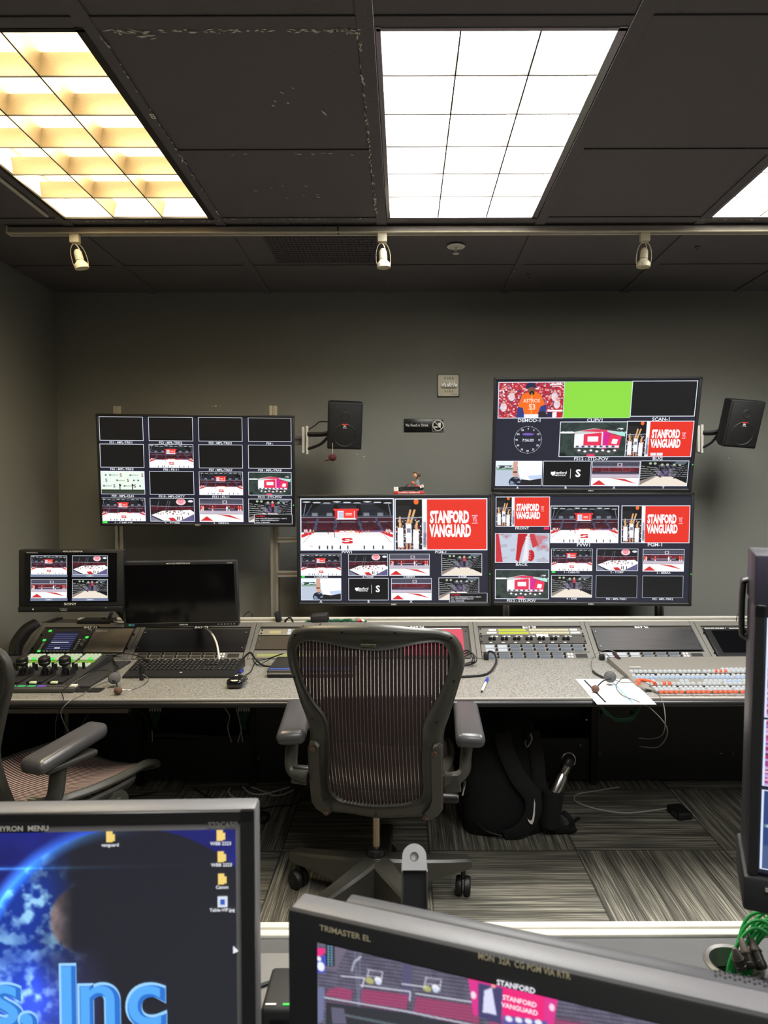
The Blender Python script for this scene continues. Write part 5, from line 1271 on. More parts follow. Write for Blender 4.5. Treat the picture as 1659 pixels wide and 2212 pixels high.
# keyboard
kb = thing('keyboard', 'wide black keyboard with palm rest on the desk in front of the dark monitor', 'keyboard', (-.92, 2.96, DZ))
m = M(); A = [(-.225, -.10), (.232, -.10), (.226, .11), (-.238, .11)]
n0 = [m.v((x, y, .001)) for x, y in A]; n1 = [m.v((x, y, .010 if y < 0 else .030)) for x, y in A]; m.bridge(n0, n1); m.face(n1); m.face(n0)
build('case', m, mat('keyboard_black', (30, 30, 31), .45), kb)
KR = [(15, .0), (15, .006), (14, .010), (13, .016), (12, .022), (8, .0)]
KM = mat('key_cap_black', (34, 33, 33), .3)
for j in range(6):
    m = M(); y = .085 - j * .0215; z = .010 + (y + .10) / .21 * .020
    for i in range(15): m.box((-.215 + i * .0190, y, z + .002), (.0155, .0165, .005), .0015, seg=1)
    for i in range(3): m.box((.082 + i * .0190, y, z + .002), (.0155, .0165, .005), .0015, seg=1) if j not in (3,) else None
    for i in range(4): m.box((.148 + i * .0185, y, z + .002), (.0150, .0165, .005), .0015, seg=1)
    build('key_row', m, KM, kb)
m = M()
for i in range(14): m.box((-.21 + i * .031, .1025, .0305), (.008, .002, .001))
build('hot_key_marks', m, TXTW, kb); build('maker_mark', M().box((.0, -.06, .0148), (.010, .006, .0006)), TXTW, kb)
p = atZ(520, 1452, DZ + .004); tag(build('blue_marker', M().cyl((p.x, p.y - .02, p.z + .003), (p.x + .004, p.y + .02, p.z + .003), .006, n=10), mat('blue_pen_body', (30, 40, 130), .4)), 'blue marker pen at the right end of the keyboard', 'pen')
p = atZ(306, 1470, DZ); tag(build('usb_stick', M().box((p.x, p.y, DZ + .032), (.017, .012, .062), .003), BLK), 'small black stick standing on end in front of the keyboard', 'stick')
# mouse
p = atZ(508, 1486, DZ); ms = thing('computer_mouse', 'shiny black computer mouse on the desk between keyboard and laptop', 'mouse', (p.x, p.y + .035, DZ))
m = M(); m.box((0, 0, .021), (.068, .118, .041), .017, seg=5)
for v_ in m.bm.verts:
    k = v_.co.y / .059; v_.co.x *= 1 - .10 * k * k
    if v_.co.z > .021: v_.co.z -= .010 * max(0, k) + .006 * k * k
build('shell', m, mat('gloss_black', (18, 18, 19), .14, coat=.6), ms, ang=70); build('scroll_wheel', M().cyl((-.004, .026, .034), (.004, .026, .034), .008, n=14), RUB, ms)
build('status_mark', M().box((0, -.012, .0425), (.012, .008, .0006)), TXTW, ms)
# laptop
lp = thing('laptop', 'closed dark laptop with a blue taped edge lying left of the mesh chair', 'laptop', (-.385, 2.985, DZ))
build('base', M().box((0, 0, .009), (.35, .245, .016), .005, seg=3), BLK, lp); build('lid', M().box((0, .002, .0245), (.352, .245, .013), .004, seg=3), mat('laptop_lid', (52, 52, 54), .35, .3), lp)
build('silver_rim', M().bx(-.174, .174, -.1265, -.118, .015, .025, .002), STEEL, lp); build('blue_tape', M().bx(-.168, .168, -.112, -.088, .0312, .0318), mat('blue_masking_tape', (44, 70, 140), .7), lp)

def cable(name, label, pts, r=.0022, mt=None, cat='cable', n=7, sub=8, **k):
    return tag(build(name, M().sweep(pts, r, n=n, sub=sub), mt or WIREB), label, cat, k.get('group'))
def zz(px, py, z): return atZ(px, py, z)
cable('mouse_cable', 'thin black mouse cable curving up toward the laptop', [zz(512, 1466, DZ + .015), zz(540, 1452, DZ + .004), zz(552, 1430, DZ + .006), zz(575, 1424, DZ + .01), zz(610, 1412, DZ + .05)], .002)
cable('white_cable', 'white cable hanging down from behind the dark monitor to the keyboard', [atY(438, 1354, 3.24), atY(455, 1365, 3.22), atY(468, 1390, 3.16), atY(474, 1425, 3.075)], .0042, WIREW)
cable('black_cable', 'thick black cable bent over the desk between keyboard and laptop', [zz(524, 1424, DZ + .004), atY(540, 1410, 3.12), zz(552, 1424, DZ + .03), zz(570, 1438, DZ + .004), zz(600, 1440, DZ + .004)], .0045)
cable('curled_cable', 'thin black cable curled beside the laptop', [zz(545, 1422, DZ + .003), zz(556, 1436, DZ + .003), zz(572, 1430, DZ + .01), zz(590, 1420, DZ + .03), zz(612, 1412, DZ + .05)], .002)

def headset(label, cup, mic, loop_pts, cup_rot, band_pts, cc=(70, 70, 70)):
    t = thing('headset', label, 'headset', cup)
    C0 = Vector(cup)
    m = M(); m.X = Matrix.Translation((0, 0, 0)) @ Euler([R(a) for a in cup_rot]).to_matrix().to_4x4()
    m.lathe([(.012, -.015), (.021, -.012), (.0225, -.004), (.020, .0), (.0225, .004), (.021, .011), (.013, .016)], n=26); build('ear_cushion', m, mat('grey_ear_cushion', cc, .7) if 'grey_ear_cushion' not in bpy.data.materials else bpy.data.materials['grey_ear_cushion'], t)
    build('headband', M().sweep([Vector(p) - C0 for p in band_pts], .0045, .0022, n=8), BLK, t)
    build('band_wire', M().sweep([Vector(p) - C0 for p in loop_pts], .0014, n=6), STEEL, t)
    mm = Vector(mic) - C0
    build('microphone_boom', M().sweep([(0, -.015, -.005), mm * .5 + Vector((0, 0, .006)), mm], .0028, n=8), BLK, t)
    build('microphone_foam', M().sph(tuple(mm), (.0155, .0145, .0140), 18), mat('brown_foam', (92, 66, 52), .95, bump=.6, scale=700) if 'brown_foam' not in bpy.data.materials else bpy.data.materials['brown_foam'], t)
    return t
hc = zz(247, 1465, DZ + .035); hm = zz(255, 1492, DZ + .016)
headset('headset with brown foam microphone lying left of the keyboard', hc, hm, [zz(262, 1490, DZ + .008), zz(285, 1490, DZ + .003), zz(312, 1478, DZ + .003), zz(320, 1466, DZ + .01), zz(308, 1456, DZ + .04)], (70, 25, 20),
        [hc + Vector((0, .01, .03)), zz(256, 1444, DZ + .03), atY(243, 1422, 3.17), atY(262, 1412, 3.19), atY(295, 1416, 3.12), zz(320, 1428, DZ + .036)])
cable('headset_cable', 'thin black cable of the left headset looping over the control panel and off the desk', [zz(240, 1452, DZ + .02), zz(228, 1448, DZ + .05), zz(200, 1452, DZ + .06), zz(150, 1480, DZ + .03), zz(134, 1495, DZ + .02), atY(137, 1512, 2.53), atY(125, 1540, 2.52), atY(120, 1570, 2.55), atY(124, 1605, 2.6), atY(150, 1640, 2.7)], .0018)
cable('grey_cable', 'thin grey cable dropping from the front edge of the left desk', [zz(236, 1470, DZ + .004), zz(205, 1482, DZ + .004), zz(175, 1502, DZ + .003), atY(150, 1515, 2.53), atY(132, 1545, 2.53), atY(165, 1600, 2.66), atY(180, 1560, 2.72), atY(196, 1535, 2.75)], .0016, mat('grey_cable_jacket', (110, 108, 104), .5))
hc = zz(1318, 1462, DZ + .034); hm = zz(1286, 1488, DZ + .016)
headset('headset with round brown foam microphone standing on the paper sheet', hc, hm, [zz(1281, 1452, DZ + .004), atY(1277, 1432, 3.02), atY(1288, 1412, 3.12), atY(1310, 1403, 3.14), atY(1328, 1408, 3.12)], (78, 8, 0),
        [hc + Vector((.0, -.01, -.014)), zz(1300, 1462, DZ + .006), zz(1288, 1456, DZ + .006), zz(1280, 1449, DZ + .006)])
o = build('headband_pad', M().sweep([atY(1325, 1409, 3.13), atY(1331, 1416, 3.11), atY(1338, 1424, 3.08)], .008, .004, n=8), mat('dark_red_pad', (40, 16, 20), .5)); tag(o, 'dark oval temple pad at the tip of the right headset wire', 'pad')
GCAB = mat('charcoal_cable', (92, 90, 86), .4)
cable('coil_cable', 'black cable from the small plug waving across the paper and off the desk', [atY(1302, 1415, 3.16), atY(1310, 1413, 3.12), zz(1325, 1428, DZ + .012), zz(1350, 1448, DZ + .006), zz(1352, 1458, DZ + .005), zz(1338, 1470, DZ + .005), zz(1331, 1484, DZ + .005), zz(1345, 1502, DZ + .005), zz(1375, 1514, DZ + .006), atY(1405, 1530, 2.52), atY(1437, 1565, 2.5), atY(1440, 1590, 2.52), atY(1420, 1614, 2.6), atY(1381, 1612, 2.7)], .0021, GCAB)
cable('thin_cable', 'thin dark cable from the right headset hanging over the desk edge in a loop', [zz(1324, 1466, DZ + .03), zz(1345, 1474, DZ + .008), zz(1390, 1474, DZ + .04), zz(1410, 1486, DZ + .035), zz(1425, 1505, DZ + .008), atY(1434, 1525, 2.53), atY(1437, 1560, 2.50), atY(1430, 1588, 2.53), atY(1405, 1596, 2.62), atY(1380, 1594, 2.68)], .0019, GCAB)
m = M().box(tuple(atY(1300, 1421, 3.165)), (.022, .03, .03), .006); tag(build('cable_plug', m, RUB), 'black plug in the strip at the foot of the slope behind the right headset', 'plug')
# pen
p0, p1 = zz(1041, 1493, DZ + .006), zz(1049, 1475, DZ + .006); p2 = zz(1053, 1466, DZ + .006)
t = thing('ballpoint_pen', 'white pen with a blue cap lying on the desk right of the chair', 'pen', (p0 + p2) / 2); q = (p0 + p2) / 2
build('barrel', M().cyl(p0 - q, p1 - q, .005, n=12), WHITE, t); build('cap', M().cyl(p1 - q, p2 - q, .006, n=12), mat('blue_cap', (38, 56, 150), .4), t); build('tip', M().cyl(p0 - q, p0 - q + (p0 - p2).normalized() * .008, .004, .0015, n=10), BLK, t)
# loop of thick black cable right of the chair, plug and cable bundle
cable('thick_black_cable', 'thick black cable looping from a plug on the audio bay to behind the chair', [atY(1052, 1421, 3.19), atY(1056, 1408, 3.19), atY(1068, 1412, 3.14), zz(1072, 1430, DZ + .010), zz(1060, 1450, DZ + .006), zz(1040, 1459, DZ + .005), zz(1000, 1462, DZ + .005), zz(960, 1464, DZ + .005)], .0048)
tag(build('cable_plug', M().box(tuple(atY(1050, 1417, 3.17)), (.022, .03, .032), .006), RUB), 'black plug at the lower left corner of the audio bay', 'plug')
for k, o_ in enumerate((0, 5, 10)):
    cable('cable_loop', 'black cable loops bunched right behind the mesh chair', [zz(985, 1418 + o_, DZ + .02), atY(1010 + o_, 1405 + o_ * .6, 3.10), zz(1030 - o_, 1424 + o_ * .4, DZ + .03), zz(1015, 1436 - o_ * .5, DZ + .01), zz(975, 1436 + o_, DZ + .006)], .003, group='black cable loops behind the chair')
# paper
pp = [zz(1243.5, 1467.5, DZ + .001), zz(1362, 1467.5, DZ + .001), zz(1418, 1522, DZ + .001), zz(1290, 1522, DZ + .001)]
t = thing('paper_sheet', 'white printed sheet hanging a little over the desk edge under the right headset', 'paper', (.79, 2.68, DZ))
O_ = Vector((.79, 2.68, DZ)); m = M(); n_ = 10; A = []
for j in range(n_ + 1):
    a, b = pp[0].lerp(pp[3], j / n_), pp[1].lerp(pp[2], j / n_); A.append([m.v((a.lerp(b, i / 4) - O_) + Vector((0, 0, .001))) for i in range(5)])
for j in range(n_):
    for i in range(4): m.face([A[j][i], A[j][i + 1], A[j + 1][i + 1], A[j + 1][i]])
build('sheet', m, mat('white_paper', (240, 240, 236), .7), t)
def pl(u0_, v0_, u1_, v1_, w_, m):
    a = pp[0].lerp(pp[1], u0_).lerp(pp[3].lerp(pp[2], u0_), v0_) - O_; b = pp[0].lerp(pp[1], u1_).lerp(pp[3].lerp(pp[2], u1_), v1_) - O_
    d = (b - a).normalized() * w_ ; n2 = Vector((-d.y, d.x, 0)); m.face([m.v(q + Vector((0, 0, .0016))) for q in (a - n2, b - n2, b + n2, a + n2)])
m = M(); pl(.14, .04, .17, .94, .004, m); build('black_bar', m, BLK, t)
m = M(); pl(.62, .1, .62, .96, .003, m); build('blue_bar', m, mat('blue_print', (96, 150, 200), .7), t)
m = M()
for k in range(46):
    u, v_ = rnd.choice([.08, .3, .4, .5, .75, .85]) + rnd.uniform(-.02, .02), rnd.uniform(.05, .95); pl(u, v_, u + rnd.uniform(.03, .08), v_, .0012, m)
build('printed_lines', m, mat('grey_print', (150, 150, 150), .7), t)

# big production switcher
sw = thing('production_switcher', 'wide video switcher with rows of white, blue and orange lit buttons at desk right', 'switcher', (1.45, 2.88, DZ))
def S(n, m, mt, label=None, par=None):
    m.bm.transform(Matrix.Translation((-1.45, -2.88, -DZ))); o = build(n, m, mt, par or sw)
    if label: o['label'] = label
    return o
m = M(); A = [(.898, 3.125), (1.98, 3.125), (1.98, 2.625), (.945, 2.625), (.905, 2.655), (.895, 2.72)]
n0 = [m.v((x, y, DZ + .001)) for x, y in A]; hz_ = lambda y: DZ + .011 + (y - 2.66) * .025
n1 = [m.v((x, y, hz_(y))) for x, y in A]; m.bridge(n0, n1); m.face(n1); m.face(n0)
S('body', m, mat('switcher_grey', (124, 120, 112), .5, .2))
S('underbody', M().bx(.905, 1.98, 2.64, 3.12, DZ + .0008, DZ + .008), BLK)
def Yof(py, z=DZ + .026): return atZ(873, py, z).y
def row(py, xs_, mt, name='button_row', w_=.0145, d_=.013, hh=.010):
    y = Yof(py); m = M()
    for x in xs_: m.box((x, y, hz_(y) + hh / 2), (w_, d_, hh), .0025, seg=1)
    return S(name, m, mt)
BB_ = emis('lit_white_button', (226, 230, 230), .82); BLU = emis('lit_pale_blue_button', (186, 208, 236), .9); ORG = emis('lit_orange_button', (240, 104, 62), .95); LGR = emis('lit_pale_green_button', (226, 226, 180), .85)
def grp(start, n, gaps=True): return [start + i * .0187 + (i // 5) * .006 for i in range(n)]
row(1448.5, grp(.925, 44), BB_); row(1444.8, [1.31 + i * .0187 for i in range(24)], BB_)
row(1448.5, [1.268 + i * .0187 for i in range(3)], ORG, 'red_button', .0150, .0135, .0105)
row(1457, grp(.915, 44), BB_); row(1461, grp(.918, 44), BLU)
row(1467.5, [.945, .965, 1.075, 1.095] + [1.17 + i * .0187 for i in range(34)], BB_); row(1472.5, grp(.932, 44), BB_)
row(1472.5, [.994, 1.013], ORG, 'red_button', .0165, .015, .0115)
for x_ in (1.25, 1.27, 1.2865): row(1470, [x_], BLU, 'blue_button', .0155, .014, .0125)
row(1480.3, grp(.940, 44), BB_); row(1484.8, grp(.937, 44), BB_); row(1489, grp(.945, 44), ORG)
for y0_, y1_ in ((1452, 1454.6), (1475.8, 1477.6)):
    a, b = Yof(y1_), Yof(y0_)
    for k in range(8): m = M(); x_ = .93 + k * .0998; m.bx(x_, x_ + .088, a, b, hz_(a) + .0005, hz_(a) + .004); S('name_display', m, SCRB)
m = M().sweep([(.899, 2.70, DZ + .018), (.903, 2.735, DZ + .019), (.925, 2.738, DZ + .019), (.948, 2.715, DZ + .018), (.958, 2.69, DZ + .018)], .010, .006, n=8); S('orange_grip', m, mat('orange_grip', (220, 86, 50), .5), 'orange rubber corner grip')
m = M(); m.text('ROSS', 0, 0, .020, y=0, bold=.03); m.bm.transform(Matrix.Translation((.96, Yof(1440.5), hz_(3.09) + .001)) @ Matrix.Rotation(R(-90), 4, 'X')); S('maker_mark', m, TXTW)

# desk monitors at left
F5 = Frame((-1.0022, 3.1571, 1.0395), 7.28, -.33, 2.62)
t = thing('desk_monitor', 'switched off black computer monitor above the keyboard', 'monitor', mw=F5.m, group=None)
build('housing', M().box((0, .020, 0), (.512, .040, .30), .006, seg=2), BEZ, t)
build('screen', M().bx(-.243, .243, -.0012, .004, -.128, .137), SCRB, t)
m = M().text('MON 22A DIRECTOR-KVM', 0, .1425, .0088, y=-.0012, bold=.02); m.text('S22C650', .225, .1425, .0065, y=-.0012); build('lettering', m, TXTW, t)
build('maker_mark', M().text('SAMSUNG', .010, -.139, .0085, y=-.0012, bold=.015), TXTW, t)
m = M()
for k in range(6): m.box((.165 + k * .014, -.001, -.139), (.006, .001, .002))
build('button_marks', m, TXTW, t)
build('round_sticker', M().box((-.227, -.001, -.138), (.013, .001, .009), .0002), mat('teal_sticker', (80, 150, 130), .5), t); build('blue_sticker', M().box((-.213, -.001, -.138), (.010, .001, .010)), mat('blue_sticker_print', (60, 110, 160), .5), t)
build('bottom_edge', M().bx(-.25, .25, -.0015, .002, -.1305, -.1285), STEEL, t)
build('mount', M().box((0, .07, -.02), (.10, .07, .10), .01).sweep([(0, .10, -.02), (.0, .20, -.06), (0, .27, -.125)], .018, n=10), BLKM, t)
F6 = Frame((-1.4523, 3.0858, 1.1103), .25, 1.03, 7.77)
t = thing('broadcast_monitor', 'small black broadcast monitor at far left showing four camera views', 'monitor', mw=F6.m, group=None)
build('housing', M().box((0, .03, .012), (.434, .058, .246), .004), BLKM, t); build('control_bar', M().box((0, .026, -.123), (.434, .062, .024), .003), BLK, t)
s = build('screen', M().bx(-.190, .190, -.0012, .004, -.092, .124), SCRB, t)
m = M()
for x0, y0, x1, y1, me in ((67, 1200, 145, 1241, A_), (156.5, 1200, 233, 1241, OB), (67, 1251, 145, 1292, LC), (156.5, 1251, 233, 1292, BL)):
    tile(F6, s, me, x0, y0, x1, y1, d=.0025)
for x0, y0, x1, y1, tx in ((66, 1241.5, 146, 1246.5, ''), (155.5, 1241.5, 234, 1246.5, 'CAM 2'), (66, 1292.5, 146, 1297.5, 'CAM 3'), (155.5, 1292.5, 234, 1297.5, 'CAM 4')):
    a, b = F6.uv(x0, y0), F6.uv(x1, y1); build('caption_bar', M().bx(a[0], b[0], -.003, -.001, b[1], a[1]), emis('slate_bar', (120, 130, 160), 1) if 'slate_bar' not in bpy.data.materials else bpy.data.materials['slate_bar'], s)
    if tx: caption(F6, s, tx, (x0 + x1) / 2, (y0 + y1) / 2, 3.5, d=.004)
m = M().text('SONY', -.004, -.101, .0155, y=-.0012, xs=1.25, bold=.02).text('MON 21B RTR-B PGM', .006, .129, .0085, y=-.0012, bold=.02).text('TRIMASTER EL', -.160, .123, .0075, y=-.0022); build('lettering', m, TXTW, t)
m = M().text('SDI  HDMI   IN', -.03, -.121, .005, y=-.0062).text('TRIMASTER', -.03, -.127, .005, y=-.0062); m.cyl((-.155, -.007, -.122), (-.155, -.005, -.122), .0035, n=10); m.cyl((.145, -.007, -.118), (.145, -.005, -.118), .002, n=8)
build('panel_marks', m, TXTW, t)
m = M()
for k in range(10): m.cyl((.02 + k * .014, -.008, -.124), (.02 + k * .014, -.004, -.124), .003, n=8)
m.cyl((.115, -.014, -.122), (.115, -.004, -.122), .008, n=14); m.cyl((.150, -.012, -.122), (.150, -.004, -.122), .006, n=14); build('knobs', m, RUB, t)
build('mount_arm', M().box((.05, .085, 0), (.12, .06, .12), .01).sweep([(.05, .10, 0), (.10, .20, -.10), (.16, .33, -.235)], .018, n=10), BLKM, t)

# clutter along the rear shelf
def zs(px, py, Y=3.45): return atY(px, py, Y)
for k, pts in enumerate(([(220, 1352), (218, 1338), (230, 1335), (243, 1346), (262, 1353)], [(226, 1353), (230, 1340), (240, 1338), (252, 1347), (268, 1351)], [(222, 1351), (235, 1336), (246, 1342), (262, 1349)])):
    cable('shelf_cable', 'black cables tangled on the rear shelf beside the broadcast monitor', [zs(*q) for q in pts], .0035, group='tangled shelf cables')
cable('standing_cable', 'black wire loop rising behind the shelf right of the dark monitor', [zs(520, 1352, 3.6), zs(527, 1330, 3.6), zs(540, 1321, 3.6), zs(545, 1332, 3.6), zs(535, 1350, 3.6)], .0022)
cable('standing_cable', 'lower black wire loop beside the left upright behind the shelf', [zs(533, 1352, 3.6), zs(545, 1338, 3.6), zs(565, 1334, 3.6), zs(590, 1340, 3.62)], .0022)
p = zs(601, 1343, 3.47); tag(build('power_adapter', M().box((p.x, p.y, .885), (.022, .05, .05), .003, rot=(0, -12, 0)), BLKM), 'small black wall adapter tilted on the shelf at the upright', 'adapter')
o = cable('wire_tangle', 'knot of black and white wires on the shelf beside the small adapter', [zs(612, 1350), zs(618, 1338), zs(628, 1336), zs(632, 1348), zs(622, 1352), zs(616, 1345), zs(626, 1333), zs(634, 1345), zs(638, 1352), zs(628, 1350)], .0035)
p = zs(700, 1344, 3.44); tag(build('power_brick', M().box((p.x - .02, p.y, .884), (.085, .06, .044), .010, seg=3, rot=(0, -6, 0)), BLKM), 'black power brick lying in the green cable heap behind the chair', 'adapter')
r3 = random.Random(11)
for k in range(9):
    y = 3.45 + .008 * (k % 4); pts = []
    for i in range(7):
        px = 662 + i * 22 + r3.uniform(-4, 4); py = 1349 - r3.uniform(1, 8) - (3 if i in (2, 3, 4) else 0); pts.append(zs(px, py, y))
    cable('green_shelf_cable', 'dark green cables heaped along the rear shelf behind the chair', pts, .0042, WIREDG, group='green shelf cable heap')
for k in range(3):
    cable('grey_shelf_cable', 'pale grey cables arching over the green cable heap', [zs(738, 1352), zs(752 + k * 4, 1345 - k), zs(768 + k * 3, 1336 + k), zs(780, 1338 + k * 2), zs(790, 1350)], .0028, mat('pale_grey_cable', (160, 158, 150), .5) if k == 0 else bpy.data.materials['pale_grey_cable'], group='grey cables on the green heap')
cable('draped_cable', 'black cable draped over the shelf edge above the amber display', [zs(655, 1352, 3.38), zs(668, 1358, 3.36), zs(685, 1357, 3.36), zs(694, 1345, 3.42), zs(702, 1335, 3.44), zs(712, 1346, 3.43), zs(722, 1352, 3.42)], .0035)
p = zs(776, 1342, 3.44); tag(build('red_connector', M().cyl((p.x - .008, p.y, p.z), (p.x + .008, p.y, p.z + .004), .006, n=10), REDM), 'tiny red connector tip in the heap of green cables', 'connector')
p = zs(784, 1342, 3.44); tag(build('white_connector', M().cyl((p.x - .007, p.y, p.z + .006), (p.x + .007, p.y, p.z), .006, n=10), WHITE), 'tiny white connector tip beside the red one', 'connector')
cable('white_shelf_cable', 'white cable lying on the shelf near the right edge', [zs(1535, 1354), zs(1555, 1346), zs(1580, 1347), zs(1605, 1350)], .005, WIREW)
cable('aerial_wire', 'thin black wire standing on the shelf near the right edge', [zs(1590, 1350, 3.5), zs(1592, 1332, 3.5), zs(1600, 1318, 3.5)], .0018)
m = M().box((-1.50, 3.45, .872), (.16, .09, .018), .004).box((-1.435, 3.44, .892), (.014, .02, .05), .004, rot=(0, 25, 0)); tag(build('shelf_bracket', m, BLKM), 'black bracket base lying on the shelf under the broadcast monitor', 'bracket')

# ------------------------------------------------------------------ under the far desk
for nm_, lab, pts, mt in (
    ('white_cable', 'white cable hanging left of the first cable bundle under the desk', [(268, 1538), (300, 1536), (318, 1560), (322, 1600)], WIREDG),
    ('white_cable', 'white cable hanging under the desk left of the right hand green bundle', [(486, 1530), (496, 1548), (492, 1572), (500, 1603)], WIREW),
    ('white_cable', 'white cable crossing down beside the dark panel edge under the desk', [(510, 1530), (518, 1560), (524, 1603)], WIREW),
    ('white_cable', 'second white cable crossing the first under the desk', [(530, 1530), (524, 1565), (514, 1603)], WIREW),
    ('white_cable', 'white cable drop below the left green bundle', [(328, 1578), (329, 1590), (329, 1602)], WIREW)):
    cable(nm_, lab, [atY(a, b, 3.55) for a, b in pts], .003, mt)
for bx_, lab in ((335, 'bundle of dark green cables with white tips hanging under the desk at left'), (527, 'bundle of dark green cables with white tips hanging beside the dark panel')):
    p = atY(bx_, 1535, 3.5); t = thing('cable_bundle', lab, 'cable bundle', p)
    for k in range(5):
        x_ = (k - 2) * .013; build('green_lead', M().sweep([(x_, 0, .0), (x_ * .7, 0, -.03), (x_ * .2 - .005, .01, -.07), (-.005 + x_ * .3, .02, -.10)], .0045, n=6), WIREDG, t)
        build('white_tip', M().cyl((x_, 0, -.004), (x_ * .95, 0, .016), .0045, n=8), WIREW, t)
cable('loom', 'brown cable loom lying along the opening under the desk at left', [atY(a, b, 3.62) for a, b in ((320, 1588), (370, 1588), (430, 1592), (480, 1595), (538, 1592))], .012, mat('brown_loom', (70, 62, 50), .6))
cable('black_drop_cable', 'black cable sagging in a loop under the desk at left', [atY(a, b, 3.5) for a, b in ((450, 1545), (443, 1585), (452, 1602), (470, 1592), (474, 1560))], .002)
for k, (pts, lab) in enumerate((([(496, 1703), (494, 1712), (505, 1722), (525, 1728), (530, 1736)], 'white cable curled on the carpet left of the chair'), ([(525, 1700), (540, 1713), (565, 1716), (600, 1708), (625, 1700)], 'white cable wavy on the carpet behind the chair arm'), ([(543, 1700), (570, 1710), (590, 1718), (612, 1716), (634, 1706)], 'second white cable wavy on the carpet behind the chair arm'))):
    cable('floor_cable', lab, [zz(a, b, .006) for a, b in pts], .004, WIREW)
for k, (pts, lab) in enumerate((([(180, 1712), (230, 1722), (290, 1720), (340, 1710)], 'dark cable on the carpet under the left desk'), ([(420, 1702), (450, 1722), (480, 1732), (520, 1740), (570, 1746)], 'black cable running on the carpet behind the blue screen monitor'), ([(548, 1752), (590, 1742), (630, 1738), (665, 1722)], 'black cable on the carpet running under the chair'))):
    cable('floor_cable', lab, [zz(a, b, .006) for a, b in pts], .004, WIREB)
tag(build('cable_heap', M().sweep([zz(545, 1768, .01), zz(560, 1755, .02), zz(580, 1760, .02), zz(572, 1775, .01), zz(552, 1772, .03), zz(565, 1760, .035)], .009, n=8), WIREB), 'small heap of black cable on the carpet just right of the blue screen monitor', 'cable')
cable('grey_floor_cable', 'grey cable curving across the carpet to the black adapter at right', [zz(a, b, .005) for a, b in ((1338, 1700), (1290, 1708), (1247, 1716), (1241, 1728), (1258, 1738), (1300, 1750), (1350, 1756), (1400, 1752), (1447, 1745))], .0035, mat('grey_floor_jacket', (170, 168, 158), .5))
p = zz(1468, 1762, 0); t = thing('power_adapter', 'black power adapter lying on the carpet at right', 'adapter', p)
build('case', M().box((0, 0, .018), (.07, .11, .034), .008, rot=(0, 0, 8), seg=3), BLKM, t); build('label', M().box((-.035, -.025, .02), (.003, .04, .016), rot=(0, 0, 8)), RACKD, t)

t = thing('cable_bundle', 'coiled dark green cables tucked up under the desk below the paper sheet', 'cable bundle', atY(1340, 1540, 3.0))
for k in range(5): build('green_lead', M().sweep([(-.09, 0, .04), (-.06 + .01 * k, 0, -.005 - .006 * k), (0, .01 * k, -.022 - .006 * k), (.05, 0, -.012 - .004 * k), (.085, 0, .03)], .0045, n=6), WIREDG, t)
for q in (-.075, .055): build('cable_tie', M().lathe([(.016, -.005), (.017, 0), (.016, .005)], (q, .01, -.008), (1, 0, .4), 14), RUB, t)
# backpack
bp_ = thing('backpack', 'black backpack with a white tick mark on its strap, standing under the desk', 'backpack', (.435, 3.12, 0))
m = M(); rings = []; N_ = 28
for z_, hw, hd, cx_, cy_ in ((0.0, .150, .085, 0, 0), (.02, .175, .105, 0, 0), (.10, .185, .115, -.005, .0), (.22, .178, .110, -.005, .01), (.34, .165, .10, .0, .02), (.42, .145, .085, .005, .03), (.475, .11, .065, .01, .035), (.50, .06, .035, .015, .04)):
    rg = []
    for i in range(N_):
        a = 2 * PI * i / N_; c_, s_ = math.cos(a), math.sin(a); e_ = .62
        rg.append(m.v((cx_ + hw * math.copysign(abs(c_) ** e_, c_) * (1 + .02 * math.sin(5 * a + z_ * 20)), cy_ + hd * math.copysign(abs(s_) ** e_, s_) * (1 + .03 * math.sin(7 * a + z_ * 31)), z_)))
    rings.append(rg)
for a, b in zip(rings, rings[1:]): m.bridge(a, b)
m.face(rings[0]); m.face(rings[-1]); build('body', m, FAB, bp_, ang=80)
OB_ = Vector((.435, 3.12, 0))
def rib(name, px, Yv, hw, th=.008, mt=None):
    pts = [atY(a, b, y_) - OB_ for (a, b), y_ in zip(px, Yv)]; return build(name, M().sweep(pts, hw, th, n=10, side=(1, 0, 0), sub=6), mt or mat('strap_fabric', (17, 17, 18), .85, bump=.4, scale=600) if 'strap_fabric' not in bpy.data.materials else bpy.data.materials['strap_fabric'], bp_, ang=70)
s1 = rib('shoulder_strap', [(1085, 1582), (1095, 1625), (1120, 1680), (1150, 1720), (1150, 1760), (1125, 1795), (1090, 1806)], [3.02, 3.0, 2.985, 2.975, 2.98, 2.99, 3.0], .036)
s2 = rib('shoulder_strap', [(1150, 1580), (1160, 1630), (1165, 1690), (1175, 1750), (1205, 1788), (1240, 1796)], [3.06, 3.04, 3.03, 3.03, 3.03, 3.05], .030)
rib('webbing_strap', [(1240, 1795), (1232, 1770), (1215, 1755), (1198, 1762)], [3.05, 3.07, 3.08, 3.06], .012, .004)
rib('strap_tail', [(1222, 1793), (1238, 1776), (1252, 1766)], [3.04, 3.03, 3.02], .010, .003)
rib('grab_handle', [(1110, 1570), (1118, 1556), (1140, 1556), (1150, 1572)], [3.12, 3.12, 3.12, 3.12], .008, .004)
rib('side_pocket', [(1194, 1708), (1190, 1735), (1186, 1775)], [3.025, 3.03, 3.04], .048, .065)
build('zipper', M().sweep([atY(a, b, 2.995) - OB_ for a, b in ((1030, 1775), (1050, 1795), (1085, 1806))], .003, n=6), RUB, bp_)
sw_px = [(913, 1095), (925, 1160), (920, 1300), (908, 1380), (885, 1425), (862, 1420), (835, 1385), (826, 1348), (850, 1375), (872, 1380), (888, 1350), (900, 1270)]
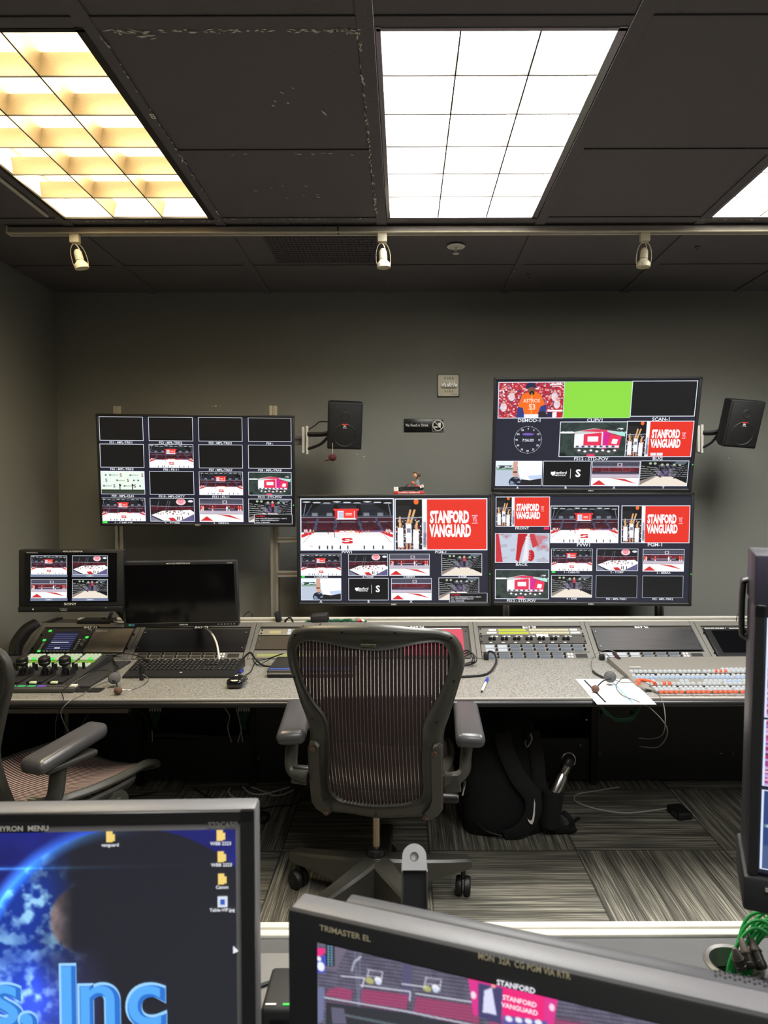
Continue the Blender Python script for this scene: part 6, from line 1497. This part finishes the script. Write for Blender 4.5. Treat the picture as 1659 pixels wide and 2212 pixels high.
FSW = Frame(atY(1150, 1750, 2.966), 0, 0, 0); m = M(); m.prism([FSW.uv(1000 + a / 5.925, 1540 + b / 5.925) for a, b in sw_px], -.0015, .001)
build('tick_mark', m, WHITE, s1, mw=Matrix.Translation(FSW.m.translation - OB_), smooth_=False)
p = atY(1143, 1600, 3.0) - OB_
build('fabric_tag', M().sweep([p + Vector((.006, 0, .03)), p + Vector((.012, 0, .008)), p + Vector((.004, 0, -.012)), p + Vector((-.008, 0, -.028)), p + Vector((-.016, 0, -.012)), p + Vector((-.012, 0, .002))], .005, .0012, n=6), mat('pale_tag', (150, 138, 140), .8), bp_)
# bottle
a0, a1 = atY(1200, 1706, 3.04), atY(1222, 1656, 3.06); ax = (a1 - a0).normalized(); bt_ = thing('steel_bottle', 'stainless steel water bottle leaning out of the backpack side pocket', 'bottle', a0)
build('body', M().lathe([(.028, -.10), (.030, -.095), (.030, .060), (.024, .072), (.024, .074)], (0, 0, 0), ax, 28), STEEL, bt_)
build('neck', M().lathe([(.020, .074), (.0215, .080), (.0215, .112)], (0, 0, 0), ax, 24), STEEL, bt_); build('cap', M().lathe([(.026, .112), (.027, .116), (.026, .142), (.02, .15)], (0, 0, 0), ax, 24), BLK, bt_)
c0_ = ax * .135; sd = Vector((0, -1, 0)).cross(ax).normalized()
build('carry_loop', M().sweep([c0_ + sd * (.030 * math.cos(R(q))) + ax * (.034 * math.sin(R(q))) for q in range(-10, 191, 20)], .0028, n=8, sub=3), STEEL, bt_)

# ------------------------------------------------------------------ near console
NZ = .76
nd = thing('near_console_desk', 'dark grey desk in the foreground with a white aluminium far edge', 'desk', (0, .6, 0))
def ND(n, m, mt, label=None):
    m.bm.transform(Matrix.Translation((0, -.6, 0))); o = build(n, m, mt, nd)
    if label: o['label'] = label
    return o
DG = mat('dark_desk_laminate', (74, 74, 74), .45, .1, .15, 200)
gx, gy, gr_ = .505, 1.072, .036
m = M(); ro = [m.v((x, y, NZ)) for x, y in ((-1.9, .32), (2.6, .32), (2.6, 1.135), (-1.9, 1.135))]; n_ = 28
ri = [m.v((gx + gr_ * math.cos(2 * PI * i / n_), gy + gr_ * math.sin(2 * PI * i / n_), NZ)) for i in range(n_)]
es = [m.bm.edges.new((ro[i], ro[(i + 1) % 4])) for i in range(4)] + [m.bm.edges.new((ri[i], ri[(i + 1) % n_])) for i in range(n_)]
bmesh.ops.triangle_fill(m.bm, use_beauty=True, edges=es)
r_ = bmesh.ops.extrude_face_region(m.bm, geom=m.bm.faces[:]); bmesh.ops.translate(m.bm, vec=(0, 0, -.028), verts=[e for e in r_['geom'] if isinstance(e, bmesh.types.BMVert)])
ND('desktop', m, DG)
ND('far_rail', extrusion(M(), (-1.9, 1.153, NZ + .002), (2.6, 1.153, NZ + .002), .002, .002) if False else M().bx(-1.9, 2.6, 1.135, 1.151, NZ - .03, NZ + .005, .0015, 1).bx(-1.9, 2.6, 1.156, 1.172, NZ - .03, NZ + .005, .0015, 1).bx(-1.9, 2.6, 1.149, 1.158, NZ - .03, NZ + .0005), mat('white_aluminium', (200, 196, 184), .45, .15), 'white aluminium rail along the far edge')
ND('back_panel', M().bx(-1.88, 2.58, 1.105, 1.125, .0, NZ - .03), DARKU)
ND('desk_side', M().bx(-1.9, -1.88, .36, 1.14, 0, NZ - .03), DARKU); ND('desk_side', M().bx(2.58, 2.6, .36, 1.14, 0, NZ - .03), DARKU)
ND('mat_seam', M().box((-.262, 1.06, NZ + .0006), (.0015, .19, .001), rot=(0, 0, -8)), RACKP)
m = M(); m.lathe([(gr_ - .002, -.028), (gr_ - .001, .002), (gr_ + .004, .004), (gr_ + .008, .001)], (gx, gy, NZ), (0, 0, 1), 30, caps=False); ND('grommet_ring', m, mat('grommet_metal', (120, 118, 114), .4, .5))

# near left monitor: blue planet wallpaper
F7 = Frame((-.158 - .2555, .733, 1.150 - .155), 0, 0, 1.6)
t = thing('desk_monitor', 'computer monitor in the lower left foreground with blue planet wallpaper', 'monitor', mw=F7.m, group=None)
W7, H7 = .511, .31
shell = M(); shell.bx(-W7 / 2, W7 / 2, 0, .030, -H7 / 2, H7 / 2, .004, 2)
build('housing', shell, GRYTOP, t); bz = M()
bz.bx(-W7 / 2 + .001, W7 / 2 - .001, -.003, .002, H7 / 2 - .0135, H7 / 2 - .001, .001, 1).bx(-W7 / 2 + .001, W7 / 2 - .001, -.003, .002, -H7 / 2, -H7 / 2 + .016).bx(-W7 / 2 + .001, -W7 / 2 + .015, -.003, .002, -H7 / 2, H7 / 2 - .001).bx(W7 / 2 - .015, W7 / 2 - .001, -.003, .002, -H7 / 2, H7 / 2 - .001)
build('bezel', bz, BLK, t)
xa, za = F7.uv(509, 1791); xb, zb = -W7 / 2 + .0155, -H7 / 2 + .0165
sw7, sh7 = xa - xb, za - zb
def f7(px, py): x, z = F7.uv(px, py); return ((x - xb) / sw7, (za - z) / sh7)
c = Cv(440, 250, (34, 34, 42), 2, f7); n1, n2 = c.noise(9, 5), c.noise(48, 4)
U, V = c.U, c.V; asp = sw7 / sh7
def circ(px, py, rpx):
    cx_, cy_ = f7(px, py); rr_ = abs(f7(px + rpx, py)[0] - cx_); return np.hypot(U - cx_, (V - cy_) / asp) / rr_, cx_, cy_
c.a[:] = np.array((30, 34, 110.)) + (n1[..., None] - .5) * np.array((10, 20, 70))
q_, cx_, cy_ = circ(285, 2112, 328)
xk = (U - cx_) / (q_.max() * 0 + abs(f7(285 + 328, 2112)[0] - cx_))
dark = np.array((36, 36, 44.)) + (1 - np.clip(V, 0, 1))[..., None] * np.array((-4, -4, -2)) 
light = np.clip((-xk - .34 + (n1 - .5) * .25) * 3.0, 0, 1)[..., None]
cl = np.clip((n2 - .46) * 5, 0, 1)[..., None] * np.clip((n1 - .35) * 3, 0, 1)[..., None]
blue = np.array((26, 54, 150.)) * (1 - cl) + np.array((150, 205, 245.)) * cl
planet = dark * (1 - light) + blue * light
rim = np.clip(1 - abs(q_ - 1) * 14, 0, 1)[..., None] * np.clip(-xk + .1, 0, 1)[..., None]
m_ = (q_ < 1)[..., None]; c.a = np.where(m_, planet, c.a) + rim * np.array((60, 150, 235.))
q2, mx_, my_ = circ(186, 1985, 80); xk2 = (U - mx_) / abs(f7(186 + 80, 1985)[0] - mx_)
moon = dark * (1 - np.clip(-xk2 * 1.6 - .55, 0, 1)[..., None]) + (np.array((120, 104, 104.)) * (.55 + n2[..., None])) * np.clip(-xk2 * 1.6 - .55, 0, 1)[..., None]
fade = np.clip((1.0 - q2) * 12, 0, 1)[..., None]; c.a = c.a * (1 - fade) + moon * fade
sh_ = ((q2 < 2.6) & (xk2 > .3))[..., None] * .0; fx, fy = f7(0, 1877); fl = np.exp(-abs(V - fy) * 260) * np.exp(-np.clip(U - fx, 0, 9) * 9); c.a = c.a + fl[..., None] * np.array((60, 150, 190.))
low = np.clip((V - f7(0, 2040)[1]) * 5, 0, 1) * np.clip(1 - abs(U - f7(40, 0)[0]) * 6, 0, 1) * (q_ < 1); c.a = c.a + low[..., None] * (np.array((60, 70, 190.)) * n1[..., None])
def t7(st, px, py, size, xs_, b, c_): u_, v_ = f7(px, py); return (st, u_ - .5, .5 - v_, size, xs_, b, c_)
tx7 = []
for st, px in (('s', 12), (',', 60), ('I', 148), ('n', 215), ('c', 316)):
    tx7 += [t7(st, px, 2157, .335, 1.06, .045, (150, 205, 250)), t7(st, px + 2, 2160, .335, 1.06, .030, (44, 112, 204)), t7(st, px - 3, 2157, .332, 1.0, .008, (84, 166, 240))]
me7 = picmesh('picture_wallpaper', c.img(), tx7, border=None, asp=asp, tres=8)
s = build('screen', M().bx(xb, xa, 0.0002, .002, zb, za), SCRB, t)
o = bpy.data.objects.new('wallpaper', me7); COL.objects.link(o); o.parent = s; o.location = ((xa + xb) / 2, -.0006, (za + zb) / 2); o.scale = (sw7, .0006, sh7)
FOLD = emis('folder_yellow', (246, 214, 120), 1)
for px, py, tx in ((240, 1806, 'vanguard'), (478, 1803, 'WBB 2223'), (480, 1849, 'WBB 2223'), (481, 1897, 'Canon')):
    a, b = F7.uv(px - 9, py - 11), F7.uv(px + 9, py + 11); build('folder_icon', M().bx(a[0], a[0] + .72 * (b[0] - a[0]), -.0022, -.0012, b[1], a[1]).bx(a[0] + .7 * (b[0] - a[0]), b[0], -.0022, -.0012, b[1] + .1 * (a[1] - b[1]), b[1] + .72 * (a[1] - b[1])), FOLD, s); caption(F7, s, tx, px, py + 17, 7, 'icon_name', d=.0025)
a, b = F7.uv(471, 1935), F7.uv(492, 1957); ic = build('file_icon', M().bx(a[0], b[0], -.0022, -.0012, b[1], a[1]), emis('icon_white', (220, 228, 245), 1), s); a, b = F7.uv(477, 1940), F7.uv(487, 1951); build('icon_picture', M().bx(a[0], b[0], -.0030, -.0024, b[1], a[1]), emis('icon_blue', (50, 100, 190), 1), s); caption(F7, s, 'Table-VIP.jpg', 481, 1963, 7, 'icon_name', d=.0025)
x, z = F7.uv(509, 2050); build('mouse_pointer', M().prism([(x - .002, z + .004), (x - .002, z - .003), (x + .003, z - .001)], -.003, -.0012), ETXT, s)
x, z = F7.uv(50, 1784); m = M().text('CHYRON  MENU', 0, 0, .0078, y=-.0036, bold=.02); sx_ = build('name_strip', M().box((0, 0, 0), (.048, .0012, .009)), BLKM, t, (x, -.0033, z)); build('strip_lettering', m, mat('silver_lettering', (190, 186, 176), .5), sx_)
x, z = F7.uv(483, 1779); build('model_lettering', M().text('S22C650', 0, 0, .0085, y=0, bold=.015), mat('faint_lettering', (110, 108, 104), .5), t, (x, -.0034, z))
m = M().box((0, .06, .0), (.10, .06, .10), .01).box((0, .105, -.08), (.05, .03, .28), .008).cyl((0, .09, -.230), (0, .09, -.215), .11, n=36); build('stand', m, BLKM, t)

# near centre monitor (broadcast), turned toward the left
PL = atY(620, 1964, .703); dZ = PL.z; YAW = -20.2
F8 = Frame(PL, 0, 0, YAW)      # origin at its upper left front corner
t = thing('broadcast_monitor', 'angled broadcast monitor in the foreground showing an arena with pink scoreboard', 'monitor', mw=F8.m, group=None)
W8, H8 = .452, .297
build('front_bezel', M().bx(0, W8, 0, .022, -H8, 0, .004, 2), BLKM, t)
build('top_shell', M().bx(.002, W8 - .002, .004, .032, -.03, .0012, .003, 2), GRYTOP, t, None)
build('rear_shell', M().bx(.050, W8 - .012, .030, .046, -H8 + .01, .002, .003, 2).bx(.06, W8 - .04, .045, .085, -H8 + .04, -.030, .008, 2), mat('darker_grey_shell', (70, 70, 72), .45), t)
m = M()
for k in range(14):
    for j in range(2): m.cyl((.398 + k * .0038, .036 + j * .006 + .002 * (k % 2), .0005), (.398 + k * .0038, .036 + j * .006 + .002 * (k % 2), .0028), .0013, n=6)
build('vent_holes', m, RUB, t)
sx0, sx1, sz1, sz0 = .0345, W8 - .0345, -.0255, -.0255 - .208
s = build('screen', M().bx(sx0, sx1, -.0008, .002, sz0, sz1), SCRB, t)
def f8(px, py): x, z = F8.uv(px, py); return ((x - sx0) / (sx1 - sx0), (sz1 - z) / (sz1 - sz0))
c = Cv(430, 242, (92, 90, 108), 2, f8)
def xy(a, b): return (540 + a / 3.607, 1980 + b / 3.607)
n = c.noise(60, 2)
c.poly([(690, 1995), (1700, 2150), (1700, 2400), (690, 2300)], (78, 76, 92))
for k in range(46): c.line(690, 2010 + k * 7.5, 1659, 2120 + k * 9.5, .005, (126, 122, 146), .7)
c.a = c.a * (.86 + .28 * n[..., None])
for x0, x1 in ((876, 868), (1000, 1040), (1180, 1250)): c.poly([(x0, 2030), (x0 + 12, 2032), (x1 + 24, 2160), (x1, 2158)], (84, 82, 112))
c.poly([xy(600, 185), xy(790, 190), xy(680, 420), xy(600, 400)], (110, 102, 120)); c.poly([xy(600, 200), xy(665, 205), xy(665, 385), xy(600, 380)], (28, 26, 40))
for k in range(8):
    for j in range(2): x_, y_ = xy(612 + j * 26, 225 + k * 20); c.rect(x_, y_, x_ + 4, y_ + 3, (130, 190, 210))
c.poly([xy(520, 240), xy(590, 245), xy(598, 270), xy(560, 310), xy(520, 305)], (226, 50, 130)); c.poly([xy(520, 310), xy(598, 300), xy(598, 435), xy(520, 435)], (70, 80, 180)); c.ell(*xy(560, 385), 8, 10, (230, 235, 250)); c.ell(*xy(545, 325), 5, 5, (230, 235, 250))
c.poly([xy(530, 550), xy(590, 545), xy(580, 800), xy(530, 830)], (110, 116, 150))
for a, b in ((820, 860), (865, 855)): c.line(*xy(a, 200), *xy(b, 830), .006, (120, 120, 146), .8)
c.line(*xy(870, 310), *xy(820, 350), .008, (180, 180, 200)); c.line(*xy(820, 350), *xy(800, 420), .008, (170, 170, 190))
# press tables
for a, b, d_ in ((910, 410, 130), (1355, 470, 140), (1890, 560, 140)):
    for q in (0, 45): c.line(*xy(a + 10, b + q), *xy(a + d_, b + 18 + q), .004, (190, 190, 205))
    c.line(*xy(a, b + 90), *xy(a + 25, b), .005, (190, 190, 205)); c.line(*xy(a + d_, b + 18), *xy(a + d_ - 15, b + 110), .005, (190, 190, 205)); c.ell(*xy(a + 30, b + 85), 9, 7, (170, 170, 110)); c.ell(*xy(a + 95, b + 80), 8, 6, (230, 232, 240)); c.ell(*xy(a + 95, b + 100), 6, 5, (200, 210, 230))
SEAT = (160, 74, 112)
blocks = [[(625, 560), (700, 545), (810, 570), (790, 650), (590, 610)], [(880, 560), (1240, 605), (1225, 720), (875, 660)], [(1300, 620), (1780, 690), (1790, 830), (1280, 735)], [(1850, 700), (2600, 830), (2650, 960), (1880, 850)], [(1220, 800), (1700, 860), (1700, 900), (1220, 860)]]
for b in blocks:
    c.poly([xy(*q) for q in b], SEAT); ys = [q[1] for q in b]; xs_ = [q[0] for q in b]
    for k in range(7):
        y0_ = min(ys) + (k + .5) * 24; c.line(*xy(min(xs_) + 10, y0_), *xy(max(xs_), y0_ + (max(xs_) - min(xs_)) * .125), .004, (104, 46, 76), .8)
for a in ([(590, 625), (1230, 735), (1700, 830), (2300, 960)], [(870, 530), (1255, 580), (1250, 650)], [(1300, 595), (1660, 650), (1800, 670)], [(720, 460), (900, 475), (880, 545)], [(1190, 520), (1380, 545)]):
    for p, q in zip(a, a[1:]): c.line(*xy(*p), *xy(*q), .006, (205, 205, 220))
c.poly([xy(600, 660), xy(1240, 750), xy(1700, 850), xy(1700, 1000), xy(600, 1000)], (50, 52, 58)); c.line(*xy(740, 760), *xy(1240, 860), .012, (90, 100, 110))
c.poly([xy(640, 700), xy(740, 710), xy(760, 830), xy(650, 830)], (96, 94, 116))
# scoreboard
def q7(a, b): return (560 + a * .6624, 1900 + b * .6624)
c.poly([q7(655, 292), q7(700, 290), q7(1000, 355), q7(1005, 385), q7(690, 330)], (214, 40, 84)); c.poly([q7(655, 292), q7(672, 290), q7(680, 318), q7(660, 312)], (220, 226, 240)); c.poly([q7(985, 358), q7(1005, 362), q7(1003, 384), q7(985, 382)], (220, 226, 240))
c.poly([q7(683, 322), q7(975, 382), q7(960, 480), q7(700, 440)], (216, 54, 140)); c.poly([q7(715, 335), q7(795, 352), q7(790, 470), q7(716, 445)], (70, 66, 110)); c.poly([q7(735, 360), q7(760, 350), q7(775, 440), q7(730, 430)], (214, 214, 240)); c.poly([q7(795, 352), q7(930, 380), q7(930, 460), q7(795, 440)], (232, 40, 120)); c.poly([q7(795, 440), q7(940, 460), q7(935, 500), q7(795, 480)], (90, 84, 160))
for k in range(4): c.ell(*q7(815 + k * 32, 452 + k * 4), 8, 6, (224, 230, 245))
c.ell(*q7(700, 375), 6, 8, (240, 210, 230)); c.ell(*q7(955, 415), 6, 8, (240, 210, 230)); c.ell(*q7(765, 345), 5, 5, (240, 150, 150))
c.poly([q7(1260, 400), q7(1420, 425), q7(1700, 480), q7(1700, 520), q7(1260, 440)], (104, 100, 124), .5)
a8 = (sx1 - sx0) / (sz1 - sz0)
def tx8(st, px, py, size, xs_, col_, b=.02): u_, v_ = f8(px, py); return (st, u_ - .5, .5 - v_, size, xs_, b, col_)
me8 = picmesh('picture_arena_close', c.img(), [tx8('STANFORD', *q7(838, 346), .034, .95, (240, 240, 250)), tx8('STANFORD', *q7(850, 393), .030, .95, (250, 236, 246)), tx8('VANGUARD', *q7(850, 418), .030, .95, (250, 236, 246))], border=None, asp=a8)
o = bpy.data.objects.new('arena_picture', me8); COL.objects.link(o); o.parent = s; o.location = ((sx0 + sx1) / 2, -.0014, (sz0 + sz1) / 2); o.scale = (sx1 - sx0, .0006, sz1 - sz0)
LET = mat('warm_silver_lettering', (176, 166, 136), .5)
def let8(st, px0, py0, px1, py1, h_, name):
    a, b = F8.uv(px0, py0), F8.uv(px1, py1); m = M(); m.text(st, 0, 0, 1, bold=.015); xs2 = [v_.co.x for v_ in m.bm.verts]; k = (b[0] - a[0]) / (max(xs2) - min(xs2)); m.bm.free()
    m = M(); m.text(st, 0, 0, h_, y=0, xs=k / h_, bold=.015); return build(name, m, LET, t, (((a[0] + b[0]) / 2), -.0006, (a[1] + b[1]) / 2), smooth_=False)
let8('TRIMASTER EL', 691, 2005, 801, 2027, .0082, 'range_lettering'); let8('MON  32A  CG PGM VIA RTR', 1033, 2067, 1232, 2106, .0085, 'position_lettering')
m = M().bx(.10, .34, .046, .075, -H8 - .003, -.12, .004).box((.22, .09, -H8 + .004), (.28, .16, .008), .003); build('foot', m, BLKM, t)
# stand post with round topped steel plate behind it
p = atY(895, 1856, .955); t = thing('monitor_stand_post', 'black upright post with a round topped steel plate behind the angled monitor', 'stand', (p.x, .955, NZ))
h_ = p.z - NZ
pt = [(-.0165, -.014)] + [(.0165 * math.cos(R(a)), .003 + .0165 * math.sin(R(a))) for a in range(180, -1, -12)] + [(.0165, -.014)]
m = M(); m.prism(pt, -.0015, .0015); build('top_plate', m, mat('satin_steel', (112, 112, 112), .55, .4), t, mw=Matrix.Translation((0, 0, h_)) @ Matrix.Rotation(R(-38), 4, 'X'), smooth_=False)
m = M(); m.lathe([(.0035, -.0022), (.0055, -.0026), (.006, -.0015)], (0, 0, .003), (0, 1, 0), 16); build('bolt', m, BLK, t, mw=Matrix.Translation((0, 0, h_)) @ Matrix.Rotation(R(-38), 4, 'X'))
hp = h_ - .014; build('post', M().bx(-.0155, .0155, -.004, .010, .012, hp, .001, 1).bx(-.06, .06, -.05, .09, .0, .012, .002, 1), mat('post_black', (30, 30, 32), .5), t)
build('side_flange', M().bx(-.0180, -.0158, -.008, .012, .012, hp + .002, .0006, 1), STEEL, t); build('side_flange', M().bx(.0158, .0180, -.008, .012, .012, hp + .002, .0006, 1), STEEL, t)

# near right monitor, tall, seen from its left side
BL_ = atY(1611, 1962, .865); F9 = Frame(BL_, 1.6, .8, -21)
t = thing('production_monitor', 'big black monitor at the right edge with a grab handle, its lit screen mostly cropped', 'monitor', mw=F9.m, group=None)
H9 = .440; PUR = mat('aubergine_plastic', (50, 46, 58), .4)
build('housing', M().bx(0, .62, 0, .095, .045, H9 - .065, .003, 2), PUR, t); build('top_block', M().bx(-.001, .621, -.002, .098, H9 - .064, H9, .003, 2), PUR, t)
build('bottom_block', M().bx(-.004, .624, -.006, .110, 0, .044, .004, 2), BLKM, t)
build('front_frame', M().bx(0, .012, -.003, .001, .045, H9 - .06, .001, 1).bx(0, .62, -.003, .001, H9 - .075, H9 - .062), BLK, t)
s = build('screen', M().bx(.012, .60, -.0015, .001, .050, H9 - .075), NAVY, t)
build('lower_trim', M().bx(.02, .6, -.0085, -.005, .030, .034), ALU, t)
cr = picmesh('picture_crowd', crowd(), border=(214, 224, 245), bt=.012, asp=1)
cr2 = picmesh('picture_blue_field', (lambda c: c.poly([(0, .7), (1, .55), (1, 1), (0, 1)], (70, 90, 130)).ell(.12, .45, .1, .03, (200, 240, 230)).img())(Cv(60, 60, (44, 66, 120))), border=(214, 224, 245), bt=.012, asp=1)
for me, z0, z1 in ((cr, .245, .365), (cr, .160, .240), (cr2, .056, .153)):
    o = bpy.data.objects.new('picture_tile', me); COL.objects.link(o); o.parent = s; o.location = (.016 + .10, -.0024, (z0 + z1) / 2); o.scale = (.20, .0006, z1 - z0)
    for k, m2 in enumerate((A_, PR) if z0 > .2 else ((LC, BL) if z0 > .1 else (OB, JU))):
        o = bpy.data.objects.new('picture_tile', m2); COL.objects.link(o); o.parent = s; o.location = (.322 + .186 * k, -.0024, (z0 + z1) / 2); o.scale = (.172, .0006, (z1 - z0) * .94)
m = M().sweep([(.012, .098, .36), (-.002, .125, .365), (-.004, .135, .40), (-.004, .135, .42), (.0, .12, .43), (.012, .098, .432)], .010, .006, n=10); m.bm.free()
m = M().sweep([(.02, .085, .318), (-.001, .090, .321), (-.006, .092, .332), (-.006, .092, .388), (-.001, .090, .398), (.02, .085, .401)], .013, .004, n=12, side=(0, 1, 0)); build('grab_handle', m, BLK, t)
build('stand_column', M().bx(.20, .42, .03, .09, -(BL_.z - NZ) + .014, .0, .005, 2), BLKM, t); build('stand_base', M().bx(.12, .50, -.04, .16, -(BL_.z - NZ) + .007, -(BL_.z - NZ) + .018, .003, 2), BLKM, t)

# green cables and black connectors at the grommet
for k in range(9):
    x_ = gx - .012 + .0045 * k; hh = .055 + .012 * (k % 3); r_ = .0026
    pts = [(x_ - .004, gy - .016 + .003 * (k % 4), NZ - .10), (x_, gy - .006, NZ - .01), (gx + .012 + .005 * k, gy + .006 * (k % 3), NZ + hh * .7), (gx + .035 + .006 * k, gy - .002, NZ + hh), (gx + .055 + .007 * k, gy - .02 - .004 * k, NZ + hh * .8), (gx + .05 + .012 * k, gy - .03 - .002 * k, NZ + .028)]
    cable('green_cable', 'green cables arching out of the desk grommet at lower right', pts, r_, WIREG, n=8, group='green cables from the desk grommet')
for k, (px, py, px2, py2, lab) in enumerate(((1586, 2048, 1601, 2092, 'nearest the grommet'), (1600, 2026, 1622, 2092, 'in the middle of the three'), (1618, 2018, 1646, 2092, 'farthest right of the three'))):
    a, b = zz(px, py, NZ + .040), zz(px2, py2, NZ + .012); t = thing('cable_connector', 'dark ribbed cable connector on the near desk, ' + lab, 'connector', b); d = a - b; l = d.length
    build('boot', M().lathe([(.0085, l * .45), (.0075, l * .55), (.0035, l * .98), (.003, l)], (0, 0, 0), d, 16), mat('taupe_rubber', (84, 76, 70), .5) if k == 0 else bpy.data.materials['taupe_rubber'], t)
    build('shell', M().lathe([(.0085, .0), (.009, .002), (.009, l * .16), (.0082, l * .18), (.0082, l * .44), (.0092, l * .45), (.0092, l * .5)], (0, 0, 0), d, 16), mat('gunmetal_shell', (70, 66, 62), .35, .6) if k == 0 else bpy.data.materials['gunmetal_shell'], t)
# small device and cable between the two near monitors
t = thing('desk_charger', 'small black device with a green light between the two near monitors', 'device', (-.168, .955, NZ))
build('case', M().box((.015, 0, .024), (.075, .085, .046), .006, seg=3), BLKM, t); build('green_light', M().box((.012, -.035, .0478), (.012, .003, .001)), EGRN, t); build('white_mark', M().box((-.010, -.035, .0478), (.014, .0025, .001)), TXTW, t); build('recess', M().box((.015, -.043, .02), (.05, .004, .024), .001), SCRB, t)
build('slot', M().cyl((-.006, -.0446, .010), (-.006, -.0436, .010), .008, n=14), STEEL, t)
cable('desk_cable', 'black cable lying on the near desk between the two monitors', [zz(535, 2140, NZ + .004), zz(580, 2124, NZ + .004), zz(640, 2102, NZ + .004)], .0035, WIREB)
m = M().box((-.20, 1.02, NZ + .001), (.13, .15, .002), .0005); tag(build('desk_mat', m, mat('pale_mat', (112, 110, 106), .6)), 'grey mat on the near desk between the two monitors', 'mat')
